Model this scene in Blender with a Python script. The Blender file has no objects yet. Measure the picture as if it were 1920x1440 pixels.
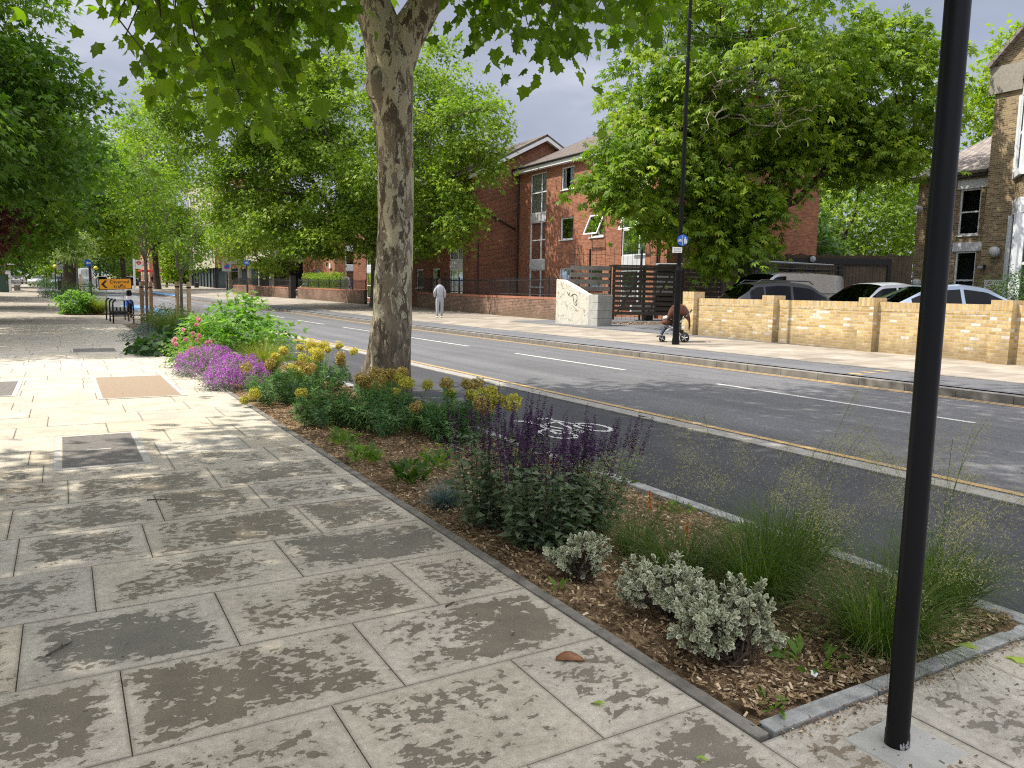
import bpy, math, random
import numpy as np
from mathutils import Vector, Matrix

S = bpy.context.scene
COL = S.collection
R = math.radians
rnd = random.Random(7)

# ---------------------------------------------------------------- camera, sky, sun, exposure
cam_d = bpy.data.cameras.new('camera')
cam = bpy.data.objects.new('camera', cam_d)
COL.objects.link(cam)
S.camera = cam
cam_d.sensor_width = 36.0
cam_d.lens = 36.0 * 1442.0 / 1920.0
cam_d.clip_start = 0.05
cam_d.clip_end = 3000
_yaw, _pitch, _roll = math.atan(840 / 1442.0), math.atan(0.118), 0.019
_f = Vector((math.sin(_yaw) * math.cos(_pitch), math.cos(_yaw) * math.cos(_pitch), -math.sin(_pitch)))
_r = Vector((math.cos(_yaw), -math.sin(_yaw), 0))
_u = _r.cross(_f)
_r2 = _r * math.cos(_roll) + _u * math.sin(_roll)
_u2 = _u * math.cos(_roll) - _r * math.sin(_roll)
cam.matrix_world = Matrix(((_r2.x, _u2.x, -_f.x, 0), (_r2.y, _u2.y, -_f.y, 0), (_r2.z, _u2.z, -_f.z, 1.5), (0, 0, 0, 1)))

SUN_EL, SUN_AZ = 58.0, -60.0          # azimuth from +Y towards +X
W = bpy.data.worlds.new('World')
S.world = W
W.use_nodes = True
nt = W.node_tree
nt.nodes.clear()
def N(nt, typ, **kw):
    n = nt.nodes.new(typ)
    for k, v in kw.items():
        if k.startswith('i_'):
            key = k[2:]
            n.inputs[int(key) if key.isdigit() else key.replace('_', ' ')].default_value = v
        else:
            setattr(n, k, v)
    return n
_out = N(nt, 'ShaderNodeOutputWorld')
_sky = N(nt, 'ShaderNodeTexSky', sky_type='NISHITA')
_sky.sun_disc = False
_sky.sun_elevation = R(SUN_EL)
_sky.sun_rotation = R(SUN_AZ)
_sky.dust_density = 2.0
_bgs = N(nt, 'ShaderNodeBackground', i_Strength=0.10)
nt.links.new(_sky.outputs[0], _bgs.inputs[0])
_tc = N(nt, 'ShaderNodeTexCoord')
_mp = N(nt, 'ShaderNodeMapping')
_mp.inputs['Scale'].default_value = (1.0, 1.0, 2.6)
_mp.inputs['Location'].default_value = (0.35, 0.1, 0.0)
nt.links.new(_tc.outputs['Generated'], _mp.inputs[0])
_n1 = N(nt, 'ShaderNodeTexNoise', i_Scale=2.1, i_Detail=7.0, i_Roughness=0.52)
nt.links.new(_mp.outputs[0], _n1.inputs[0])
_cr = N(nt, 'ShaderNodeValToRGB')
_e = _cr.color_ramp.elements
_e[0].position = 0.34; _e[0].color = (0.34, 0.385, 0.50, 1)
_e[1].position = 0.66; _e[1].color = (0.80, 0.83, 0.90, 1)
_e2 = _e.new(0.50); _e2.color = (0.46, 0.505, 0.63, 1)
nt.links.new(_n1.outputs[0], _cr.inputs[0])
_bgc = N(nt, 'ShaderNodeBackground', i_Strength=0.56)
# cloud colour scaled up and warmed overhead, as added fill from above the view
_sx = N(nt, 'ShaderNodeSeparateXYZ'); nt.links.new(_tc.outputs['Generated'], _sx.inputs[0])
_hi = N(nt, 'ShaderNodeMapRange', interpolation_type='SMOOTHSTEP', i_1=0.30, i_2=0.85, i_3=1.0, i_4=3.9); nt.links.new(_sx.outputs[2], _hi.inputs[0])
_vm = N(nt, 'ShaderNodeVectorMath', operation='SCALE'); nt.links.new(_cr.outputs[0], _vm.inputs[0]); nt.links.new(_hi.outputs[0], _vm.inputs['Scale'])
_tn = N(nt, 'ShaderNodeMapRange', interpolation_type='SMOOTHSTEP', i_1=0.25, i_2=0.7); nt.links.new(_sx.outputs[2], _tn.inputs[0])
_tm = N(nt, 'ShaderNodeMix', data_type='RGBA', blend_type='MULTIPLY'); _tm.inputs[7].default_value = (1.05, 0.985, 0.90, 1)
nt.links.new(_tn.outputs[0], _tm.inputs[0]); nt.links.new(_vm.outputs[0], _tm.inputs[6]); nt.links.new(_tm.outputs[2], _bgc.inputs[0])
_n2 = N(nt, 'ShaderNodeTexNoise', i_Scale=1.3, i_Detail=4.0)
nt.links.new(_mp.outputs[0], _n2.inputs[0])
_r2n = N(nt, 'ShaderNodeMapRange', i_1=0.30, i_2=0.42, i_3=0.75, i_4=1.0)
nt.links.new(_n2.outputs[0], _r2n.inputs[0])
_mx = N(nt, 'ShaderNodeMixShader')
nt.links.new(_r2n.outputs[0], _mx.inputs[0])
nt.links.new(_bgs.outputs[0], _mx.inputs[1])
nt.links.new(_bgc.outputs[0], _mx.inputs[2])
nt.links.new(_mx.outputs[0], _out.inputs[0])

sun_d = bpy.data.lights.new('sun', 'SUN')
sun_d.energy = 3.3
sun_d.angle = R(0.6)
sun_d.color = (1.0, 0.945, 0.86)
sun = bpy.data.objects.new('sun', sun_d)
COL.objects.link(sun)
_sd = Vector((math.sin(R(SUN_AZ)) * math.cos(R(SUN_EL)), math.cos(R(SUN_AZ)) * math.cos(R(SUN_EL)), math.sin(R(SUN_EL))))
sun.rotation_euler = _sd.to_track_quat('Z', 'Y').to_euler()
sun.location = _sd * 60

S.view_settings.view_transform = 'Standard'
S.view_settings.look = 'None'
S.view_settings.exposure = 0.90
S.view_settings.gamma = 1.0
S.cycles.max_bounces = 8
S.cycles.diffuse_bounces = 3
S.cycles.glossy_bounces = 3
S.cycles.transmission_bounces = 4
S.cycles.transparent_max_bounces = 8
S.cycles.caustics_reflective = False
S.cycles.caustics_refractive = False
S.cycles.use_denoising = False
S.cycles.filter_width = 1.15
S.cycles.sample_clamp_indirect = 4.0
S.cycles.use_adaptive_sampling = False

# ---------------------------------------------------------------- terrain functions
def rise(y):
    t = y - 35.0
    return 0.0 if t < 0 else 0.014 * t * t / (t + 12.0)
def far(x):
    return 0.0 if x < 12.6 else 0.11 + 0.03 * (min(x, 24.0) - 12.6)
def G(x, y):
    return rise(y) + far(x)
def bend(y):
    return 0.0 if y < 40 else -4.8 * (1 - math.exp(-((y - 40) / 35.0) ** 2))

# ---------------------------------------------------------------- object helpers
def tagp(o, label=None, cat=None, group=None, kind=None):
    if label: o['label'] = label
    if cat: o['category'] = cat
    if group: o['group'] = group
    if kind: o['kind'] = kind
    return o

def thing(name, label, cat, loc=(0, 0, 0), rz=0.0, group=None):
    o = bpy.data.objects.new(name, None)
    o.empty_display_size = 0.2
    COL.objects.link(o)
    o.location = loc
    o.rotation_euler = (0, 0, rz)
    return tagp(o, label, cat, group)

def root_of(o):
    while o.parent: o = o.parent
    return o

def copy_tree(o, parent=None):
    c = o.copy()
    COL.objects.link(c)
    if parent is not None: c.parent = parent
    for ch in list(o.children): copy_tree(ch, c)
    return c

def world_to_local(parent):
    r = root_of(parent)
    return (Matrix.Translation(r.location) @ Matrix.Rotation(r.rotation_euler.z, 4, 'Z')).inverted()

class MB:
    """collects shapes (world coordinates) and links them as ONE mesh object"""
    def __init__(s):
        s.v = []; s.f = []; s.m = []; s.uv = None
    def add(s, vs, fs, mi=0):
        used = sorted({i for f in fs for i in f})
        if len(used) < len(vs):
            mp_ = {o_: n_ for n_, o_ in enumerate(used)}
            vs = [vs[i] for i in used]; fs = [tuple(mp_[i] for i in f) for f in fs]
        b = len(s.v)
        s.v.extend([tuple(map(float, p)) for p in vs])
        s.f.extend([tuple(i + b for i in f) for f in fs])
        s.m.extend([mi] * len(fs))
        return s
    def box2(s, a, b, mi=0):
        x0, y0, z0 = a; x1, y1, z1 = b
        if x0 > x1: x0, x1 = x1, x0
        if y0 > y1: y0, y1 = y1, y0
        if z0 > z1: z0, z1 = z1, z0
        return s.add([(x0, y0, z0), (x1, y0, z0), (x1, y1, z0), (x0, y1, z0), (x0, y0, z1), (x1, y0, z1), (x1, y1, z1), (x0, y1, z1)],
                     [(0, 3, 2, 1), (4, 5, 6, 7), (0, 1, 5, 4), (1, 2, 6, 5), (2, 3, 7, 6), (3, 0, 4, 7)], mi)
    def box(s, c, size, rz=0.0, mi=0, M=None):
        hx, hy, hz = size[0] / 2, size[1] / 2, size[2] / 2
        cs, sn = math.cos(rz), math.sin(rz)
        P = []
        for z in (-hz, hz):
            for x, y in ((-hx, -hy), (hx, -hy), (hx, hy), (-hx, hy)):
                q = Vector((x, y, z))
                if M is not None: q = M @ q
                else: q = Vector((x * cs - y * sn, x * sn + y * cs, z))
                P.append((c[0] + q.x, c[1] + q.y, c[2] + q.z))
        return s.add(P, [(0, 3, 2, 1), (4, 5, 6, 7), (0, 1, 5, 4), (1, 2, 6, 5), (2, 3, 7, 6), (3, 0, 4, 7)], mi)
    def tube(s, pts, rad, n=8, mi=0, caps=True, flute=None):
        pts = [Vector(p) for p in pts]
        k = len(pts)
        if not isinstance(rad, (list, tuple)): rad = [rad] * k
        vs = []; ref = None
        for i, p in enumerate(pts):
            d = (pts[min(i + 1, k - 1)] - pts[max(i - 1, 0)])
            d = d.normalized() if d.length > 1e-9 else Vector((0, 0, 1))
            if ref is None:
                ref = Vector((1, 0, 0)) if abs(d.x) < 0.9 else Vector((0, 1, 0))
            a = (ref - d * ref.dot(d)).normalized(); b = d.cross(a); ref = a
            for j in range(n):
                t = 2 * math.pi * j / n
                r = rad[i] * (flute(i, t) if flute else 1.0)
                vs.append(p + a * (r * math.cos(t)) + b * (r * math.sin(t)))
        fs = []
        for i in range(k - 1):
            for j in range(n):
                j2 = (j + 1) % n
                fs.append((i * n + j, i * n + j2, (i + 1) * n + j2, (i + 1) * n + j))
        if caps:
            fs.append(tuple(range(n))[::-1]); fs.append(tuple(range((k - 1) * n, k * n)))
        return s.add(vs, fs, mi)
    def lathe(s, prof, c=(0, 0, 0), n=16, mi=0):
        vs = []; k = len(prof)
        for r, z in prof:
            for j in range(n):
                t = 2 * math.pi * j / n
                vs.append((c[0] + r * math.cos(t), c[1] + r * math.sin(t), c[2] + z))
        fs = [(i * n + j, i * n + (j + 1) % n, (i + 1) * n + (j + 1) % n, (i + 1) * n + j) for i in range(k - 1) for j in range(n)]
        fs.append(tuple(range(n))[::-1]); fs.append(tuple(range((k - 1) * n, k * n)))
        return s.add(vs, fs, mi)
    def ball(s, c, r, nu=10, nv=7, mi=0):
        if not isinstance(r, (list, tuple)): r = (r, r, r)
        vs = [(c[0], c[1], c[2] - r[2])]
        for i in range(1, nv):
            a = -math.pi / 2 + math.pi * i / nv
            for j in range(nu):
                t = 2 * math.pi * j / nu
                vs.append((c[0] + r[0] * math.cos(a) * math.cos(t), c[1] + r[1] * math.cos(a) * math.sin(t), c[2] + r[2] * math.sin(a)))
        vs.append((c[0], c[1], c[2] + r[2]))
        fs = [(0, 1 + (j + 1) % nu, 1 + j) for j in range(nu)]
        for i in range(nv - 2):
            for j in range(nu):
                j2 = (j + 1) % nu
                fs.append((1 + i * nu + j, 1 + i * nu + j2, 1 + (i + 1) * nu + j2, 1 + (i + 1) * nu + j))
        b = 1 + (nv - 2) * nu; L = len(vs) - 1
        fs += [(b + j, b + (j + 1) % nu, L) for j in range(nu)]
        return s.add(vs, fs, mi)
    def prism(s, poly, fr, mi=0):
        """poly: list of (a,b); fr(a,b,t) -> point, t = 0 / 1 are the two ends"""
        n = len(poly)
        vs = [fr(a, b, 0) for a, b in poly] + [fr(a, b, 1) for a, b in poly]
        fs = [tuple(range(n)), tuple(range(2 * n - 1, n - 1, -1))]
        fs += [(i, i + n, (i + 1) % n + n, (i + 1) % n) for i in range(n)]
        return s.add(vs, fs, mi)
    def disc(s, c, nrm, r, n=20, th=0.006, mi=0):
        nrm = Vector(nrm).normalized(); c = Vector(c)
        return s.tube([c - nrm * th / 2, c + nrm * th / 2], r, n, mi)
    def build(s, name, mats, parent=None, smooth=False, bevel=0.0, seg=1, label=None, cat=None, group=None, kind=None, solid=0.0, fixn=True):
        if not isinstance(mats, (list, tuple)): mats = [mats]
        me = bpy.data.meshes.new(name)
        V = np.array(s.v, dtype=np.float64).reshape(-1, 3)
        uvs = box_uv(V, s.f)
        o = bpy.data.objects.new(name, me)
        COL.objects.link(o)
        if parent is not None:
            o.parent = parent
            M = np.array(world_to_local(parent))
            V = V @ M[:3, :3].T + M[:3, 3]
        else:
            c = np.array([(V[:, 0].min() + V[:, 0].max()) / 2, (V[:, 1].min() + V[:, 1].max()) / 2, V[:, 2].min()])
            if kind != 'structure':
                o.location = c
                V = V - c
        me.from_pydata(V.tolist(), [], s.f)
        for m in mats: me.materials.append(m)
        if len(mats) > 1: me.polygons.foreach_set('material_index', s.m)
        ul = me.uv_layers.new(name='UVMap')
        ul.data.foreach_set('uv', uvs.ravel())
        if fixn:
            import bmesh
            bm = bmesh.new(); bm.from_mesh(me)
            bmesh.ops.recalc_face_normals(bm, faces=bm.faces)
            bm.to_mesh(me); bm.free()
        if smooth:
            me.polygons.foreach_set('use_smooth', [True] * len(me.polygons))
            try: me.set_sharp_from_angle(angle=R(40))
            except Exception: pass
        me.update()
        if solid:
            md = o.modifiers.new('solid', 'SOLIDIFY'); md.thickness = solid
        if bevel:
            md = o.modifiers.new('bevel', 'BEVEL'); md.width = bevel; md.segments = seg; md.limit_method = 'ANGLE'; md.angle_limit = R(35)
        return tagp(o, label, cat, group, kind)

def box_uv(V, F):
    out = []
    for f in F:
        P = V[list(f)]
        n = np.zeros(3)
        for i in range(len(f)):
            a = P[i]; b = P[(i + 1) % len(f)]
            n += np.cross(a, b)
        L = np.linalg.norm(n)
        n = n / L if L > 1e-12 else np.array([0, 0, 1.0])
        if abs(n[2]) > 0.75:
            out.append(P[:, :2])
        else:
            t = np.array([-n[1], n[0], 0.0]); t /= max(np.linalg.norm(t), 1e-9)
            if abs(t[0]) > abs(t[1]):
                if t[0] < 0: t = -t
            elif t[1] < 0: t = -t
            vv = P[:, 2] / max(math.sqrt(1 - n[2] ** 2), 0.3)
            out.append(np.stack([P @ t, vv], 1))
    return np.concatenate(out).astype(np.float32) if out else np.zeros((0, 2), np.float32)

def text_mesh(name, txt, size, mat, parent, M, thick=0.002, align='CENTER', sx=1.0):
    """lettering as thin mesh; M maps text plane (x right, y up, z out) to world"""
    cu = bpy.data.curves.new('lettering', 'FONT')
    cu.body = txt; cu.size = size; cu.align_x = align; cu.align_y = 'CENTER'; cu.extrude = thick / 2
    cu.resolution_u = 2
    t = bpy.data.objects.new('lettering', cu)
    COL.objects.link(t)
    dg = bpy.context.evaluated_depsgraph_get()
    me = bpy.data.meshes.new_from_object(t.evaluated_get(dg))
    bpy.data.objects.remove(t)
    me.transform(Matrix.Diagonal((sx, 1, 1, 1)))
    me.transform(world_to_local(parent) @ M)
    me.materials.clear(); me.materials.append(mat)
    o = bpy.data.objects.new(name, me)
    COL.objects.link(o)
    o.parent = parent
    return o

def frame_M(origin, right, up):
    r = Vector(right).normalized(); u = Vector(up).normalized(); n = r.cross(u)
    return Matrix(((r.x, u.x, n.x, origin[0]), (r.y, u.y, n.y, origin[1]), (r.z, u.z, n.z, origin[2]), (0, 0, 0, 1)))

# ---------------------------------------------------------------- materials
MATS = {}
def new_mat(name):
    m = bpy.data.materials.new(name); m.use_nodes = True
    t = m.node_tree; t.nodes.clear()
    o = N(t, 'ShaderNodeOutputMaterial')
    b = N(t, 'ShaderNodeBsdfPrincipled')
    t.links.new(b.outputs[0], o.inputs[0])
    MATS[name] = m
    return m, t, b, o

def ramp(t, fac, stops, interp='LINEAR'):
    c = N(t, 'ShaderNodeValToRGB'); c.color_ramp.interpolation = interp
    e = c.color_ramp.elements
    e[0].position, e[0].color = stops[0][0], (*stops[0][1], 1)
    e[1].position, e[1].color = stops[-1][0], (*stops[-1][1], 1)
    for p, col in stops[1:-1]:
        k = e.new(p); k.color = (*col, 1)
    t.links.new(fac, c.inputs[0])
    return c.outputs[0]

def noise(t, vec, scale, detail=4.0, rough=0.55, dist=0.0):
    n = N(t, 'ShaderNodeTexNoise', i_Scale=scale, i_Detail=detail, i_Roughness=rough, i_Distortion=dist)
    if vec is not None: t.links.new(vec, n.inputs[0])
    return n.outputs[0]

def mixc(t, fac, a, b, mode='MIX'):
    m = N(t, 'ShaderNodeMix', data_type='RGBA', blend_type=mode)
    for idx, v in ((0, fac), (6, a), (7, b)):
        if isinstance(v, (int, float)): m.inputs[idx].default_value = v
        elif isinstance(v, tuple): m.inputs[idx].default_value = (*v, 1)
        else: t.links.new(v, m.inputs[idx])
    return m.outputs[2]

def mth(t, op, a, b=None, c=None):
    m = N(t, 'ShaderNodeMath', operation=op)
    for i, v in enumerate((a, b, c)):
        if v is None: continue
        if isinstance(v, (int, float)): m.inputs[i].default_value = v
        else: t.links.new(v, m.inputs[i])
    return m.outputs[0]

def bump(t, b, h, strength=0.3, dist=0.01):
    n = N(t, 'ShaderNodeBump', i_Strength=strength, i_Distance=dist)
    t.links.new(h, n.inputs['Height'])
    t.links.new(n.outputs[0], b.inputs['Normal'])

def tex(t, which='Object'):
    return N(t, 'ShaderNodeTexCoord').outputs[which]

def simple(name, col, rough=0.6, metal=0.0, var=0.12, scale=12.0, bmp=0.0, coat=0.0, spec=0.5):
    m, t, b, o = new_mat(name)
    v = tex(t)
    n = noise(t, v, scale, 5)
    lo = tuple(c * (1 - var) for c in col); hi = tuple(min(1, c * (1 + var)) for c in col)
    t.links.new(ramp(t, n, [(0.3, lo), (0.7, hi)]), b.inputs['Base Color'])
    b.inputs['Roughness'].default_value = rough
    b.inputs['Metallic'].default_value = metal
    b.inputs['Coat Weight'].default_value = coat
    b.inputs['Specular IOR Level'].default_value = spec
    if bmp: bump(t, b, noise(t, v, scale * 4, 6), bmp, 0.01)
    return m

def attr(t, name):
    return N(t, 'ShaderNodeAttribute', attribute_name=name)

# --- paving slabs with drying rain
def paving_mat():
    m, t, b, o = new_mat('paving_stone')
    v = tex(t)
    a_tint = attr(t, 'tint').outputs['Fac']
    a_wet = attr(t, 'wet').outputs['Fac']
    uv = N(t, 'ShaderNodeUVMap', uv_map='edge_a').outputs[0]
    uv2 = N(t, 'ShaderNodeUVMap', uv_map='edge_b').outputs[0]
    s1 = N(t, 'ShaderNodeSeparateXYZ'); t.links.new(uv, s1.inputs[0])
    s2 = N(t, 'ShaderNodeSeparateXYZ'); t.links.new(uv2, s2.inputs[0])
    e = mth(t, 'MINIMUM', mth(t, 'MINIMUM', s1.outputs[0], s1.outputs[1]), mth(t, 'MINIMUM', s2.outputs[0], s2.outputs[1]))
    # base dry colour per slab
    dry = ramp(t, a_tint, [(0.0, (0.52, 0.475, 0.385)), (0.35, (0.56, 0.51, 0.425)), (0.6, (0.49, 0.46, 0.40)), (0.8, (0.56, 0.495, 0.39)), (1.0, (0.53, 0.49, 0.415))])
    nb = noise(t, v, 2.6, 6, 0.6)
    dry = mixc(t, 1.0, dry, ramp(t, nb, [(0.3, (0.80, 0.78, 0.74)), (0.7, (1.12, 1.10, 1.06))]), 'MULTIPLY')
    nf = noise(t, v, 160, 4, 0.7)
    dry = mixc(t, 1.0, dry, ramp(t, nf, [(0.3, (0.74, 0.74, 0.74)), (0.7, (1.18, 1.18, 1.18))]), 'MULTIPLY')
    dry = mixc(t, 1.0, dry, ramp(t, noise(t, v, 28, 5, 0.65), [(0.3, (0.80, 0.79, 0.77)), (0.62, (1.08, 1.08, 1.08))]), 'MULTIPLY')
    wetc = ramp(t, a_tint, [(0.0, (0.165, 0.137, 0.095)), (0.4, (0.185, 0.157, 0.115)), (0.65, (0.155, 0.142, 0.112)), (1.0, (0.205, 0.156, 0.098))])
    wetc = mixc(t, 1.0, wetc, ramp(t, noise(t, v, 5, 5), [(0.3, (0.80, 0.80, 0.80)), (0.7, (1.18, 1.16, 1.12))]), 'MULTIPLY')
    wetc = mixc(t, 1.0, wetc, ramp(t, nf, [(0.3, (0.78,) * 3), (0.7, (1.16,) * 3)]), 'MULTIPLY')
    # wet mask: large pools + scattered drying patches
    mp = N(t, 'ShaderNodeMapping'); t.links.new(v, mp.inputs[0]); mp.inputs['Scale'].default_value = (1.0, 1.25, 1)
    off = N(t, 'ShaderNodeVectorMath', operation='ADD'); t.links.new(mp.outputs[0], off.inputs[0])
    cmb = N(t, 'ShaderNodeCombineXYZ'); t.links.new(mth(t, 'MULTIPLY', a_tint, 37.0), cmb.inputs[2]); t.links.new(cmb.outputs[0], off.inputs[1])
    big = noise(t, off.outputs[0], 2.0, 3, 0.5)
    mid = noise(t, off.outputs[0], 17.0, 3, 0.5, 0.5)
    fin = noise(t, off.outputs[0], 45.0, 2, 0.5, 0.3)
    s = mth(t, 'ADD', mth(t, 'MULTIPLY', big, 0.62), mth(t, 'MULTIPLY', mid, 0.82))
    s = mth(t, 'ADD', s, mth(t, 'MULTIPLY', fin, 0.28))
    edge = N(t, 'ShaderNodeMapRange', interpolation_type='SMOOTHSTEP', i_1=0.0, i_2=0.13, i_3=-0.26, i_4=0.0); t.links.new(e, edge.inputs[0])
    s = mth(t, 'ADD', mth(t, 'ADD', s, edge.outputs[0]), mth(t, 'SUBTRACT', a_wet, 0.5))
    mr = N(t, 'ShaderNodeMapRange', interpolation_type='SMOOTHSTEP', i_1=0.824, i_2=0.837, i_3=0.0, i_4=1.0); t.links.new(s, mr.inputs[0])
    wet = mr.outputs[0]
    dampmr = N(t, 'ShaderNodeMapRange', interpolation_type='SMOOTHSTEP', i_1=0.62, i_2=0.85, i_3=0.0, i_4=0.24); t.links.new(s, dampmr.inputs[0])
    col = mixc(t, dampmr.outputs[0], dry, wetc)
    col = mixc(t, mth(t, 'MULTIPLY', wet, 0.9), col, wetc)
    # dirt specks
    sp = N(t, 'ShaderNodeTexVoronoi', i_Scale=26.0); t.links.new(v, sp.inputs[0])
    spm = mth(t, 'LESS_THAN', sp.outputs[0], 0.07)
    spm = mth(t, 'MULTIPLY', spm, mth(t, 'GREATER_THAN', noise(t, v, 9), 0.52))
    col = mixc(t, mth(t, 'MULTIPLY', spm, 0.6), col, (0.09, 0.07, 0.05))
    # grime along the joints
    jg = N(t, 'ShaderNodeMapRange', interpolation_type='SMOOTHSTEP', i_1=0.0, i_2=0.018, i_3=0.45, i_4=0.0); t.links.new(e, jg.inputs[0])
    col = mixc(t, jg.outputs[0], col, (0.20, 0.17, 0.13))
    t.links.new(col, b.inputs['Base Color'])
    rr = N(t, 'ShaderNodeMapRange', i_3=0.85, i_4=0.55); t.links.new(wet, rr.inputs[0])
    t.links.new(rr.outputs[0], b.inputs['Roughness'])
    b.inputs['Specular IOR Level'].default_value = 0.3
    bump(t, b, mth(t, 'ADD', nf, mth(t, 'MULTIPLY', nb, 1.5)), 0.18, 0.006)
    return m
paving_mat()

def tarmac(name, c, speck=0.5, patch=0.25):
    m, t, b, o = new_mat(name)
    v = tex(t)
    n1 = noise(t, v, 120, 3, 0.8)
    n2 = noise(t, v, 0.5, 5, 0.6)
    vo = N(t, 'ShaderNodeTexVoronoi', i_Scale=70.0); t.links.new(v, vo.inputs[0])
    lo = tuple(x * (1 - speck) for x in c); hi = tuple(x * (1 + speck) for x in c)
    col = ramp(t, n1, [(0.3, lo), (0.72, hi)])
    col = mixc(t, 1.0, col, ramp(t, vo.outputs['Color'], [(0.0, (0.75, 0.75, 0.75)), (1.0, (1.3, 1.3, 1.3))]), 'MULTIPLY')
    col = mixc(t, 1.0, col, ramp(t, n2, [(0.3, (1 - patch,) * 3), (0.7, (1 + patch,) * 3)]), 'MULTIPLY')
    mp = N(t, 'ShaderNodeMapping'); t.links.new(v, mp.inputs[0]); mp.inputs['Scale'].default_value = (1.6, 0.05, 1)
    n3 = noise(t, mp.outputs[0], 1.0, 3)
    col = mixc(t, 1.0, col, ramp(t, n3, [(0.35, (0.80, 0.80, 0.80)), (0.65, (1.14, 1.14, 1.14))]), 'MULTIPLY')
    cw = N(t, 'ShaderNodeTexVoronoi', feature='DISTANCE_TO_EDGE', i_Scale=0.32)
    wv = N(t, 'ShaderNodeVectorMath', operation='MULTIPLY_ADD'); nz = N(t, 'ShaderNodeTexNoise', i_Scale=1.5, i_Detail=6.0); t.links.new(v, nz.inputs[0]); t.links.new(nz.outputs['Color'], wv.inputs[0]); wv.inputs[1].default_value = (1.4,) * 3; t.links.new(v, wv.inputs[2]); t.links.new(wv.outputs[0], cw.inputs[0])
    ck = mth(t, 'MULTIPLY', mth(t, 'LESS_THAN', cw.outputs[0], 0.004), mth(t, 'GREATER_THAN', n2, 0.5))
    col = mixc(t, mth(t, 'MULTIPLY', ck, .6), col, (0.03, 0.03, 0.03))
    sp = N(t, 'ShaderNodeTexVoronoi', i_Scale=3.0); t.links.new(v, sp.inputs[0])
    col = mixc(t, mth(t, 'MULTIPLY', mth(t, 'LESS_THAN', sp.outputs[0], 0.022), .8), col, (0.34, 0.33, 0.30))
    t.links.new(col, b.inputs['Base Color'])
    b.inputs['Roughness'].default_value = 0.82
    b.inputs['Specular IOR Level'].default_value = 0.35
    bump(t, b, n1, 0.5, 0.008)
    return m
tarmac('road_tarmac', (0.122, 0.121, 0.122), 0.45, 0.12)
tarmac('cycle_tarmac', (0.056, 0.056, 0.06), 0.5, 0.15)
tarmac('far_tarmac', (0.14, 0.14, 0.145), 0.4, 0.15)

def brick(name, c1, c2, mortar, bw=0.225, rh=0.075, ms=0.010, var=0.5, bias=0.0, stain=0.2, extra=None, extra_amt=0.0, foot=0.0):
    m, t, b, o = new_mat(name)
    uv = tex(t, 'UV')
    ob = tex(t)
    br = N(t, 'ShaderNodeTexBrick', offset=0.5)
    t.links.new(uv, br.inputs[0])
    br.inputs['Color1'].default_value = (0, 0, 0, 1); br.inputs['Color2'].default_value = (1, 1, 1, 1); br.inputs['Mortar'].default_value = (0.5, 0.5, 0.5, 1)
    br.inputs['Scale'].default_value = 1.0
    br.inputs['Mortar Size'].default_value = ms
    br.inputs['Mortar Smooth'].default_value = 0.15
    br.inputs['Bias'].default_value = bias
    br.inputs['Brick Width'].default_value = bw
    br.inputs['Row Height'].default_value = rh
    stops = [(0.0, c1), (1.0, c2)]
    if extra: stops = [(0.0, c1), (1.0 - extra_amt - 0.02, c2), (1.0 - extra_amt, extra), (1.0, extra)]
    bc = ramp(t, br.outputs['Color'], stops)
    nz = noise(t, ob, 18, 5)
    bc = mixc(t, 1.0, bc, ramp(t, nz, [(0.3, (0.8, 0.8, 0.8)), (0.7, (1.18, 1.18, 1.18))]), 'MULTIPLY')
    mm = mixc(t, br.outputs['Fac'], bc, mortar)
    st = noise(t, ob, 0.7, 6, 0.65)
    mm = mixc(t, 1.0, mm, ramp(t, st, [(0.3, (1 - stain,) * 3), (0.7, (1 + stain * 0.6,) * 3)]), 'MULTIPLY')
    if foot:
        sz = N(t, 'ShaderNodeSeparateXYZ'); t.links.new(ob, sz.inputs[0])
        mpf = N(t, 'ShaderNodeMapping'); t.links.new(ob, mpf.inputs[0]); mpf.inputs['Scale'].default_value = (1, 1, .35)
        fr = N(t, 'ShaderNodeMapRange', interpolation_type='SMOOTHSTEP', i_1=0.0, i_2=0.5, i_3=foot, i_4=0.0)
        t.links.new(mth(t, 'SUBTRACT', sz.outputs[2], mth(t, 'MULTIPLY', mth(t, 'SUBTRACT', noise(t, mpf.outputs[0], 2.5, 5, .65), .42), 1.3)), fr.inputs[0])
        mm = mixc(t, fr.outputs[0], mm, (0.16, 0.12, 0.075))
    t.links.new(mm, b.inputs['Base Color'])
    b.inputs['Roughness'].default_value = 0.9
    b.inputs['Specular IOR Level'].default_value = 0.2
    h = mth(t, 'SUBTRACT', mth(t, 'MULTIPLY', nz, 0.4), br.outputs['Fac'])
    bump(t, b, h, 0.5, 0.008)
    return m
brick('red_brick', (0.165, 0.047, 0.024), (0.33, 0.107, 0.052), (0.27, 0.19, 0.14), ms=0.012)
brick('orange_brick', (0.26, 0.085, 0.043), (0.49, 0.19, 0.095), (0.29, 0.20, 0.145), ms=0.012)
brick('old_red_brick', (0.14, 0.07, 0.048), (0.29, 0.155, 0.108), (0.33, 0.28, 0.22), stain=0.45, foot=0.6)
brick('yellow_brick', (0.46, 0.305, 0.115), (0.66, 0.50, 0.245), (0.52, 0.45, 0.33), stain=0.2, foot=0.55, extra=(0.72, 0.66, 0.56), extra_amt=0.05)
brick('stock_brick', (0.16, 0.105, 0.052), (0.40, 0.285, 0.145), (0.40, 0.35, 0.27), stain=0.25)

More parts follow.
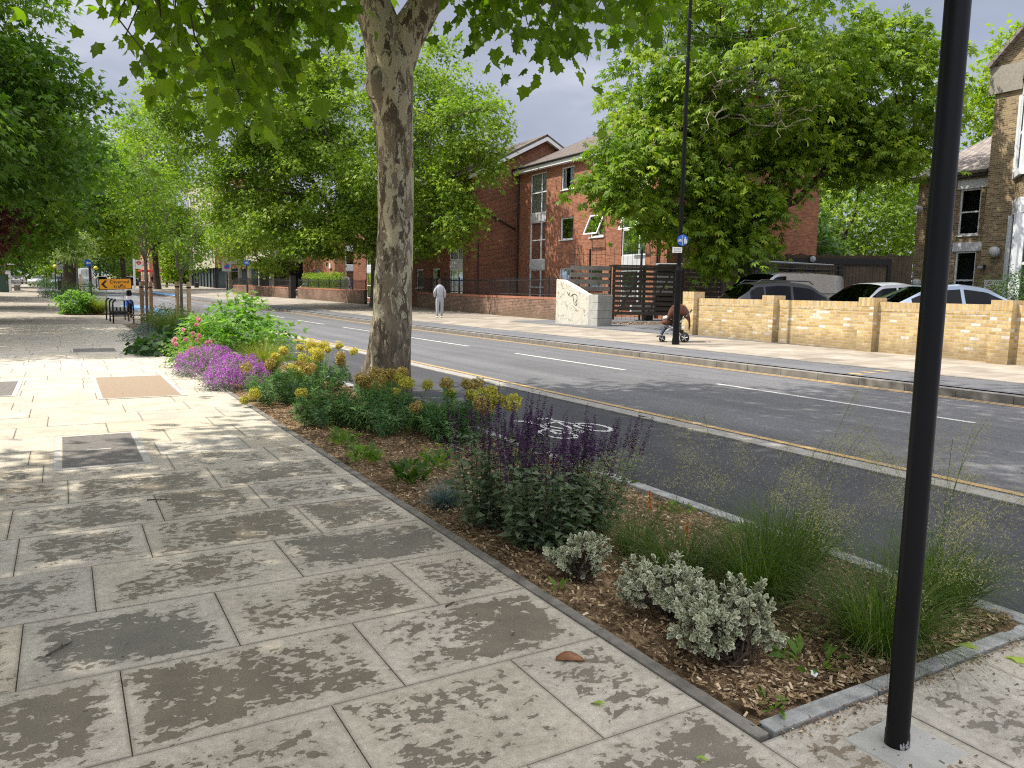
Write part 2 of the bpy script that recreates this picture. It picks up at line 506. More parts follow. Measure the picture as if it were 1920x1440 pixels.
def roof_mat(name, c1, c2, w=0.3, hgt=0.2):
    m, t, b, o = new_mat(name)
    br = N(t, 'ShaderNodeTexBrick', offset=0.5)
    t.links.new(tex(t, 'UV'), br.inputs[0])
    br.inputs['Color1'].default_value = (*c1, 1); br.inputs['Color2'].default_value = (*c2, 1)
    br.inputs['Mortar'].default_value = (c1[0] * .35, c1[1] * .35, c1[2] * .35, 1)
    br.inputs['Scale'].default_value = 1.0; br.inputs['Mortar Size'].default_value = 0.012
    br.inputs['Brick Width'].default_value = w; br.inputs['Row Height'].default_value = hgt
    col = mixc(t, 1.0, br.outputs[0], ramp(t, noise(t, tex(t), 3, 6), [(0.3, (0.75,) * 3), (0.7, (1.2,) * 3)]), 'MULTIPLY')
    t.links.new(col, b.inputs['Base Color'])
    b.inputs['Roughness'].default_value = 0.85
    bump(t, b, mth(t, 'SUBTRACT', 1.0, br.outputs['Fac']), 0.6, 0.02)
    return m
roof_mat('brown_roof_tile', (0.10, 0.078, 0.062), (0.15, 0.115, 0.09))
roof_mat('grey_slate', (0.20, 0.17, 0.15), (0.30, 0.25, 0.21), 0.35, 0.24)

def render_mat():
    m, t, b, o = new_mat('flaking_render')
    v = tex(t)
    n = noise(t, v, 2.2, 8, 0.7)
    n2 = noise(t, v, 14, 6, 0.7)
    col = ramp(t, n2, [(0.3, (0.50, 0.47, 0.38)), (0.6, (0.66, 0.63, 0.53))])
    patch = ramp(t, n, [(0.36, (1, 1, 1)), (0.395, (0, 0, 0))])
    col = mixc(t, patch, col, ramp(t, n2, [(0.3, (0.24, 0.17, 0.10)), (0.7, (0.42, 0.31, 0.18))]))
    w = N(t, 'ShaderNodeTexVoronoi', feature='DISTANCE_TO_EDGE', i_Scale=1.4)
    mp = N(t, 'ShaderNodeVectorMath', operation='ADD'); t.links.new(v, mp.inputs[0])
    nn = N(t, 'ShaderNodeTexNoise', i_Scale=3.0, i_Detail=5.0); t.links.new(v, nn.inputs[0])
    t.links.new(nn.outputs['Color'], mp.inputs[1]); t.links.new(mp.outputs[0], w.inputs[0])
    col = mixc(t, mth(t, 'LESS_THAN', w.outputs[0], 0.010), col, (0.20, 0.16, 0.11))
    t.links.new(col, b.inputs['Base Color']); b.inputs['Roughness'].default_value = 0.9
    bump(t, b, mth(t, 'ADD', n2, mth(t, 'MULTIPLY', patch, -0.7)), 0.4, 0.02)
render_mat()

def wood_mat(name, c1, c2, axis=2, sc=1.0):
    m, t, b, o = new_mat(name)
    v = tex(t)
    mp = N(t, 'ShaderNodeMapping'); t.links.new(v, mp.inputs[0])
    s = [14.0 * sc] * 3; s[axis] = 0.7 * sc
    mp.inputs['Scale'].default_value = s
    n = noise(t, mp.outputs[0], 2.0, 6, 0.65)
    n2 = noise(t, v, 1.3, 4)
    col = ramp(t, n, [(0.3, c1), (0.7, c2)])
    col = mixc(t, 1.0, col, ramp(t, n2, [(0.3, (0.75,) * 3), (0.7, (1.25,) * 3)]), 'MULTIPLY')
    t.links.new(col, b.inputs['Base Color']); b.inputs['Roughness'].default_value = 0.85
    b.inputs['Specular IOR Level'].default_value = 0.25
    bump(t, b, n, 0.3, 0.01)
    return m
wood_mat('dark_slats', (0.065, 0.054, 0.046), (0.15, 0.126, 0.107), 0)
wood_mat('grey_boards', (0.22, 0.195, 0.17), (0.42, 0.375, 0.33), 0)
wood_mat('fence_boards', (0.13, 0.095, 0.065), (0.24, 0.185, 0.13), 2)
wood_mat('stake_wood', (0.36, 0.265, 0.14), (0.52, 0.40, 0.23), 2)
wood_mat('brown_stake_wood', (0.20, 0.13, 0.075), (0.34, 0.235, 0.14), 2)

def plane_bark():
    m, t, b, o = new_mat('plane_bark')
    v = tex(t)
    mp = N(t, 'ShaderNodeMapping'); t.links.new(v, mp.inputs[0]); mp.inputs['Scale'].default_value = (1.0, 1.0, 0.36)
    dn = N(t, 'ShaderNodeTexNoise', i_Scale=9.0, i_Detail=4.0); t.links.new(mp.outputs[0], dn.inputs[0])
    wv = N(t, 'ShaderNodeVectorMath', operation='MULTIPLY_ADD'); t.links.new(dn.outputs['Color'], wv.inputs[0]); wv.inputs[1].default_value = (0.22,) * 3; t.links.new(mp.outputs[0], wv.inputs[2])
    def layer(scale, lo, hi, seed):
        n = N(t, 'ShaderNodeTexNoise', noise_dimensions='4D', i_Scale=scale, i_Detail=5.0, i_Roughness=0.6, i_W=seed)
        t.links.new(wv.outputs[0], n.inputs[0])
        mr = N(t, 'ShaderNodeMapRange', interpolation_type='SMOOTHSTEP', i_1=lo, i_2=hi); t.links.new(n.outputs[0], mr.inputs[0])
        return mr.outputs[0]
    fine = noise(t, v, 60, 6, 0.7)
    l1 = layer(5.5, 0.50, 0.512, 1.0)
    l2 = layer(8.5, 0.545, 0.556, 5.0)
    l3 = layer(10.0, 0.60, 0.610, 9.0)
    l4 = layer(11.0, 0.66, 0.675, 13.0)
    col = mixc(t, l1, (0.52, 0.47, 0.33), (0.25, 0.21, 0.152))
    col = mixc(t, l2, col, (0.125, 0.098, 0.072))
    col = mixc(t, l3, col, (0.62, 0.58, 0.45))
    col = mixc(t, l4, col, (0.40, 0.26, 0.10))
    # rough dark old bark near the foot
    sx = N(t, 'ShaderNodeSeparateXYZ'); t.links.new(v, sx.inputs[0])
    foot = N(t, 'ShaderNodeMapRange', interpolation_type='SMOOTHSTEP', i_1=0.30, i_2=1.0, i_3=1.0, i_4=0.0)
    t.links.new(mth(t, 'ADD', sx.outputs[2], mth(t, 'MULTIPLY', mth(t, 'SUBTRACT', dn.outputs[0], 0.5), 2.4)), foot.inputs[0])
    mpb = N(t, 'ShaderNodeMapping'); t.links.new(v, mpb.inputs[0]); mpb.inputs['Scale'].default_value = (14, 14, 3.0)
    rid = noise(t, mpb.outputs[0], 1.5, 5, 0.6)
    col = mixc(t, mth(t, 'MULTIPLY', foot.outputs[0], 0.85), col, ramp(t, rid, [(0.35, (0.055, 0.04, 0.03)), (0.65, (0.22, 0.175, 0.13))]))
    col = mixc(t, 1.0, col, ramp(t, fine, [(0.3, (0.82,) * 3), (0.7, (1.15,) * 3)]), 'MULTIPLY')
    t.links.new(col, b.inputs['Base Color']); b.inputs['Roughness'].default_value = 0.88; b.inputs['Specular IOR Level'].default_value = 0.2
    hgt = mth(t, 'ADD', mth(t, 'MULTIPLY', l2, 0.35), mth(t, 'MULTIPLY', l1, 0.3))
    hgt = mth(t, 'ADD', mth(t, 'SUBTRACT', hgt, mth(t, 'MULTIPLY', l3, 0.4)), mth(t, 'MULTIPLY', mth(t, 'MULTIPLY', rid, foot.outputs[0]), 2.5))
    bump(t, b, mth(t, 'ADD', hgt, mth(t, 'MULTIPLY', fine, 0.2)), 0.6, 0.02)
plane_bark()
def bark(name, c1, c2):
    m, t, b, o = new_mat(name)
    v = tex(t)
    mp = N(t, 'ShaderNodeMapping'); t.links.new(v, mp.inputs[0]); mp.inputs['Scale'].default_value = (9, 9, 1.6)
    n = noise(t, mp.outputs[0], 1.6, 6, 0.65)
    t.links.new(ramp(t, n, [(0.35, c1), (0.68, c2)]), b.inputs['Base Color'])
    b.inputs['Roughness'].default_value = 0.92; b.inputs['Specular IOR Level'].default_value = 0.15
    bump(t, b, n, 0.7, 0.03)
bark('dark_bark', (0.045, 0.035, 0.026), (0.14, 0.11, 0.08))
bark('grey_bark', (0.10, 0.085, 0.068), (0.25, 0.215, 0.17))
bark('pale_twig', (0.30, 0.26, 0.19), (0.50, 0.44, 0.33))

def leaf_mat(name, stops, trans=0.36, tcol=None, rough=0.5, spec=0.22):
    """stops: natural leaf-to-leaf colour range by the 'tint' attribute"""
    m, t, b, o = new_mat(name)
    a = attr(t, 'tint').outputs['Fac']
    col = ramp(t, a, stops)
    t.links.new(col, b.inputs['Base Color'])
    b.inputs['Roughness'].default_value = rough
    b.inputs['Specular IOR Level'].default_value = spec
    tr = N(t, 'ShaderNodeBsdfTranslucent')
    k = tcol or (1.5, 1.75, 0.55)
    t.links.new(mixc(t, 1.0, col, k, 'MULTIPLY'), tr.inputs[0])
    mx = N(t, 'ShaderNodeMixShader'); mx.inputs[0].default_value = trans
    t.links.new(b.outputs[0], mx.inputs[1]); t.links.new(tr.outputs[0], mx.inputs[2])
    t.links.new(mx.outputs[0], o.inputs[0])
    return m
leaf_mat('plane_leaf', [(0, (0.075, 0.135, 0.010)), (0.6, (0.135, 0.225, 0.016)), (1, (0.22, 0.31, 0.024))], 0.5)
leaf_mat('far_plane_leaf', [(0, (0.104, 0.174, 0.020)), (0.6, (0.189, 0.283, 0.032)), (1, (0.320, 0.393, 0.048))])
leaf_mat('chestnut_leaf', [(0, (0.078, 0.148, 0.011)), (0.6, (0.166, 0.257, 0.018)), (1, (0.312, 0.390, 0.029))])
leaf_mat('maple_leaf', [(0, (0.041, 0.095, 0.010)), (0.6, (0.084, 0.166, 0.017)), (1, (0.186, 0.260, 0.021))])
leaf_mat('lime_leaf', [(0, (0.122, 0.206, 0.014)), (0.6, (0.216, 0.318, 0.021)), (1, (0.359, 0.427, 0.032))])
leaf_mat('copper_leaf', [(0, (0.025, 0.009, 0.009)), (1, (0.075, 0.018, 0.017))], 0.35, (1.6, 0.7, 0.6))
leaf_mat('young_tree_leaf', [(0, (0.084, 0.165, 0.020)), (1, (0.204, 0.308, 0.045))])
leaf_mat('variegated_leaf', [(0, (0.16, 0.22, 0.07)), (1, (0.38, 0.42, 0.22))])
leaf_mat('bush_leaf', [(0, (0.03, 0.075, 0.016)), (1, (0.10, 0.17, 0.035))])
leaf_mat('mallow_leaf', [(0, (0.091, 0.209, 0.035)), (0.6, (0.156, 0.297, 0.050)), (1, (0.273, 0.396, 0.080))], 0.4)
leaf_mat('dark_leaf', [(0, (0.028, 0.07, 0.022)), (1, (0.075, 0.14, 0.04))], 0.3)
leaf_mat('salvia_leaf', [(0, (0.095, 0.145, 0.072)), (0.7, (0.165, 0.215, 0.115)), (1, (0.26, 0.30, 0.185))], 0.3, (1.3, 1.5, 0.8))
leaf_mat('salvia_stem', [(0, (0.04, 0.03, 0.035)), (1, (0.09, 0.075, 0.05))], 0.0)
leaf_mat('salvia_flower', [(0, (0.034, 0.010, 0.042)), (1, (0.115, 0.036, 0.135))], 0.2, (1.2, 0.8, 1.4))
leaf_mat('grass_leaf', [(0, (0.050, 0.090, 0.016)), (0.6, (0.095, 0.152, 0.028)), (1, (0.240, 0.257, 0.104))], 0.35)
leaf_mat('olive_grass', [(0, (0.12, 0.15, 0.02)), (1, (0.32, 0.33, 0.075))], 0.35)
leaf_mat('plume', [(0, (0.330, 0.315, 0.135)), (1, (0.690, 0.630, 0.300))], 0.35, (1.1, 1.1, 0.8))
leaf_mat('blue_grass', [(0, (0.075, 0.13, 0.12)), (1, (0.19, 0.26, 0.23))], 0.2, (1, 1.1, 1))
leaf_mat('euphorbia_leaf', [(0, (0.070, 0.152, 0.055)), (0.6, (0.127, 0.238, 0.080)), (1, (0.240, 0.370, 0.130))], 0.3, (1.2, 1.5, 0.8))
leaf_mat('euphorbia_flower', [(0, (0.38, 0.34, 0.05)), (0.5, (0.54, 0.50, 0.075)), (1, (0.66, 0.64, 0.12))], 0.3, (1.1, 1.1, 0.7))
leaf_mat('rust_flower', [(0, (0.30, 0.21, 0.055)), (0.6, (0.52, 0.41, 0.12)), (1, (0.60, 0.52, 0.16))], 0.25, (1.1, 1, 0.7))
leaf_mat('yellow_flower', [(0, (0.55, 0.47, 0.07)), (1, (0.74, 0.68, 0.14))], 0.3, (1.1, 1.1, 0.6))
leaf_mat('purple_flower', [(0, (0.36, 0.07, 0.40)), (0.6, (0.52, 0.14, 0.56)), (1, (0.68, 0.30, 0.70))], 0.3, (1.2, 0.9, 1.3))
leaf_mat('pink_flower', [(0, (0.714, 0.240, 0.324)), (1, (0.861, 0.540, 0.540))], 0.3, (1.1, 0.9, 0.9))
leaf_mat('grey_leaf', [(0, (0.14, 0.18, 0.12)), (1, (0.30, 0.34, 0.26))], 0.2, (1, 1.1, 0.9))
leaf_mat('orange_flower', [(0, (0.62, 0.09, 0.02)), (1, (0.80, 0.24, 0.04))], 0.25, (1.1, 0.9, 0.7))
leaf_mat('chestnut_flower', [(0, (0.42, 0.28, 0.22)), (1, (0.66, 0.50, 0.42))], 0.25, (1, 1, 1))
leaf_mat('weed_leaf', [(0, (0.08, 0.17, 0.025)), (1, (0.22, 0.33, 0.06))], 0.35)
leaf_mat('fallen_leaf', [(0, (0.30, 0.42, 0.06)), (1, (0.45, 0.55, 0.10))], 0.3)
leaf_mat('litter', [(0, (0.05, 0.036, 0.022)), (0.7, (0.17, 0.11, 0.06)), (1, (0.36, 0.28, 0.15))], 0.0)
leaf_mat('bark_chip', [(0, (0.114, 0.070, 0.038)), (0.4, (0.264, 0.170, 0.090)), (0.8, (0.480, 0.342, 0.192)), (1, (0.720, 0.576, 0.384))], 0.0, None, 0.9, 0.15)

def hebe_leaf():
    m, t, b, o = new_mat('silver_edged_leaf')
    e = attr(t, 'edge').outputs['Fac']; a = attr(t, 'tint').outputs['Fac']
    mid = ramp(t, a, [(0, (0.15, 0.20, 0.10)), (1, (0.28, 0.32, 0.18))])
    rim = ramp(t, a, [(0, (0.54, 0.54, 0.36)), (1, (0.72, 0.70, 0.50))])
    f = N(t, 'ShaderNodeMapRange', i_1=0.5, i_2=0.85); t.links.new(e, f.inputs[0])
    t.links.new(mixc(t, f.outputs[0], mid, rim), b.inputs['Base Color'])
    b.inputs['Roughness'].default_value = 0.45
hebe_leaf()

def mulch():
    m, t, b, o = new_mat('bark_mulch')
    v = tex(t)
    mp = N(t, 'ShaderNodeMapping'); t.links.new(v, mp.inputs[0]); mp.inputs['Scale'].default_value = (1, 0.6, 1); mp.inputs['Rotation'].default_value = (0, 0, 0.6)
    vo = N(t, 'ShaderNodeTexVoronoi', i_Scale=55.0); t.links.new(mp.outputs[0], vo.inputs[0])
    n = noise(t, v, 3, 5)
    col = ramp(t, vo.outputs['Color'], [(0.1, (0.10, 0.065, 0.038)), (0.5, (0.25, 0.168, 0.095)), (0.9, (0.43, 0.315, 0.19))])
    col = mixc(t, 1.0, col, ramp(t, n, [(0.35, (0.6, 0.58, 0.56)), (0.65, (1.2, 1.15, 1.1))]), 'MULTIPLY')
    t.links.new(col, b.inputs['Base Color']); b.inputs['Roughness'].default_value = 0.95; b.inputs['Specular IOR Level'].default_value = 0.1
    bump(t, b, mth(t, 'ADD', vo.outputs['Distance'], noise(t, v, 90, 4)), 0.9, 0.02)
mulch()

def paint_worn(name, col, under, wear=0.42):
    m, t, b, o = new_mat(name)
    v = tex(t)
    n = noise(t, v, 45, 6, 0.75)
    n2 = noise(t, v, 2.0, 4)
    f = mth(t, 'ADD', mth(t, 'MULTIPLY', n, 0.7), mth(t, 'MULTIPLY', n2, 0.3))
    mr = N(t, 'ShaderNodeMapRange', i_1=wear - 0.05, i_2=wear + 0.04); t.links.new(f, mr.inputs[0])
    t.links.new(mixc(t, mr.outputs[0], under, col), b.inputs['Base Color'])
    b.inputs['Roughness'].default_value = 0.7
paint_worn('white_line', (0.58, 0.56, 0.50), (0.20, 0.20, 0.20), 0.46)
paint_worn('yellow_line', (0.50, 0.31, 0.10), (0.22, 0.19, 0.15), 0.47)
paint_worn('white_symbol', (0.60, 0.59, 0.55), (0.15, 0.15, 0.15), 0.38)
paint_worn('blue_surface', (0.12, 0.27, 0.48), (0.12, 0.2, 0.3), 0.36)

simple('kerb_concrete', (0.30, 0.28, 0.245), 0.85, var=0.22, scale=6, bmp=0.3)
simple('granite_kerb', (0.33, 0.325, 0.30), 0.8, var=0.35, scale=11, bmp=0.5)
simple('dirty_edging', (0.19, 0.17, 0.14), 0.9, var=0.5, scale=7, bmp=0.5)
simple('old_kerb', (0.20, 0.185, 0.16), 0.85, var=0.3, scale=4, bmp=0.4)
simple('joint_sand', (0.24, 0.20, 0.15), 0.95, var=0.3, scale=20)
simple('cover_iron', (0.15, 0.132, 0.115), 0.75, var=0.25, scale=20, bmp=0.3)
simple('cover_tan', (0.29, 0.215, 0.14), 0.85, var=0.15, scale=40, bmp=0.3)
simple('cover_frame', (0.46, 0.43, 0.38), 0.7, var=0.15, scale=10)
simple('pad_concrete', (0.40, 0.385, 0.34), 0.85, var=0.12, scale=8, bmp=0.3)
simple('black_paint', (0.006, 0.006, 0.0065), 0.34, var=0.2, scale=3, spec=0.22)
simple('bare_steel_edge', (0.32, 0.32, 0.31), 0.5, var=0.5, scale=30)
simple('black_iron', (0.022, 0.021, 0.021), 0.5, var=0.2, scale=6)
simple('galvanised', (0.38, 0.40, 0.41), 0.45, 0.6, var=0.15, scale=8)
simple('white_paint', (0.74, 0.75, 0.76), 0.5, var=0.06, scale=3)
simple('white_upvc', (0.80, 0.81, 0.82), 0.4, var=0.05, scale=3)
simple('panel_white', (0.60, 0.61, 0.61), 0.6, var=0.08, scale=3)
simple('dark_room', (0.03, 0.03, 0.033), 0.9, var=0.3, scale=2)
simple('curtain', (0.78, 0.81, 0.82), 0.9, var=0.3, scale=8)
simple('brown_blind', (0.24, 0.12, 0.075), 0.9, var=0.3, scale=6)
simple('sign_orange', (0.95, 0.40, 0.02), 0.45, var=0.04, scale=3)
simple('sign_black', (0.015, 0.015, 0.015), 0.5)
simple('sign_blue', (0.025, 0.12, 0.50), 0.4, var=0.05, scale=3)
simple('sign_white', (0.72, 0.72, 0.72), 0.45, var=0.04, scale=3)
simple('sign_yellow', (0.78, 0.62, 0.03), 0.45, var=0.04, scale=3)
simple('sign_red_letter', (0.42, 0.06, 0.08), 0.5)
simple('sign_red', (0.55, 0.04, 0.04), 0.45)
simple('sign_grey', (0.36, 0.37, 0.38), 0.6)
simple('lichen_green', (0.16, 0.19, 0.07), 0.9)
simple('rubber', (0.018, 0.018, 0.018), 0.8)
simple('alloy', (0.42, 0.43, 0.44), 0.35, 0.7)
simple('plastic_black', (0.02, 0.02, 0.022), 0.55)
simple('skin_brown', (0.075, 0.04, 0.028), 0.55)
simple('hair_black', (0.008, 0.007, 0.007), 0.8)
simple('grey_marl', (0.42, 0.44, 0.48), 0.9, var=0.1, scale=14, bmp=0.2)
simple('grey_jogger', (0.37, 0.39, 0.43), 0.9, var=0.1, scale=14, bmp=0.2)
simple('white_shoe', (0.72, 0.72, 0.70), 0.6)
simple('dark_cloth', (0.018, 0.018, 0.022), 0.9, var=0.2)
simple('blue_cloth', (0.05, 0.07, 0.12), 0.9, var=0.2)
simple('red_cloth', (0.35, 0.03, 0.03), 0.8)
simple('brown_blanket', (0.105, 0.042, 0.024), 0.95, var=0.35, scale=14, bmp=0.4)
simple('cream_cloth', (0.55, 0.53, 0.44), 0.9)
simple('rust_brown', (0.20, 0.09, 0.04), 0.8, var=0.3)
simple('cream_render', (0.56, 0.47, 0.32), 0.85, var=0.06, scale=2)
simple('beige_panel', (0.47, 0.42, 0.33), 0.85, var=0.08, scale=2)
simple('orange_render', (0.50, 0.22, 0.12), 0.85, var=0.08)
simple('shop_glass', (0.10, 0.135, 0.135), 0.15, var=0.3, scale=0.6)
simple('tower_white', (0.62, 0.69, 0.78), 0.6, var=0.05, scale=0.3)
simple('tower_blue', (0.20, 0.32, 0.48), 0.35, var=0.1, scale=0.3)
simple('concrete_block', (0.42, 0.41, 0.37), 0.9, var=0.15, scale=5, bmp=0.4)
simple('lamp_globe', (0.55, 0.56, 0.54), 0.35, var=0.03)
simple('stone_trim', (0.30, 0.27, 0.22), 0.85, var=0.2)
simple('lead_dark', (0.06, 0.055, 0.05), 0.7)
simple('steel_tube', (0.55, 0.56, 0.58), 0.3, 0.6, var=0.1)
simple('orange_plastic', (0.62, 0.12, 0.03), 0.5)
simple('ground_soil', (0.14, 0.12, 0.09), 0.95, var=0.3, scale=3)
simple('light_clear', (0.55, 0.56, 0.57), 0.15, coat=1.0, var=0.1)
simple('light_red', (0.30, 0.015, 0.012), 0.2, coat=1.0)
simple('brown_leaf_dry', (0.26, 0.115, 0.05), 0.7, var=0.3, scale=40)
simple('bottle_green', (0.02, 0.05, 0.03), 0.5)
def car_paint(name, col, metal=0.35, rough=0.3, coat=0.8):
    m, t, b, o = new_mat(name)
    n = noise(t, tex(t), 6, 4)
    t.links.new(ramp(t, n, [(0.3, tuple(c * 0.93 for c in col)), (0.7, tuple(c * 1.05 for c in col))]), b.inputs['Base Color'])
    b.inputs['Metallic'].default_value = metal; b.inputs['Roughness'].default_value = rough
    b.inputs['Coat Weight'].default_value = coat; b.inputs['Coat Roughness'].default_value = 0.06
car_paint('paint_silver_blue', (0.30, 0.36, 0.44), 0.5)
car_paint('paint_dark_grey', (0.014, 0.015, 0.017), 0.1, 0.35, 0.3)
car_paint('paint_white', (0.50, 0.51, 0.52), 0.2)
car_paint('paint_silver', (0.34, 0.345, 0.34), 0.5)
car_paint('paint_dark_blue', (0.03, 0.04, 0.07), 0.3)
def glass(name, tint=(0.55, 0.62, 0.62), refl=0.12, dark=0.0):
    m, t, b, o = new_mat(name)
    tr = N(t, 'ShaderNodeBsdfTransparent'); tr.inputs[0].default_value = (*tint, 1)
    gl = N(t, 'ShaderNodeBsdfGlossy'); gl.inputs['Roughness'].default_value = 0.03; gl.inputs[0].default_value = (0.9, 0.95, 1.0, 1)
    fr = N(t, 'ShaderNodeFresnel', i_IOR=1.42)
    mx = N(t, 'ShaderNodeMixShader')
    t.links.new(mth(t, 'MAXIMUM', mth(t, 'ADD', fr.outputs[0], refl), 0.0), mx.inputs[0])
    t.links.new(tr.outputs[0], mx.inputs[1]); t.links.new(gl.outputs[0], mx.inputs[2])
    t.links.new(mx.outputs[0], o.inputs[0])
glass('window_glass', (0.85, 0.88, 0.87), -0.015)
glass('car_glass', (0.05, 0.06, 0.06), -0.015)
M = MATS

# ================================================================ GROUND, ROADS, PAVEMENTS
def grid_sheet(name, xs, ys, z, mat, kind='structure', bendit=True, jitter=0.0):
    V, F = [], []
    for y in ys:
        for x in xs:
            V.append((x + (bend(y) if bendit else 0), y, z(x, y) + (rnd.uniform(-jitter, jitter) if jitter else 0)))
    n = len(xs)
    for i in range(len(ys) - 1):
        for j in range(n - 1):
            F.append((i * n + j, i * n + j + 1, (i + 1) * n + j + 1, (i + 1) * n + j))
    mb = MB(); mb.add(V, F)
    return mb.build(name, mat, kind=kind, smooth=True)

def steps(a, b, d):
    n = max(1, int(round((b - a) / d)))
    return [a + (b - a) * i / n for i in range(n + 1)]
YS = steps(-12, 40, 4) + steps(40, 200, 5)[1:] + steps(200, 420, 20)[1:]
grid_sheet('ground', steps(-700, 700, 70), [-300, -100, -12, 35] + steps(35, 420, 25)[1:] + [600, 900, 1500], lambda x, y: rise(y) - 0.35, M['ground_soil'], bendit=False)
grid_sheet('cycle_lane', [3.90, 6.12], [y for y in YS if y <= 40] + [42], lambda x, y: G(x, y) - 0.014, M['cycle_tarmac'])
def road_z(x): return -0.004 - 0.042 * (x - 6.36) / 6.1 + 0.03 * max(0, 1 - abs(x - 9.4) / 3.1)
ROADX = [6.36, 7.6, 9.4, 11, 12.52]
grid_sheet('road', ROADX, YS, lambda x, y: rise(y) + road_z(x), M['road_tarmac'])
grid_sheet('cycle_track', [12.72, 14.0], YS, lambda x, y: G(x, y) - 0.012, M['far_tarmac'])
grid_sheet('road', [2.0, 6.37], [43] + [y for y in YS if y > 43], lambda x, y: G(x, y) - 0.012, M['road_tarmac'])

# far footway: pale slabs by a brick-pattern material
def flag_mat():
    m, t, b, o = new_mat('far_flags')
    br = N(t, 'ShaderNodeTexBrick', offset=0.5)
    t.links.new(tex(t), br.inputs[0])
    br.inputs['Color1'].default_value = (0.25, 0.222, 0.185, 1); br.inputs['Color2'].default_value = (0.38, 0.34, 0.288, 1); br.inputs['Mortar'].default_value = (0.25, 0.22, 0.18, 1)
    br.inputs['Scale'].default_value = 1.0; br.inputs['Mortar Size'].default_value = 0.012; br.inputs['Brick Width'].default_value = 0.9; br.inputs['Row Height'].default_value = 0.68
    n = noise(t, tex(t), 1.6, 5, 0.6)
    c = mixc(t, 1.0, br.outputs[0], ramp(t, n, [(0.3, (0.74, 0.71, 0.66)), (0.7, (1.12, 1.1, 1.06))]), 'MULTIPLY')
    t.links.new(c, b.inputs['Base Color']); b.inputs['Roughness'].default_value = 0.9; b.inputs['Specular IOR Level'].default_value = 0.2
flag_mat()
grid_sheet('far_pavement', [14.0, 17, 21], [y for y in YS if y <= 60] , lambda x, y: G(x, y), M['far_flags'])
grid_sheet('far_pavement', [14.0, 17, 20, 24, 40], [60] + [y for y in YS if y > 60], lambda x, y: G(x, y), M['far_flags'])
grid_sheet('car_park', [17.2, 24, 45], steps(-6, 30, 6), lambda x, y: G(x, y) + 0.006, M['far_tarmac'])
grid_sheet('forecourt', [21.0, 30, 45], steps(30, 60, 6), lambda x, y: G(x, y) - 0.004, M['far_tarmac'])
grid_sheet('pavement', [-14, -9, -4, 2.07], [34] + [y for y in YS if y > 34], lambda x, y: G(x, y), M['far_flags'])
grid_sheet('pavement', [2.05, 3.90], [34, 38, 42], lambda x, y: G(x, y), M['far_flags'])
grid_sheet('pavement', [-14, -7], [-10, 10, 34], lambda x, y: G(x, y), M['far_flags'])
grid_sheet('cycle_lane', [3.9, 6.12], [42, 44], lambda x, y: G(x, y) - 0.014, M['cycle_tarmac'])

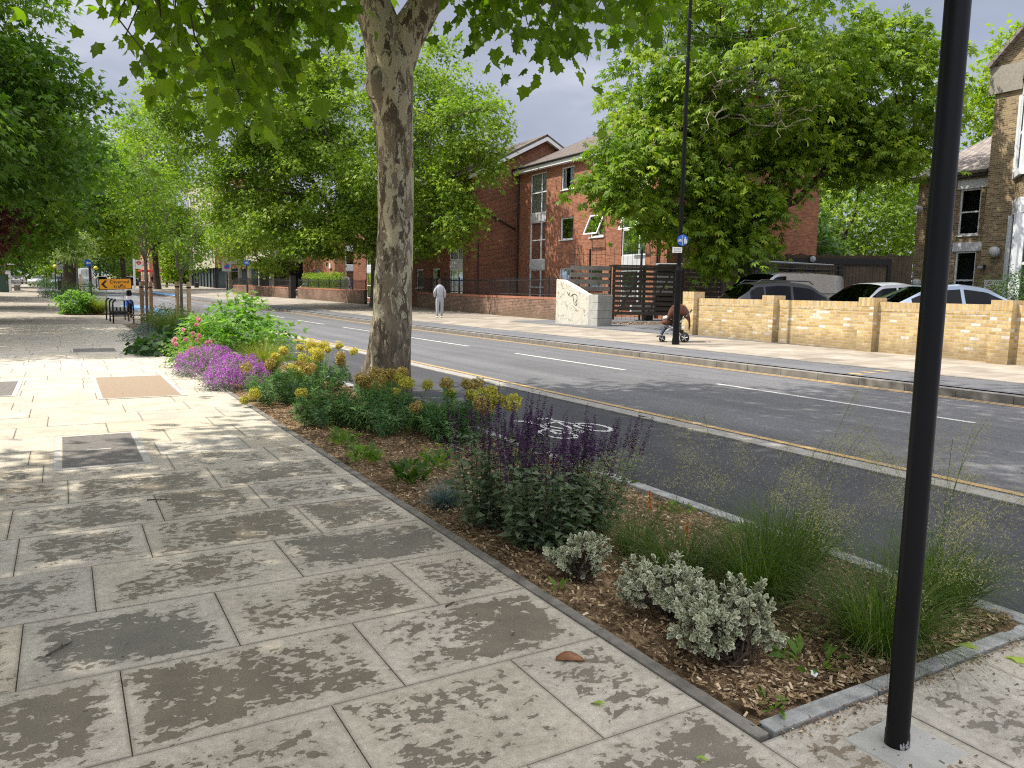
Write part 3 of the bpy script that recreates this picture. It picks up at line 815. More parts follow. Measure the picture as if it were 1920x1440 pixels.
# near footway: every slab laid singly in courses
def paving():
    rows = [-0.9, -0.35, 0.3, 0.95, 1.29 + 0.02, 1.955, 2.60, 3.24, 3.90, 4.575, 5.28, 6.0, 6.745]
    fixed = {1.31: [1.22, 0.35], 1.955: [0.78, 1.53, -0.1], 2.60: [0.13, 1.07, -0.7], 3.24: [-0.215, 0.585, 1.51], 3.90: [0.07, 1.03, -0.8],
             4.575: [-0.285, 0.37, 1.33, -1.2], 5.28: [0.505, 1.165, -0.35], 6.0: [-0.03, 0.975, -1.0]}
    y = 6.745
    while y < 34: 
        y += rnd.uniform(0.62, 0.80); rows.append(y)
    rows[-1] = 34.0
    V, F, A, B, T, Wt = [], [], [], [], [], []
    g = 0.0024
    def slab(x0, x1, y0, y1, wet):
        x0 += g; x1 -= g; y0 += g; y1 -= g
        z = rnd.uniform(-0.0012, 0.0012); tl = rnd.uniform(-0.0012, 0.0012)
        b = len(V)
        V.extend([(x0, y0, z - .015), (x1, y0, z - .015), (x1, y1, z - .015), (x0, y1, z - .015), (x0, y0, z + tl), (x1, y0, z), (x1, y1, z - tl), (x0, y1, z)])
        F.append((b + 4, b + 5, b + 6, b + 7)); w, h = x1 - x0, y1 - y0
        A.extend([(0, 0), (w, 0), (w, h), (0, h)]); B.extend([(w, h), (0, h), (0, 0), (w, 0)])
        for q in ((0, 1, 5, 4), (1, 2, 6, 5), (2, 3, 7, 6), (3, 0, 4, 7)):
            F.append(tuple(b + i for i in q)); A.extend([(0, 0)] * 4); B.extend([(0, 0)] * 4)
        t = rnd.random(); T.extend([t] * 5); Wt.extend([wet] * 5)
    for i in range(len(rows) - 1):
        y0, y1 = rows[i], rows[i + 1]
        js = None
        for k, v in fixed.items():
            if abs(k - y0) < 0.02: js = sorted(v)
        if js is None:
            js = []; x = 2.0 - rnd.uniform(0.4, 1.0)
        else: x = js[0] - rnd.uniform(0.7, 1.0)
        js = list(js)
        while x > -7: js.append(x); x -= rnd.uniform(0.6, 1.1)
        js = sorted(js); xs = [-7.0] + js + [1.985]
        for a, c in zip(xs[:-1], xs[1:]):
            if c - a < 0.12: continue
            k = min(1, max(0, (y0 - 6.2) / 2.6))
            wet = 0.5 + rnd.uniform(-0.06, 0.05) - 0.42 * k + 0.05 * min(1, max(0, (a + 0.2) / 1.6)) * (1 - k)
            if y0 > 18: wet += 0.16
            slab(a, c, y0, y1, wet)
    # right foreground, beyond the end of the bed
    ys = [1.685, 1.02, 0.36, -0.3, -1.0]
    for y1, y0 in zip(ys[:-1], ys[1:]):
        x = 1.985 + (0.0 if y1 > 1.5 else rnd.uniform(0.2, 0.5)); 
        if x > 2.1: slab(1.985, x, y0, y1, 0.5)
        for w in ((0.62, 0.66, 0.72, 0.5) if y1 > 1.5 else (0.8, 0.66, 0.9, 0.6)):
            slab(x, min(x + w, 4.6), y0, y1, 0.42 + rnd.uniform(-0.08, 0.08)); x += w
            if x > 4.5: break
    me = bpy.data.meshes.new('pavement')
    me.from_pydata(V, [], F)
    for nm, D in (('edge_a', A), ('edge_b', B)):
        l = me.uv_layers.new(name=nm); l.data.foreach_set('uv', np.array(D, np.float32).ravel())
    for nm, D in (('tint', T), ('wet', Wt)):
        a = me.attributes.new(nm, 'FLOAT', 'FACE'); a.data.foreach_set('value', np.array(D, np.float32))
    me.materials.append(M['paving_stone'])
    o = bpy.data.objects.new('pavement', me); COL.objects.link(o); o['kind'] = 'structure'
    grid_sheet('paving_bed', [-7.2, 1.99], [-3, 10, 34.05], lambda x, y: -0.011, M['joint_sand'])
    grid_sheet('paving_bed', [1.99, 4.7], [-3, 1.69], lambda x, y: -0.011, M['joint_sand'])
paving()

# kerbs and edgings
def kerb_run(name, pts, w, top, mat, seg, depth=0.14, gap=0.004, z=None):
    mb = MB()
    for (xa, ya), (xb, yb) in zip(pts[:-1], pts[1:]):
        L = math.hypot(xb - xa, yb - ya); n = max(1, round(L / seg))
        for i in range(n):
            s0, s1 = i / n + gap / L, (i + 1) / n - gap / L
            p = (xa + (xb - xa) * s0, ya + (yb - ya) * s0); q = (xa + (xb - xa) * s1, ya + (yb - ya) * s1)
            dx, dy = (xb - xa) / L, (yb - ya) / L; nx, ny = dy * w / 2, -dx * w / 2
            j = rnd.uniform(-0.002, 0.002)
            za = (z(*p) if z else 0) + top + j; zb = (z(*q) if z else 0) + top + j
            vs = [(p[0] - nx, p[1] - ny, za - depth), (p[0] + nx, p[1] + ny, za - depth), (q[0] + nx, q[1] + ny, zb - depth), (q[0] - nx, q[1] - ny, zb - depth),
                  (p[0] - nx, p[1] - ny, za), (p[0] + nx, p[1] + ny, za), (q[0] + nx, q[1] + ny, zb), (q[0] - nx, q[1] - ny, zb)]
            mb.add(vs, [(0, 3, 2, 1), (4, 5, 6, 7), (0, 1, 5, 4), (1, 2, 6, 5), (2, 3, 7, 6), (3, 0, 4, 7)])
    return mb.build(name, mat, kind='structure', bevel=0.006, seg=2)
kerb_run('bed_edging', [(2.02, 1.70), (2.02, 34.0)], 0.062, 0.006, M['dirty_edging'], 0.95)
kerb_run('bed_kerb', [(2.07, 1.74), (3.83, 1.74)], 0.075, 0.004, M['granite_kerb'], 0.62)
kerb_run('bed_edging', [(3.885, 1.68), (3.885, 34.0)], 0.115, 0.012, M['granite_kerb'], 0.92)
kerb_run('separator_kerb', [(6.24, -10), (6.24, 42)], 0.235, 0.004, M['kerb_concrete'], 0.92)
ky = [-10] + steps(0, 40, 8) + steps(40, 200, 8)[1:]
kerb_run('far_kerb', [(12.61 + bend(y), y) for y in ky], 0.20, 0.085, M['old_kerb'], 0.92, 0.26, z=lambda x, y: rise(y))
kerb_run('far_kerb', [(14.0 + bend(y), y) for y in ky], 0.10, 0.158, M['old_kerb'], 0.92, z=lambda x, y: rise(y))

# planting bed
ysb = steps(1.76, 9, 0.06) + steps(9, 34, 0.4)[1:]
grid_sheet('planting_bed', steps(2.03, 3.84, 0.06), ysb, lambda x, y: -0.014 + 0.018 * math.sin(x * 5.1 + y * 2.3) * math.sin(y * 3.7 - x * 2.2), M['bark_mulch'], jitter=0.008)

# ---- road markings (thin sheets just above the tarmac)
def strip(name, pts, w, z, mat, dz=0.004):
    V, F = [], []
    for (x, y) in pts:
        V += [(x - w / 2, y, z(x, y) + dz), (x + w / 2, y, z(x, y) + dz)]
    F = [(2 * i, 2 * i + 1, 2 * i + 3, 2 * i + 2) for i in range(len(pts) - 1)]
    mb = MB(); mb.add(V, F); return mb
rz_ = lambda x, y: rise(y) + road_z(x - bend(y))
yy = steps(-10, 42, 4)
strip('yl', [(6.47, y) for y in yy], 0.10, rz_, None).build('yellow_line', M['yellow_line'], kind='structure')
yy2 = steps(-10, 40, 5) + steps(40, 150, 5)[1:]
mb = strip('yl', [(12.40 + bend(y), y) for y in yy2], 0.075, rz_, None)
m2 = strip('yl', [(12.24 + bend(y), y) for y in yy2], 0.075, rz_, None)
mb.add(m2.v, m2.f); mb.build('yellow_line', M['yellow_line'], kind='structure')
mb = MB(); y = -8.65
while y < 150:
    m2 = strip('d', [(9.78 + bend(y), y), (9.78 + bend(y + 2.2), y + 2.2), (9.78 + bend(y + 4.4), y + 4.4)], 0.10, rz_, None); mb.add(m2.v, m2.f); y += 6.97
mb.build('centre_line', M['white_line'], kind='structure')
# blue cycle surface beyond the stands and across the junction
mb = strip('b', [(4.6, 44), (4.4, 50), (4.0, 58)], 1.5, lambda x, y: G(x, y) - 0.012, None, 0.006); mb.build('blue_cycle_surface', M['blue_surface'], kind='structure')
mb = strip('b', [(13.3 + bend(80), 80), (13.3 + bend(90), 90), (13.3 + bend(105), 105)], 1.3, lambda x, y: G(x - bend(y), y), None, 0.006); mb.build('blue_cycle_surface', M['blue_surface'], kind='structure')
# give-way line across the far track
mb = MB()
for x in (12.9, 13.3, 13.7):
    m2 = strip('g', [(x, 9.1), (x, 9.4)], 0.18, lambda x, y: G(x, y) - 0.012, None); mb.add(m2.v, m2.f)
mb.build('yellow_patch', M['yellow_line'], kind='structure')

# bicycle symbol, painted on the cycle lane (x right, y up the lane)
def cycle_symbol():
    z = -0.009; mb = MB(); w = 0.048
    def line(a, b, ww=w):
        a = Vector((*a, 0)); b = Vector((*b, 0)); d = (b - a).normalized(); n = Vector((-d.y, d.x, 0)) * ww / 2
        mb.add([(a - n) + Vector((0, 0, z)), (a + n) + Vector((0, 0, z)), (b + n) + Vector((0, 0, z)), (b - n) + Vector((0, 0, z))], [(0, 1, 2, 3)])
    def ring(c, rx, ry, ww=0.05, k=32, a0=0, a1=2 * math.pi):
        V = []
        for i in range(k + 1):
            t = a0 + (a1 - a0) * i / k
            V += [(c[0] + rx * math.cos(t), c[1] + ry * math.sin(t), z), (c[0] + (rx - ww) * math.cos(t), c[1] + (ry - ww * 1.4) * math.sin(t), z)]
        mb.add(V, [(2 * i, 2 * i + 1, 2 * i + 3, 2 * i + 2) for i in range(k)])
    ring((4.58, 6.86), 0.185, 0.31); ring((5.20, 7.06), 0.185, 0.31)
    line((4.58, 6.86), (4.70, 7.38)); line((4.70, 7.40), (5.02, 7.55)); line((4.88, 6.90), (5.02, 7.52)); line((4.66, 7.70), (4.88, 6.90)); line((4.58, 6.86), (4.88, 6.92))
    line((5.03, 7.72), (5.19, 7.06)); ring((4.89, 6.94), 0.075, 0.12, 0.035, 16)
    line((4.57, 7.78), (4.76, 7.70), 0.07); line((4.96, 7.86), (5.10, 7.76), 0.045); line((4.96, 7.86), (4.93, 7.74), 0.045)
    mb.build('cycle_symbol', M['white_symbol'], kind='structure', fixn=False)
cycle_symbol()

# access covers let into the paving
def cover(x0, x1, y0, y1, pm, label, fw=0.06):
    t = thing('access_cover', label, 'manhole cover', ((x0 + x1) / 2, (y0 + y1) / 2, 0), group='covers let into the paving')
    mb = MB()
    for a, b in (((x0, y0), (x1, y0 + fw)), ((x0, y1 - fw), (x1, y1)), ((x0, y0 + fw), (x0 + fw, y1 - fw)), ((x1 - fw, y0 + fw), (x1, y1 - fw))):
        mb.box2((a[0], a[1], -0.03), (b[0], b[1], 0.006))
    mb.build('frame', M['cover_frame'], t)
    mb = MB(); mb.box2((x0 + fw + .006, y0 + fw + .006, -0.03), (x1 - fw - .006, y1 - fw - .006, 0.004)); mb.build('plate', M[pm], t)
    if pm == 'cover_iron':
        mb = MB(); cx, cy = (x0 + x1) / 2, (y0 + y1) / 2
        mb.box2((cx - 0.11, cy - 0.05, 0.003), (cx + 0.09, cy - 0.01, 0.0065)); mb.build('lifting_slot', M['cover_frame'], t)
    return t
cover(-0.13, 0.60, 7.12, 8.74, 'cover_iron', 'dark iron access cover in a pale frame in the near paving')
cover(0.34, 1.43, 11.42, 14.24, 'cover_tan', 'large tan gravel-filled access cover beside the purple flowers')
cover(-1.75, -0.60, 12.2, 14.1, 'cover_iron', 'grey-brown access cover at the left edge of the photo')
cover(0.10, 1.05, 19.7, 20.9, 'cover_iron', 'small dark access cover farthest up the pavement', 0.04)

# ================================================================ WALLS AND BUILDINGS
class Face:
    """a vertical wall plane: s along it, d outwards, z up"""
    def __init__(f, p0, p1, out=1):
        f.p0 = Vector((p0[0], p0[1], 0)); d = Vector((p1[0] - p0[0], p1[1] - p0[1], 0)); f.L = d.length
        f.t = d.normalized(); f.n = Vector((f.t.y, -f.t.x, 0)) * out
    def P(f, s, d, z): 
        q = f.p0 + f.t * s + f.n * d
        return (q.x, q.y, z)
    def box(f, mb, s0, s1, d0, d1, z0, z1, mi=0):
        c = [f.P(s0, d0, z0), f.P(s1, d0, z0), f.P(s1, d1, z0), f.P(s0, d1, z0), f.P(s0, d0, z1), f.P(s1, d0, z1), f.P(s1, d1, z1), f.P(s0, d1, z1)]
        mb.add(c, [(0, 3, 2, 1), (4, 5, 6, 7), (0, 1, 5, 4), (1, 2, 6, 5), (2, 3, 7, 6), (3, 0, 4, 7)], mi)
    def quad(f, mb, s0, s1, d, z0, z1, mi=0):
        mb.add([f.P(s0, d, z0), f.P(s1, d, z0), f.P(s1, d, z1), f.P(s0, d, z1)], [(0, 1, 2, 3)], mi)
    def M(f, s, d, z):
        # text reads left to right when seen from outside
        r = f.t if f.t.cross(Vector((0, 0, 1))).dot(f.n) > 0 else -f.t
        return frame_M(f.P(s, d, z), r, (0, 0, 1))

def wall_face(mb, f, z0, z1, holes, rev=0.11, s0=0.0, s1=None, top=None):
    """wall with openings and reveals; top(s) optional gable height"""
    s1 = f.L if s1 is None else s1
    ss = sorted({s0, s1, *[h[0] for h in holes], *[h[1] for h in holes]})
    zs = sorted({z0, z1, *[h[2] for h in holes], *[h[3] for h in holes]})
    for a, b in zip(ss[:-1], ss[1:]):
        for c, d in zip(zs[:-1], zs[1:]):
            m, k = (a + b) / 2, (c + d) / 2
            if any(h[0] < m < h[1] and h[2] < k < h[3] for h in holes): continue
            f.quad(mb, a, b, 0, c, d)
    for h in holes:
        a, b, c, d = h[:4]
        for q in (((a, 0, c), (a, -rev, c), (a, -rev, d), (a, 0, d)), ((b, 0, c), (b, -rev, c), (b, -rev, d), (b, 0, d)), ((a, 0, d), (b, 0, d), (b, -rev, d), (a, -rev, d)), ((a, 0, c), (b, 0, c), (b, -rev, c), (a, -rev, c))):
            mb.add([f.P(*p) for p in q], [(0, 1, 2, 3)])
    if top:
        P = [f.P(s0, 0, z1)] + [f.P(s, 0, z) for s, z in top] + [f.P(s1, 0, z1)]
        mb.add(P, [tuple(range(len(P)))])

def window(parent, f, a, b, c, d, mull=(), trans=(), back='curtain', sill=True, fw=0.07, rec=0.06, open_=False, frame='white_upvc', name='window'):
    """a frame part with pane, curtain and sill under it"""
    mb = MB()
    f.box(mb, a, a + fw, -rec - 0.06, -rec, c, d); f.box(mb, b - fw, b, -rec - 0.06, -rec, c, d)
    f.box(mb, a + fw, b - fw, -rec - 0.06, -rec, c, c + fw); f.box(mb, a + fw, b - fw, -rec - 0.06, -rec, d - fw, d)
    for m in mull: s = a + (b - a) * m; f.box(mb, s - fw * .45, s + fw * .45, -rec - 0.058, -rec - 0.002, c + fw, d - fw)
    for m in trans: z = c + (d - c) * m; f.box(mb, a + fw, b - fw, -rec - 0.056, -rec - 0.004, z - fw * .45, z + fw * .45)
    w = mb.build(name, M[frame], parent)
    mb = MB(); f.quad(mb, a + fw * .5, b - fw * .5, -rec - 0.035, c + fw * .5, d - fw * .5); mb.build('pane', M['window_glass'], w)
    mb = MB()
    if back == 'curtain':
        n = 26; V = []
        for i in range(n + 1):
            s = a + (b - a) * i / n; dd = -rec - 0.10 + 0.022 * math.sin(i * 1.9 + a * 7) + 0.010 * math.sin(i * 4.1)
            V += [f.P(s, dd, c), f.P(s, dd, d)]
        gapc = rnd.choice((0, 0, 6))
        F = [(2 * i, 2 * i + 2, 2 * i + 3, 2 * i + 1) for i in range(n) if not (gapc and abs(i - 15) < gapc // 2 + 1)]
        mb.add(V, F); mb.build('curtain', M['curtain'], w, smooth=True)
        mb = MB()
    elif back == 'blind':
        f.box(mb, a + .03, b - .03, -rec - 0.2, -rec - 0.18, c + (d - c) * 0.12, d); mb.build('blind', M['brown_blind'], w); mb = MB()
    dp = -0.8
    f.quad(mb, a - .3, b + .3, dp, c - .2, d + .2)
    for q in (((a - .1, -rec - .1, c - .1), (a - .3, dp, c - .2), (a - .3, dp, d + .2), (a - .1, -rec - .1, d + .1)), ((b + .1, -rec - .1, c - .1), (b + .3, dp, c - .2), (b + .3, dp, d + .2), (b + .1, -rec - .1, d + .1)),
              ((a - .1, -rec - .1, d + .1), (b + .1, -rec - .1, d + .1), (b + .3, dp, d + .2), (a - .3, dp, d + .2)), ((a - .1, -rec - .1, c - .1), (b + .1, -rec - .1, c - .1), (b + .3, dp, c - .2), (a - .3, dp, c - .2))):
        mb.add([f.P(*p) for p in q], [(0, 1, 2, 3)])
    mb.build('room', M['dark_room'], w)
    if sill:
        mb = MB(); f.box(mb, a - .05, b + .05, -rec - .02, 0.05, c - .055, c - .004); mb.build('sill', M[frame], w)
    if open_:
        # top-hung casement swung out
        ang = R(24); h = (d - c) * (0.97 if open_ == 1 else 0.62); mb = MB(); z1 = d - 0.03
        def Q(s, l, e): return f.P(s, -rec + 0.02 + math.sin(ang) * l + e * math.cos(ang), z1 - math.cos(ang) * l + e * math.sin(ang))
        def bar(s0, s1, l0, l1):
            c8 = [Q(s0, l0, 0), Q(s1, l0, 0), Q(s1, l1, 0), Q(s0, l1, 0), Q(s0, l0, .05), Q(s1, l0, .05), Q(s1, l1, .05), Q(s0, l1, .05)]
            mb.add(c8, [(0, 3, 2, 1), (4, 5, 6, 7), (0, 1, 5, 4), (1, 2, 6, 5), (2, 3, 7, 6), (3, 0, 4, 7)])
        a2, b2 = (a, b) if open_ == 1 else (a, a + (b - a) * 0.68)
        bar(a2, a2 + .07, 0, h); bar(b2 - .07, b2, 0, h); bar(a2 + .07, b2 - .07, 0, .07); bar(a2 + .07, b2 - .07, h - .07, h)
        cs = mb.build('casement', M[frame], w)
        mb = MB(); mb.add([Q(a2 + .04, .04, .02), Q(b2 - .04, .04, .02), Q(b2 - .04, h - .04, .02), Q(a2 + .04, h - .04, .02)], [(0, 1, 2, 3)])
        mb.build('pane', M['window_glass'], w)
    return w

def box_part(name, mat, parent, f, *a, **k):
    mb = MB(); f.box(mb, *a); return mb.build(name, M[mat], parent, **k)

def slab_roof(mb, quad, th=0.12):
    q = [Vector(p) for p in quad]; n = (q[1] - q[0]).cross(q[3] - q[0]).normalized()
    if n.z < 0: n = -n
    lo = [p - n * th for p in q]
    mb.add(q + lo, [(0, 1, 2, 3), (7, 6, 5, 4), (0, 4, 5, 1), (1, 5, 6, 2), (2, 6, 7, 3), (3, 7, 4, 0)])

# ---- the long red-brick block of flats
def flats():
    YE, YG, X0, XG, XE = 27.33, 41.04, 24.0, 20.95, 34.2
    t = thing('block_of_flats', 'three-storey red brick flats with white window strips and a gabled wing behind the railings', 'building', (X0, YE, 0.3))
    fw = Face((X0, YE), (X0, YG), -1)            # s = Y - YE
    S = lambda y: y - YE
    wins = [  # a, b, c, d, kwargs
        (37.72, 39.47, 6.12, 8.41, dict(mull=(.33,), trans=(.52,), sill=False)), (37.72, 39.47, 3.44, 5.67, dict(mull=(.33,), trans=(.52,), sill=False)), (37.72, 39.47, 0.75, 2.93, dict(mull=(.33,), trans=(.52,), sill=False)),
        (34.98, 36.22, 7.18, 8.40, dict()), (34.98, 36.22, 4.48, 5.68, dict()), (34.98, 36.22, 1.75, 2.95, {}),
        (32.20, 33.40, 7.18, 8.40, {}), (32.20, 33.40, 4.48, 5.62, dict(open_=1)), (32.20, 33.40, 1.75, 2.95, {}),
        (28.85, 30.72, 3.43, 6.25, dict(mull=(.30,), trans=(.45,), open_=2, sill=False)), (28.85, 30.72, 7.15, 8.40, dict(mull=(.5,), sill=False)), (28.85, 30.72, 0.8, 2.75, dict(mull=(.3,), sill=False))]
    strips = [(37.72, 39.47, 0.70, 8.41), (28.85, 30.72, 0.75, 8.40)]
    holes = [(S(a), S(b), c, d) for a, b, c, d in strips] + [(S(a), S(b), c, d) for a, b, c, d, k in wins if not (37 < a < 38 or 28.5 < a < 29)]
    mb = MB(); wall_face(mb, fw, 0.1, 8.72, holes)
    # end gable towards the car park
    fe = Face((X0, YE), (XE, YE), 1)
    wall_face(mb, fe, 0.1, 8.72, [], top=[(5.1, 11.2)])
    mb.build('wall', M['orange_brick'], t)
    for a, b, c, d, k in wins: window(t, fw, S(a), S(b), c, d, **k)
    for a, b, zs in ((37.72, 39.47, ((5.67, 6.12), (2.93, 3.44))), (28.85, 30.72, ((6.25, 7.15), (2.75, 3.43)))):
        for c, d in zs: box_part('infill_panel', 'panel_white', t, fw, S(a), S(b), -0.10, -0.03, c, d)
    # fascia, gutter, roof of the long wing
    box_part('fascia', 'white_upvc', t, fw, -0.1, fw.L - 0.02, 0.02, 0.32, 8.56, 8.80)
    mb = MB(); mb.tube([fw.P(-0.1, 0.37, 8.82), fw.P(fw.L - .05, 0.37, 8.82)], 0.06, 8); mb.build('gutter', M['black_iron'], t)
    mb = MB()
    slab_roof(mb, [(X0 - .38, YE - .25, 8.86), (X0 - .38, YG - .02, 8.86), (29.1, YG - .02, 11.35), (29.1, YE - .25, 11.35)])
    slab_roof(mb, [(XE + .38, YE - .25, 8.86), (XE + .38, YG - .02, 8.86), (29.1, YG - .02, 11.35), (29.1, YE - .25, 11.35)])
    mb.build('roof', M['brown_roof_tile'], t)
    # gabled wing, its end wall facing down the street
    fg = Face((XG, YG), (31.0, YG), 1)
    fr = Face((XG, YG), (XG, 62.5), -1)
    mb = MB(); wall_face(mb, fg, 0.1, 8.46, [], top=[(4.9, 11.0), (10.05, 8.46)])
    h2 = []
    cols = [(1.1, 3.0, 'x'), (4.4, 5.5, 's'), (7.0, 8.2, 's'), (9.6, 11.4, 'x'), (13.4, 14.6, 's'), (16.5, 18.3, 'x')]
    for a, b, k in cols:
        if k == 'x': h2.append((a, b, 0.9, 8.1))
        else: h2 += [(a, b, z, z + 1.25) for z in (1.75, 4.45, 6.95)]
    wall_face(mb, fr, 0.1, 8.46, h2)
    mb.build('gabled_wing_wall', M['red_brick'], t)
    for a, b, k in cols:
        if k == 'x':
            for z, hh in ((0.9, 2.0), (3.45, 2.1), (6.05, 2.05)):
                window(t, fr, a, b, z, z + hh, mull=(.4,), trans=(.5,), sill=False)
            for c, d in ((2.9, 3.45), (5.55, 6.05)): box_part('infill_panel', 'panel_white', t, fr, a, b, -0.10, -0.03, c, d)
        else:
            for z in (1.75, 4.45, 6.95): window(t, fr, a, b, z, z + 1.25)
    mb = MB()
    slab_roof(mb, [(XG - .35, YG - .28, 8.38), (XG - .35, 62.6, 8.38), (25.9, 62.6, 11.15), (25.9, YG - .28, 11.15)])
    slab_roof(mb, [(31.3, YG - .28, 8.38), (31.3, 62.6, 8.38), (25.9, 62.6, 11.15), (25.9, YG - .28, 11.15)])
    mb.build('gabled_wing_roof', M['brown_roof_tile'], t)
    mb = MB()
    for (xa, za), (xb, zb) in (((XG - .35, 8.24), (25.9, 10.99)), ((31.3, 8.24), (25.9, 10.99))):
        y0, y1 = YG - .32, YG - .10
        mb.add([(xa, y0, za - .22), (xb, y0, zb - .22), (xb, y0, zb), (xa, y0, za), (xa, y1, za - .22), (xb, y1, zb - .22), (xb, y1, zb), (xa, y1, za)],
               [(0, 1, 2, 3), (7, 6, 5, 4), (0, 4, 5, 1), (3, 2, 6, 7), (0, 3, 7, 4), (1, 5, 6, 2)])
    mb.build('bargeboard', M['white_upvc'], t)
    # pipes
    for (x, y, z) in ((X0 - .09, YG - 0.35, 8.6), (X0 - .09, YE + 0.55, 8.6)):
        mb = MB(); mb.tube([(x, y, 0.3), (x, y, z)], 0.055, 8); mb.build('downpipe', M['black_iron'], t)
    mb = MB(); mb.tube([(XG + .15, YG - .07, 6.55), (X0 - .1, YG - .07, 5.35)], 0.05, 8); mb.build('waste_pipe', M['black_iron'], t)
    mb = MB(); mb.tube([(XG + .45, YG - .06, 0.3), (XG + .45, YG - .06, 4.6)], 0.03, 6); mb.build('conduit', M['black_iron'], t)
    mb = MB(); fw.box(mb, S(33.75), S(33.95), 0.0, 0.10, 6.05, 6.3); mb.build('vent_box', M['plastic_black'], t)
flats()

def far_flats():
    t = thing('block_of_flats', 'smaller red brick block with brown blinds beyond the big far plane tree', 'building', (22.0, 71.0, 0.5))
    f1 = Face((22.0, 71.0), (31.0, 71.0), 1); f2 = Face((22.0, 71.0), (22.0, 82.0), -1)
    mb = MB(); wall_face(mb, f1, 0.3, 8.6, [(1.05, 2.65, 0.75, 8.0), (5.0, 6.4, 3.8, 5.1)])
    wall_face(mb, f2, 0.3, 8.6, [(5.0, 7.6, 4.9, 6.3), (5.2, 6.6, 2.6, 3.5)])
    mb.build('wall', M['orange_brick'], t)
    for z, h in ((0.75, 2.6), (3.85, 1.35), (5.7, 2.3)): window(t, f1, 1.05, 2.65, z, z + h, trans=(.3,) if h > 2 else (), back='blind', sill=False)
    for c, d in ((3.35, 3.85), (5.2, 5.7)): box_part('infill_panel', 'panel_white', t, f1, 1.05, 2.65, -0.1, -0.03, c, d)
    window(t, f1, 5.0, 6.4, 3.8, 5.1); window(t, f2, 5.0, 7.6, 4.9, 6.3, mull=(.5,)); window(t, f2, 5.2, 6.6, 2.6, 3.5)
    box_part('alarm_box', 'sign_white', t, f2, 0.9, 1.4, 0.0, 0.14, 3.5, 4.0)
    mb = MB()
    slab_roof(mb, [(21.6, 70.7, 8.55), (21.6, 82.3, 8.55), (26.5, 82.3, 11), (26.5, 70.7, 11)]); slab_roof(mb, [(31.4, 70.7, 8.55), (31.4, 82.3, 8.55), (26.5, 82.3, 11), (26.5, 70.7, 11)])
    mb.build('roof', M['brown_roof_tile'], t)
    # shaded undercroft beyond
    t = thing('low_building', 'low building with beige upper floor over a dark open undercroft', 'building', (19.5, 86.0, 0.6))
    f = Face((19.5, 86.0), (19.5, 112.0), -1); g = Face((19.5, 86.0), (32.0, 86.0), 1)
    mb = MB(); f.quad(mb, 0, f.L, 0, 4.6, 5.8); g.quad(mb, 0, g.L, 0, 4.6, 5.8); mb.add([f.P(0, 0, 4.6), f.P(f.L, 0, 4.6), (32, 112, 4.6), (32, 86, 4.6)], [(0, 1, 2, 3)]); mb.add([f.P(0, 0, 5.8), f.P(f.L, 0, 5.8), (32, 112, 5.8), (32, 86, 5.8)], [(0, 1, 2, 3)])
    mb.build('upper_floor', M['beige_panel'], t)
    mb = MB(); f.quad(mb, 0, f.L, -6, 0.5, 4.6); g.quad(mb, 0, g.L, -5, 0.5, 4.6); mb.build('undercroft_wall', M['dark_room'], t)
    for s in (0.4, 6, 12, 18, 25): mb = MB(); f.box(mb, s, s + .4, -0.5, -0.1, 0.4, 4.6); mb.build('column', M['beige_panel'], t)
far_flats()

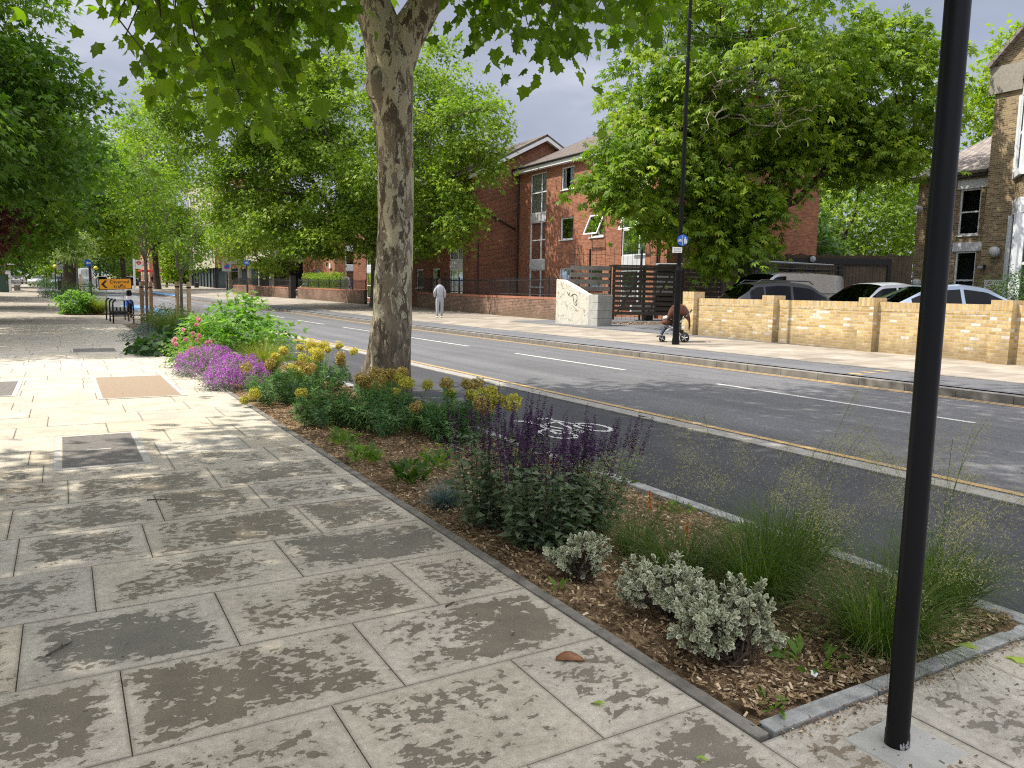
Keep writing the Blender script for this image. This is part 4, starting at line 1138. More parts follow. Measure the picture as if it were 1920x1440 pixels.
def far_buildings():
    def block(name, label, x0, y0, w, l, h, mat, f1mat=None, wins=True, wz=3.0, ground=False, trim='white_upvc'):
        z0 = rise(y0) - 0.3
        t = thing(name, label, 'building', (x0, y0, z0))
        f1 = Face((x0, y0), (x0 + w, y0), 1); f2 = Face((x0, y0), (x0, y0 + l), -1)
        mb = MB(); f1.quad(mb, 0, w, 0, z0 + (3.6 if ground else 0), z0 + h); mb.build('wall', M[f1mat or mat], t)
        mb = MB(); f2.quad(mb, 0, l, 0, z0 + (3.6 if ground else 0), z0 + h); mb.add([(x0, y0, z0 + h), (x0 + w, y0, z0 + h), (x0 + w, y0 + l, z0 + h), (x0, y0 + l, z0 + h)], [(0, 1, 2, 3)])
        mb.add([(x0, y0 + l, z0), (x0 + w, y0 + l, z0), (x0 + w, y0 + l, z0 + h), (x0, y0 + l, z0 + h)], [(0, 1, 2, 3)]); mb.add([(x0 + w, y0, z0), (x0 + w, y0 + l, z0), (x0 + w, y0 + l, z0 + h), (x0 + w, y0, z0 + h)], [(0, 1, 2, 3)])
        mb.build('side_wall', M[mat], t)
        if wins:
            for f in (f1, f2):
                n = max(1, int(f.L / 3.2)); z = z0 + (4.8 if ground else 1.2)
                while z + 1.6 < z0 + h:
                    for i in range(n):
                        s = (i + .5) * f.L / n
                        mb = MB(); f.box(mb, s - .65, s + .65, 0.002, 0.05, z, z + 1.5); w_ = mb.build('window', M[trim], t)
                        mb = MB(); f.box(mb, s - .55, s + .55, 0.052, 0.06, z + .1, z + 1.4); mb.build('pane', M['tower_blue'] if trim == 'tower_white' else M['dark_room'], w_)
                    z += wz
        if ground:
            for f in (f1, f2):
                mb = MB(); f.quad(mb, 0, f.L, -0.4, z0, z0 + 3.6); mb.build('shopfront', M['shop_glass'], t)
                for i in range(int(f.L / 3) + 1): mb = MB(); f.box(mb, i * 3, i * 3 + .15, -0.38, -0.2, z0, z0 + 3.6); mb.build('mullion', M['dark_room'], t)
        return t
    block('corner_building', 'beige and red brick building with a glazed ground floor at the far junction', 18.7, 116, 9, 26, 17, 'beige_panel', 'orange_brick', ground=True)
    block('brick_building', 'red brick building with orange side far up the street', 15.4, 174, 5.5, 20, 17, 'orange_render', 'orange_brick')
    block('cream_building', 'cream building with rows of narrow windows at the end of the street', 12.2, 247, 12, 14, 14, 'cream_render', wz=3.2)
    block('tower_block', 'pale blue and white tower block showing through the tree crowns', 31.4, 282, 8.5, 12, 54, 'tower_white', wz=3.0, trim='tower_white')
far_buildings()

# ---- the yellow-stock brick house at the right
def house():
    X, YC = 31.0, 17.1
    t = thing('brick_house', 'yellow stock brick house with white bay windows and a lower slate-roofed side wing', 'house', (X, YC, 0.4))
    ff = Face((X, YC), (X, 6.0), 1)               # s runs towards the camera-right
    z0 = 0.3
    ez = 10.5
    mb = MB(); wall_face(mb, ff, z0, ez, [], top=[(5.2, 15.9), (10.4, ez)])
    fs = Face((X, YC), (43.0, YC), -1); wall_face(mb, fs, z0, ez, [])
    mb.build('wall', M['stock_brick'], t)
    mb = MB()
    slab_roof(mb, [(X - .25, YC + .3, ez - .1), (43.2, YC + .3, ez - .1), (43.2, YC - 5.2, 16.1), (X - .25, YC - 5.2, 16.1)])
    slab_roof(mb, [(X - .25, 6.0 - .3, ez - .1), (43.2, 6.0 - .3, ez - .1), (43.2, YC - 5.2, 16.1), (X - .25, YC - 5.2, 16.1)])
    mb.build('roof', M['grey_slate'], t)
    box_part('kneeler', 'stone_trim', t, ff, -0.22, 1.0, 0.0, 0.10, 9.35, 10.35)
    # bay windows
    def bay(z, zt, tag_):
        s0, s1, s2, s3 = 1.02, 1.7, 3.7, 4.4; d = 0.9
        P = [(s0, 0), (s1, d), (s2, d), (s3, 0)]
        mb = MB()
        def ring(zz, zt2, ex):
            pts = [(s0 - ex, 0), (s1 - ex * .5, d + ex), (s2 + ex * .5, d + ex), (s3 + ex, 0)]
            mb.prism(pts, lambda a, b, k: ff.P(a, b, zt2 if k else zz))
        ring(z - .25, z, 0.14); ring(zt, zt + .55, 0.05)
        for a, b in P: 
            c = ff.P(a, b, z); mb.tube([(c[0], c[1], z), (c[0], c[1], zt)], 0.14, 8)
        c1 = [(P[i], P[i + 1]) for i in range(3)]
        for (a, b), (e, g) in c1:
            for k in ((0.0, 0.13), (0.87, 1.0)) + (((0.47, 0.53),) if a == s1 else ()):
                q = [(a + (e - a) * k[0], b + (g - b) * k[0]), (a + (e - a) * k[1], b + (g - b) * k[1])]
                V = [ff.P(q[0][0], q[0][1] + .03, z), ff.P(q[1][0], q[1][1] + .03, z), ff.P(q[1][0], q[1][1] + .03, zt), ff.P(q[0][0], q[0][1] + .03, zt)]
                V += [ff.P(q[0][0], q[0][1] - .05, z), ff.P(q[1][0], q[1][1] - .05, z), ff.P(q[1][0], q[1][1] - .05, zt), ff.P(q[0][0], q[0][1] - .05, zt)]
                mb.add(V, [(0, 1, 2, 3), (7, 6, 5, 4), (0, 3, 7, 4), (1, 5, 6, 2)])
            zm = (z + zt) / 2
            V = [ff.P(a, b + .02, zm - .05), ff.P(e, g + .02, zm - .05), ff.P(e, g + .02, zm + .05), ff.P(a, b + .02, zm + .05)]
            V += [ff.P(a, b - .05, zm - .05), ff.P(e, g - .05, zm - .05), ff.P(e, g - .05, zm + .05), ff.P(a, b - .05, zm + .05)]
            mb.add(V, [(0, 1, 2, 3), (7, 6, 5, 4), (0, 4, 5, 1), (3, 2, 6, 7)])
        w = mb.build('bay_window', M['white_paint'], t)
        mb = MB()
        for (a, b), (e, g) in c1: mb.add([ff.P(a, b - .02, z), ff.P(e, g - .02, z), ff.P(e, g - .02, zt), ff.P(a, b - .02, zt)], [(0, 1, 2, 3)])
        mb.build('pane', M['window_glass'], w)
        mb = MB(); ff.quad(mb, s0, s3, 0.02, z - .2, zt + .3); mb.build('room', M['curtain'], w)
        return w
    bay(1.1, 4.75, 'lower'); bay(6.35, 9.1, 'upper')
    mb = MB(); mb.prism([(1.02, 0), (1.7, .9), (3.7, .9), (4.4, 0)], lambda a, b, k: ff.P(a, b, 6.05 if k else 5.32)); mb.build('bay_spandrel', M['stock_brick'], t)
    mb = MB(); mb.prism([(0.9, 0), (1.62, 1.05), (3.8, 1.05), (4.52, 0)], lambda a, b, k: ff.P(a, b * (0.55 if k else 1), 10.2 if k else 9.66)); mb.build('bay_roof', M['lead_dark'], t)
    mb = MB(); mb.prism([(1.02, 0), (1.7, .9), (3.7, .9), (4.4, 0)], lambda a, b, k: ff.P(a, b, 0.85 if k else 0.3)); mb.build('bay_plinth', M['white_paint'], t)
    # side wing
    XW = 31.9; fw = Face((XW, 20.45), (XW, YC), 1)
    hol = [(1.8, 2.65, 4.2, 6.05), (1.8, 2.65, 1.2, 3.55)]
    mb = MB(); wall_face(mb, fw, z0, 6.75, hol); fe = Face((XW, 20.45), (41, 20.45), -1); wall_face(mb, fe, z0, 6.75, [])
    mb.build('side_wing_wall', M['stock_brick'], t)
    for h in hol: window(t, fw, *h, trans=(.5,), back='none', sill=True)
    for h in hol: box_part('lintel', 'white_paint', t, fw, h[0] - .12, h[1] + .22, -0.05, 0.03, h[3] + .003, h[3] + .36)
    mb = MB(); slab_roof(mb, [(XW - .3, 20.75, 6.72), (XW - .3, YC + .02, 6.72), (XW + 3.9, YC + .02, 9.0), (XW + 3.9, 20.75 - 1.5, 9.0)]); mb.build('side_wing_roof', M['grey_slate'], t)
    box_part('eaves_board', 'lead_dark', t, fw, -0.2, fw.L - .02, 0.02, 0.2, 6.5, 6.68)
    # fittings on the walls
    mb = MB(); mb.tube([fw.P(0.75, .05, 2.55), fw.P(0.75, .05, 5.35)], 0.03, 6); mb.tube([fw.P(0.25, .08, 5.4), fw.P(1.15, .08, 5.4)], 0.03, 6); mb.build('cable_run', M['plastic_black'], t)
    fx = [(fw, 0.25, 5.40, 'w'), (fw, 1.15, 5.40, 'w'), (fw, 0.35, 2.25, 'g'), (ff, 0.60, 3.42, 'g'), (fw, 1.05, 2.85, 'f'), (ff, 0.15, 2.85, 'f')]
    for f, s, z, k in fx:
        if k == 'g':
            l = thing('globe_light', 'round white globe light over the yellow warning sign' if f is fw else 'round globe light above the car park sign', 'wall light', f.P(s, 0.2, z - .2), group='lights fixed to the brick house')
            mb = MB(); mb.ball(f.P(s, 0.22, z), 0.2, 14, 10); mb.build('globe', M['lamp_globe'], l, smooth=True)
            mb = MB(); mb.tube([f.P(s, 0.0, z - .02), f.P(s, 0.08, z - .02)], 0.07, 8); mb.build('bracket', M['plastic_black'], l)
        elif k == 'f':
            l = thing('floodlight', 'small black floodlight beside the globe light on the side wing' if f is fw else 'small black floodlight above the car park sign', 'floodlight', f.P(s, 0.1, z - .1), group='lights fixed to the brick house')
            mb = MB(); mb.box(f.P(s, 0.2, z), (0.16, 0.26, 0.16), 0); mb.build('housing', M['plastic_black'], l)
            mb = MB(); mb.tube([f.P(s, 0.0, z), f.P(s, 0.14, z)], 0.03, 6); mb.build('bracket', M['plastic_black'], l)
            mb = MB(); mb.box(f.P(s, 0.285, z), (0.012, 0.2, 0.11), 0); mb.build('lens', M['sign_grey'], l)
        else:
            l = thing('security_camera', 'white security camera nearest the corner of the side wing' if s < .5 else 'white security camera farther right along the side wing', 'security camera', f.P(s, 0.1, z - .1), group='cameras fixed to the brick house')
            mb = MB(); mb.tube([f.P(s, 0.12, z), f.P(s - .05, 0.48, z + .03)], 0.09, 10); mb.build('body', M['white_paint'], l, smooth=True)
            mb = MB(); mb.tube([f.P(s, 0.0, z - .05), f.P(s, 0.14, z - .03)], 0.035, 6); mb.build('bracket', M['white_paint'], l)
    # signs
    s_ = thing('car_park_sign', 'white car park sign with red letters on the brick house wall', 'sign', ff.P(0.62, 0.03, 1.9))
    mb = MB(); ff.box(mb, 0.22, 0.98, 0.012, 0.035, 1.92, 2.36); mb.build('plate', M['sign_white'], s_)
    text_mesh('lettering', 'CAR PARK', 0.16, M['sign_red_letter'], s_, ff.M(0.60, 0.038, 2.24), sx=0.95)
    mb = MB()      # two lines of small print, unreadable in the photograph
    for z, words in ((2.10, ((.28, .43), (.47, .57), (.61, .92))), (2.005, ((.37, .60), (.65, .77)))):
        for a, b in words: ff.box(mb, a, b, 0.0355, 0.038, z - .019, z + .019)
    mb.build('small_print', M['sign_red_letter'], s_)
    s_ = thing('warning_sign', 'yellow and white warning sign with black triangle under the globe light', 'sign', fw.P(0.35, 0.03, 1.3))
    mb = MB(); fw.box(mb, 0.12, 0.58, 0.012, 0.03, 1.3, 1.98); mb.build('plate', M['sign_white'], s_)
    mb = MB(); fw.box(mb, 0.14, 0.56, 0.0305, 0.034, 1.32, 1.60); mb.build('yellow_panel', M['sign_yellow'], s_)
    mb = MB(); mb.prism([(0.15, 1.62), (0.55, 1.62), (0.35, 1.96)], lambda a, b, k: fw.P(a, 0.0305 + .004 * k, b)); mb.build('triangle', M['sign_yellow'], s_)
    mb = MB(); fw.box(mb, 0.25, 0.45, 0.036, 0.039, 1.70, 1.75); fw.box(mb, 0.33, 0.42, 0.036, 0.039, 1.751, 1.80); mb.build('pictogram', M['sign_black'], s_)
    s_ = thing('wall_notice', 'small blank white notice low on the side wing wall', 'sign', fw.P(0.2, 0.02, 0.7)); 
    mb = MB(); fw.box(mb, 0.02, 0.42, 0.012, 0.028, 0.72, 1.02); mb.build('plate', M['sign_white'], s_)
house()

# ---- yellow brick boundary wall with pillars
brick('yellow_soldier', (0.47, 0.31, 0.12), (0.66, 0.50, 0.25), (0.52, 0.45, 0.33), 0.075, 0.26, 0.010, stain=0.1)
def yellow_wall():
    L = lambda y: 16.88 + 0.0826 * (y - 8.68)
    f = Face((L(19.05), 19.05), (L(3.0), 3.0), 1)
    S = lambda y: (19.05 - y) / math.cos(math.atan(0.0826))
    t = thing('garden_wall', 'yellow brick boundary wall with square pillars in front of the parked cars', 'wall', (L(12), 12, 0.2))
    zb = 0.18; zt = 1.24
    mb = MB(); f.box(mb, 0.5, f.L, -0.22, 0.0, zb, zt); mb.build('brick_panel', M['yellow_brick'], t)
    mb = MB(); f.box(mb, 0.5, f.L, -0.225, 0.006, zt, zt + .215); mb.build('coping', M['yellow_soldier'], t)
    for y, w, h in ((18.85, 0.56, 1.66), (15.3, 0.44, 1.58), (12.0, 0.44, 1.56), (8.70, 0.44, 1.55), (5.4, 0.44, 1.55)):
        s = S(y); mb = MB(); f.box(mb, s - w / 2, s + w / 2, -0.26, 0.17, zb, h - .215); p = mb.build('pillar', M['yellow_brick'], t)
        mb = MB(); f.box(mb, s - w / 2 - .004, s + w / 2 + .004, -0.264, 0.174, h - .215, h); mb.build('pillar_cap', M['yellow_soldier'], p)
yellow_wall()

# ---- low red walls with railings
brick('red_soldier', (0.34, 0.125, 0.07), (0.48, 0.19, 0.11), (0.36, 0.29, 0.24), 0.075, 0.24, 0.008, stain=0.2)
def red_wall(pts, h, label, rlabel, rh=0.95, spiked=True, z=None):
    t = thing('low_wall', label, 'wall', (*pts[0], G(pts[0][0] , pts[0][1])), group='low red brick walls along the far pavement')
    r = thing('railings', rlabel, 'railings', (*pts[0], G(*pts[0]) + h + .1), group='railings on the low red walls') if rh else None
    for i in range(len(pts) - 1):
        f = Face(pts[i], pts[i + 1], -1); zb = min(G(*pts[i]), G(*pts[i + 1])) - .25; zt = max(G(*pts[i]), G(*pts[i + 1])) + h
        za, zc = G(*pts[i]) + h, G(*pts[i + 1]) + h
        mb = MB(); V = []
        for d in (0, -0.23):
            V += [f.P(0, d, zb), f.P(f.L, d, zb), f.P(f.L, d, zc), f.P(0, d, za)]
        mb.add(V, [(0, 1, 2, 3), (7, 6, 5, 4), (0, 3, 7, 4), (1, 5, 6, 2), (3, 2, 6, 7)]); mb.build('brick_panel', M['old_red_brick'], t)
        mb = MB(); V = []
        for d in (0.012, -0.24):
            V += [f.P(0, d, za), f.P(f.L, d, zc), f.P(f.L, d, zc + .115), f.P(0, d, za + .115)]
        mb.add(V, [(0, 1, 2, 3), (7, 6, 5, 4), (0, 3, 7, 4), (1, 5, 6, 2), (3, 2, 6, 7), (0, 4, 5, 1)]); mb.build('coping', M['red_soldier'], t)
        if not rh: continue
        H = lambda s: za + (zc - za) * s / f.L + .115
        mb = MB(); n = int(f.L / 0.135)
        for k in range(n):
            s = (k + .5) * f.L / n; c = f.P(s, -0.11, H(s) + .08); 
            q = f.P(s, -0.11, H(s) + rh)
            mb.tube([c, (q[0], q[1], q[2] - .07), q], [0.014, 0.014, 0.003], 4, caps=False)
        mb.build('bars', M['black_iron'], r, fixn=False)
        mb = MB()
        for zz in (0.10, rh - .16):
            mb.tube([f.P(0, -0.11, H(0) + zz), f.P(f.L, -0.11, H(f.L) + zz)], 0.018, 4)
        mb.build('rails', M['black_iron'], r)
        k = max(1, round(f.L / 2.4))
        for j in range(k + 1):
            s = f.L * j / k
            if i and j == 0: continue
            c = f.P(s, -0.11, H(s)); mb = MB(); mb.tube([c, (c[0], c[1], c[2] + rh + .03)], 0.03, 6); mb.build('post', M['black_iron'], r)
red_wall([(19.05, 27.35), (19.55, 30.5), (20.1, 39.0), (20.3, 47.6)], 0.92, 'low red brick wall behind the man in grey', 'black spiked railings behind the man in grey')
red_wall([(19.05, 54.4), (18.5, 61.5), (17.9, 68.7)], 0.95, 'low red brick wall just beyond the far plane tree trunk', 'black railings in front of the clipped hedge', 0.75)
red_wall([(17.35, 69.6), (16.5, 77.0), (15.5, 85.5)], 0.95, 'farthest low red brick wall, past the black gate post', 'farthest black railings, past the black gate post', 0.75)
t = thing('gate_post', 'black gate post between the two farther low walls', 'post', (17.6, 69.15, G(17.6, 69.15)))
mb = MB(); mb.box((17.6, 69.15, G(17.6, 69.15) + 1.0), (0.45, 0.45, 2.0)); mb.build('post', M['black_iron'], t)
mb = MB(); mb.box((17.6, 69.15, G(17.6, 69.15) + 2.03), (0.5, 0.5, 0.06)); mb.build('cap', M['black_iron'], t)

# ---- stub of rendered wall with concrete pier
def stub():
    t = thing('rendered_wall', 'stub of flaking whitewashed wall with graffiti ending at a concrete block pier', 'wall', (18.0, 26, 0.25))
    z0 = 0.15
    prof = [(27.35, z0), (27.35, 2.12), (27.05, 2.10), (26.2, 1.84), (25.4, 1.56), (25.0, 1.47), (24.93, 1.45), (24.93, z0)]
    mb = MB(); mb.prism(prof, lambda a, b, k: (18.0 + .34 * k, a, b)); mb.build('rendered_panel', M['flaking_render'], t, bevel=0.015)
    mb = MB()
    for i in range(4):
        za = z0 + 0.12 + i * 0.31
        mb.box2((17.94, 24.30, za), (18.66, 24.92, za + .305))
    mb.box2((17.97, 24.33, z0 - .1), (18.63, 24.9, z0 + .118))
    mb.build('block_pier', M['concrete_block'], t, bevel=0.012)
    mb = MB()
    def stroke(pts): mb.tube([(17.992, y, z) for y, z in pts], 0.009, 5)
    stroke([(26.25, 1.42), (26.1, 1.5), (25.95, 1.52), (25.8, 1.46), (25.78, 1.3), (25.9, 1.18)]); stroke([(26.1, 1.5), (26.05, 1.3), (25.98, 1.12), (25.85, 1.05), (25.8, 1.12), (25.9, 1.18)]); stroke([(26.5, 1.6), (26.42, 1.45), (26.36, 1.58), (26.3, 1.42)])
    mb.build('graffiti', M['sign_black'], t)
    mb = MB()
    for (a, b, c, d) in ((27.3, 2.0, 27.75, 2.35), (27.25, 2.1, 27.6, 2.55), (27.15, 2.1, 27.2, 2.65)): mb.tube([(18.15, a, b), (18.15, c, d)], 0.018, 5)
    mb.build('rusty_spikes', M['rust_brown'], t)
stub()

# ---- slatted timber fence and gate
def slat_fence():
    def panel(f, s0, s1, z0, z1, mat, parent, sl=0.135, gap=0.075, brace=False):
        mb = MB(); z = z1
        while z - sl > z0:
            f.box(mb, s0, s1, -0.02 + rnd.uniform(-.003, .003), 0.012, z - sl, z); z -= sl + gap
        return mb.build('slats', M[mat], parent)
    A = (18.72, 27.35); B = (20.25, 26.50); C = (22.65, 25.05); D = (24.3, 24.1)
    zt = 2.72
    t = thing('slatted_fence', 'weathered pale slatted fence panel above the whitewashed wall', 'fence', (*A, .3)); f = Face(A, B, 1)
    panel(f, 0, f.L - .06, 0.5, zt, 'grey_boards', t, 0.19, 0.10)
    for s in (0.0, f.L - .12): box_part('post', 'dark_slats', t, f, s, s + .12, -0.14, -0.025, 0.3, zt + .05)
    t = thing('slatted_gate', 'tall dark slatted timber gate beside the concrete block pier', 'gate', (*B, .3)); f = Face(B, C, 1)
    panel(f, 0.05, f.L - .05, 0.50, zt - .02, 'dark_slats', t)
    for s in (0.05, f.L / 2 - .06, f.L - .17): box_part('upright', 'dark_slats', t, f, s, s + .12, -0.07, -0.026, 0.46, zt - .01)
    mb = MB()
    for a, b in ((0.2, f.L / 2 - .05), (f.L / 2 + .1, f.L - .2)): mb.tube([f.P(a, -0.06, 0.6), f.P(b, -0.06, 2.55)], 0.045, 4)
    mb.build('brace', M['dark_slats'], t)
    box_part('top_rail', 'dark_slats', t, f, 0, f.L, -0.08, 0.03, zt - .012, zt + .07)
    t = thing('slatted_fence', 'dark slatted fence panel behind the lamp post and brown pushchair', 'fence', (*C, .3)); f = Face(C, D, 1)
    panel(f, 0.1, f.L, 0.6, zt - .02, 'dark_slats', t, 0.15, 0.05)
    for s in (0.0, f.L - .1): box_part('post', 'grey_boards', t, f, s, s + .1, -0.12, -0.025, 0.3, zt + .03)
    box_part('top_rail', 'grey_boards', t, f, 0, f.L, -0.06, 0.03, zt - .012, zt + .06)
    # wire security fence behind
    t = thing('wire_fence', 'tall wire mesh fence with black posts behind the slatted gate', 'fence', (20.3, 27.6, .35)); f = Face((20.0, 29.3), (24.6, 25.4), 1)
    mb = MB()
    for k in range(int(f.L / 0.2) + 1): mb.tube([f.P(k * .2, 0, 0.4), f.P(k * .2, 0, 3.35), f.P(k * .2, 0.16, 3.6)], 0.008, 3, caps=False)
    for z in (1.2, 2.4, 3.3): mb.tube([f.P(0, 0, z), f.P(f.L, 0, z)], 0.008, 3, caps=False)
    mb.build('mesh', M['black_iron'], t, fixn=False)
    for s in (0.9, 3.2, 4.9): mb = MB(); mb.tube([f.P(s, -0.03, 0.3), f.P(s, -0.03, 3.55)], 0.055, 6); mb.build('post', M['black_iron'], t)
slat_fence()

# ---- tall board fence and black framed gate behind the cars
def board_fence():
    t = thing('board_fence', 'tall close-boarded timber fence behind the parked van', 'fence', (24.2, 26.3, .4))
    f = Face((24.2, 26.5), (31.7, 20.5), 1); mb = MB(); s = 0.0
    while s < f.L:
        w = rnd.uniform(.13, .17); j = rnd.uniform(-.06, .05)
        f.box(mb, s, s + w - .008, -0.02, 0.0 + rnd.uniform(0, .012), 0.3, 3.45 + j); s += w
    mb.build('boards', M['fence_boards'], t)
    mb = MB()
    for z in (0.9, 2.6): f.box(mb, 0, f.L, -0.08, -0.021, z, z + .1)
    mb.build('rails', M['fence_boards'], t)
    t = thing('yard_gate', 'black framed timber gate at the end of the board fence', 'gate', (28.0, 22.6, .4))
    g = Face((27.55, 23.25), (30.75, 20.75), 1)
    mb = MB()
    g.box(mb, 0, .14, .08, .2, .3, 3.25); g.box(mb, g.L - .14, g.L, .08, .2, .3, 3.25); g.box(mb, .14, g.L - .14, .08, .2, 3.0, 3.25); g.box(mb, g.L / 2 - .1, g.L / 2 + .1, .08, .19, .3, 3.0); g.box(mb, .14, g.L - .14, .09, .18, 1.6, 1.72)
    mb.build('frame', M['black_iron'], t)
    mb = MB(); s = 0.15
    while s < g.L - .2: g.box(mb, s, s + .13, .03, .06, .35, 2.98); s += .14
    mb.build('boards', M['fence_boards'], t)
    l = thing('security_camera', 'white dome security camera on the black gate frame', 'security camera', g.P(0.8, .2, 3.2))
    mb = MB(); mb.ball(g.P(0.8, .3, 3.2), .13, 10, 8); mb.build('dome', M['white_paint'], l, smooth=True); mb = MB(); mb.tube([g.P(.8, .2, 3.2), g.P(.8, .26, 3.2)], .04, 6); mb.build('bracket', M['white_paint'], l)
board_fence()

# ================================================================ STREET FURNITURE
def lathe_thing(prof, loc, mat, name, parent, n=20, smooth=True):
    mb = MB(); mb.lathe(prof, loc, n); return mb.build(name, M[mat], parent, smooth=smooth)

def near_pole():
    x, y = 2.385, 1.452
    t = thing('lamp_post', 'plain black post rising from a concrete pad in the right foreground', 'post', (x, y, 0))
    r = 0.0372
    mb = MB(); mb.lathe([(r, -0.04), (r + .002, 0.0), (r + .002, 0.05), (r, 0.055), (r, 3.2), (r * .98, 5.6)], (x, y, 0), 40); mb.build('shaft', M['black_paint'], t, smooth=True)
    mb = MB()
    for k in range(26):
        a = rnd.uniform(-2.6, -0.2); z = rnd.uniform(0.006, 0.03); w = rnd.uniform(.006, .014)
        V = []
        for j in range(5):
            aa = a + 2 * math.pi * j / 5; V.append((x + (r + .0035) * math.cos(a + w * 8 * math.cos(aa)), y + (r + .0035) * math.sin(a + w * 8 * math.cos(aa)), z + w * .9 * math.sin(aa) * rnd.uniform(.6, 1.1)))
        mb.add(V, [tuple(range(5))])
    mb.build('bare_metal_scuffs', M['bare_steel_edge'], t)
    mb = MB(); mb.tube([(x - .045, y - .05, 2.93), (x - .062, y - .03, 2.945), (x - .06, y - .032, 2.95)], .004, 5); mb.build('cable_stub', M['sign_grey'], t)
    p = thing('concrete_pad', 'square pale concrete pad around the foot of the black post', 'paving pad', (x, y, 0))
    mb = MB(); mb.box((x + .02, y - .02, -0.012), (0.30, 0.27, 0.032), 0.03); mb.build('pad', M['pad_concrete'], p, bevel=0.006)
near_pole()

SIGN_N = (-0.62, -0.78)
def disc_sign(t, c, nrm, r, kind):
    n = Vector((nrm[0], nrm[1], 0)).normalized(); c = Vector(c); right = Vector((0, 0, 1)).cross(n)
    mb = MB(); mb.disc(c, n, r, 28, 0.02); mb.build('sign_back', M['black_iron'], t)
    mb = MB(); mb.disc(c + n * .013, n, r * .99, 28, .004); p = mb.build('sign_face', M['sign_blue'], t)
    mm = frame_M(c + n * .017, right, (0, 0, 1))
    def P(a, b, k): return tuple(mm @ Vector((a * r, b * r, 0.003 * k)))
    mb = MB()
    if kind == 'shared':
        mb.prism([(-.03, -.9), (.03, -.9), (.03, .9), (-.03, .9)], P)
        for cx in (-.68, -.28):
            ring = [(cx + .19 * math.cos(t_), -.1 + .19 * math.sin(t_)) for t_ in [2 * math.pi * i / 14 for i in range(14)]]
            for i in range(14):
                a, b = ring[i], ring[(i + 1) % 14]; ia, ib = (cx + (a[0] - cx) * .65, -.1 + (a[1] + .1) * .65), (cx + (b[0] - cx) * .65, -.1 + (b[1] + .1) * .65)
                mb.prism([a, b, ib, ia], P)
        for a, b in (((-.68, -.1), (-.45, .12)), ((-.45, .12), (-.28, -.1)), ((-.58, .2), (-.42, -.1)), ((-.45, -.1), (-.68, -.1)), ((-.33, .22), (-.28, -.1)), ((-.6, .2), (-.35, .15))):
            d = Vector((b[0] - a[0], b[1] - a[1])).normalized() * .035
            mb.prism([(a[0] - d.y, a[1] + d.x), (a[0] + d.y, a[1] - d.x), (b[0] + d.y, b[1] - d.x), (b[0] - d.y, b[1] + d.x)], P)
        # adult with child
        mb.prism([(.30, -.62), (.38, -.62), (.42, -.05), (.46, -.62), (.54, -.62), (.55, .28), (.28, .28)], P)
        mb.prism([(.42 + .1 * math.cos(i), .44 + .12 * math.sin(i)) for i in [k * 6.283 / 10 for k in range(10)]], P)
        mb.prism([(.64, -.6), (.78, -.6), (.79, -.08), (.63, -.08)], P); mb.prism([(.71 + .08 * math.cos(i), .05 + .09 * math.sin(i)) for i in [k * 6.283 / 10 for k in range(10)]], P)
    elif kind == 'cycle':
        for cx in (-.4, .4):
            for i in range(16):
                a0, a1 = 2 * math.pi * i / 16, 2 * math.pi * (i + 1) / 16
                mb.prism([(cx + .3 * math.cos(a0), -.15 + .3 * math.sin(a0)), (cx + .3 * math.cos(a1), -.15 + .3 * math.sin(a1)), (cx + .21 * math.cos(a1), -.15 + .21 * math.sin(a1)), (cx + .21 * math.cos(a0), -.15 + .21 * math.sin(a0))], P)
        for a, b in (((-.4, -.15), (-.15, .25)), ((-.15, .25), (.3, .25)), ((0, -.15), (.3, .25)), ((-.4, -.15), (0, -.15)), ((-.2, .38), (0, -.15)), ((.25, .45), (.4, -.15))):
            d = Vector((b[0] - a[0], b[1] - a[1])).normalized() * .05
            mb.prism([(a[0] - d.y, a[1] + d.x), (a[0] + d.y, a[1] - d.x), (b[0] + d.y, b[1] - d.x), (b[0] - d.y, b[1] + d.x)], P)
    else:   # arrow
        mb.prism([(-.65, 0), (-.15, .42), (-.15, .15), (.6, .15), (.6, -.15), (-.15, -.15), (-.15, -.42)], P)
    mb.build('pictogram', M['sign_white'], p)
    return p

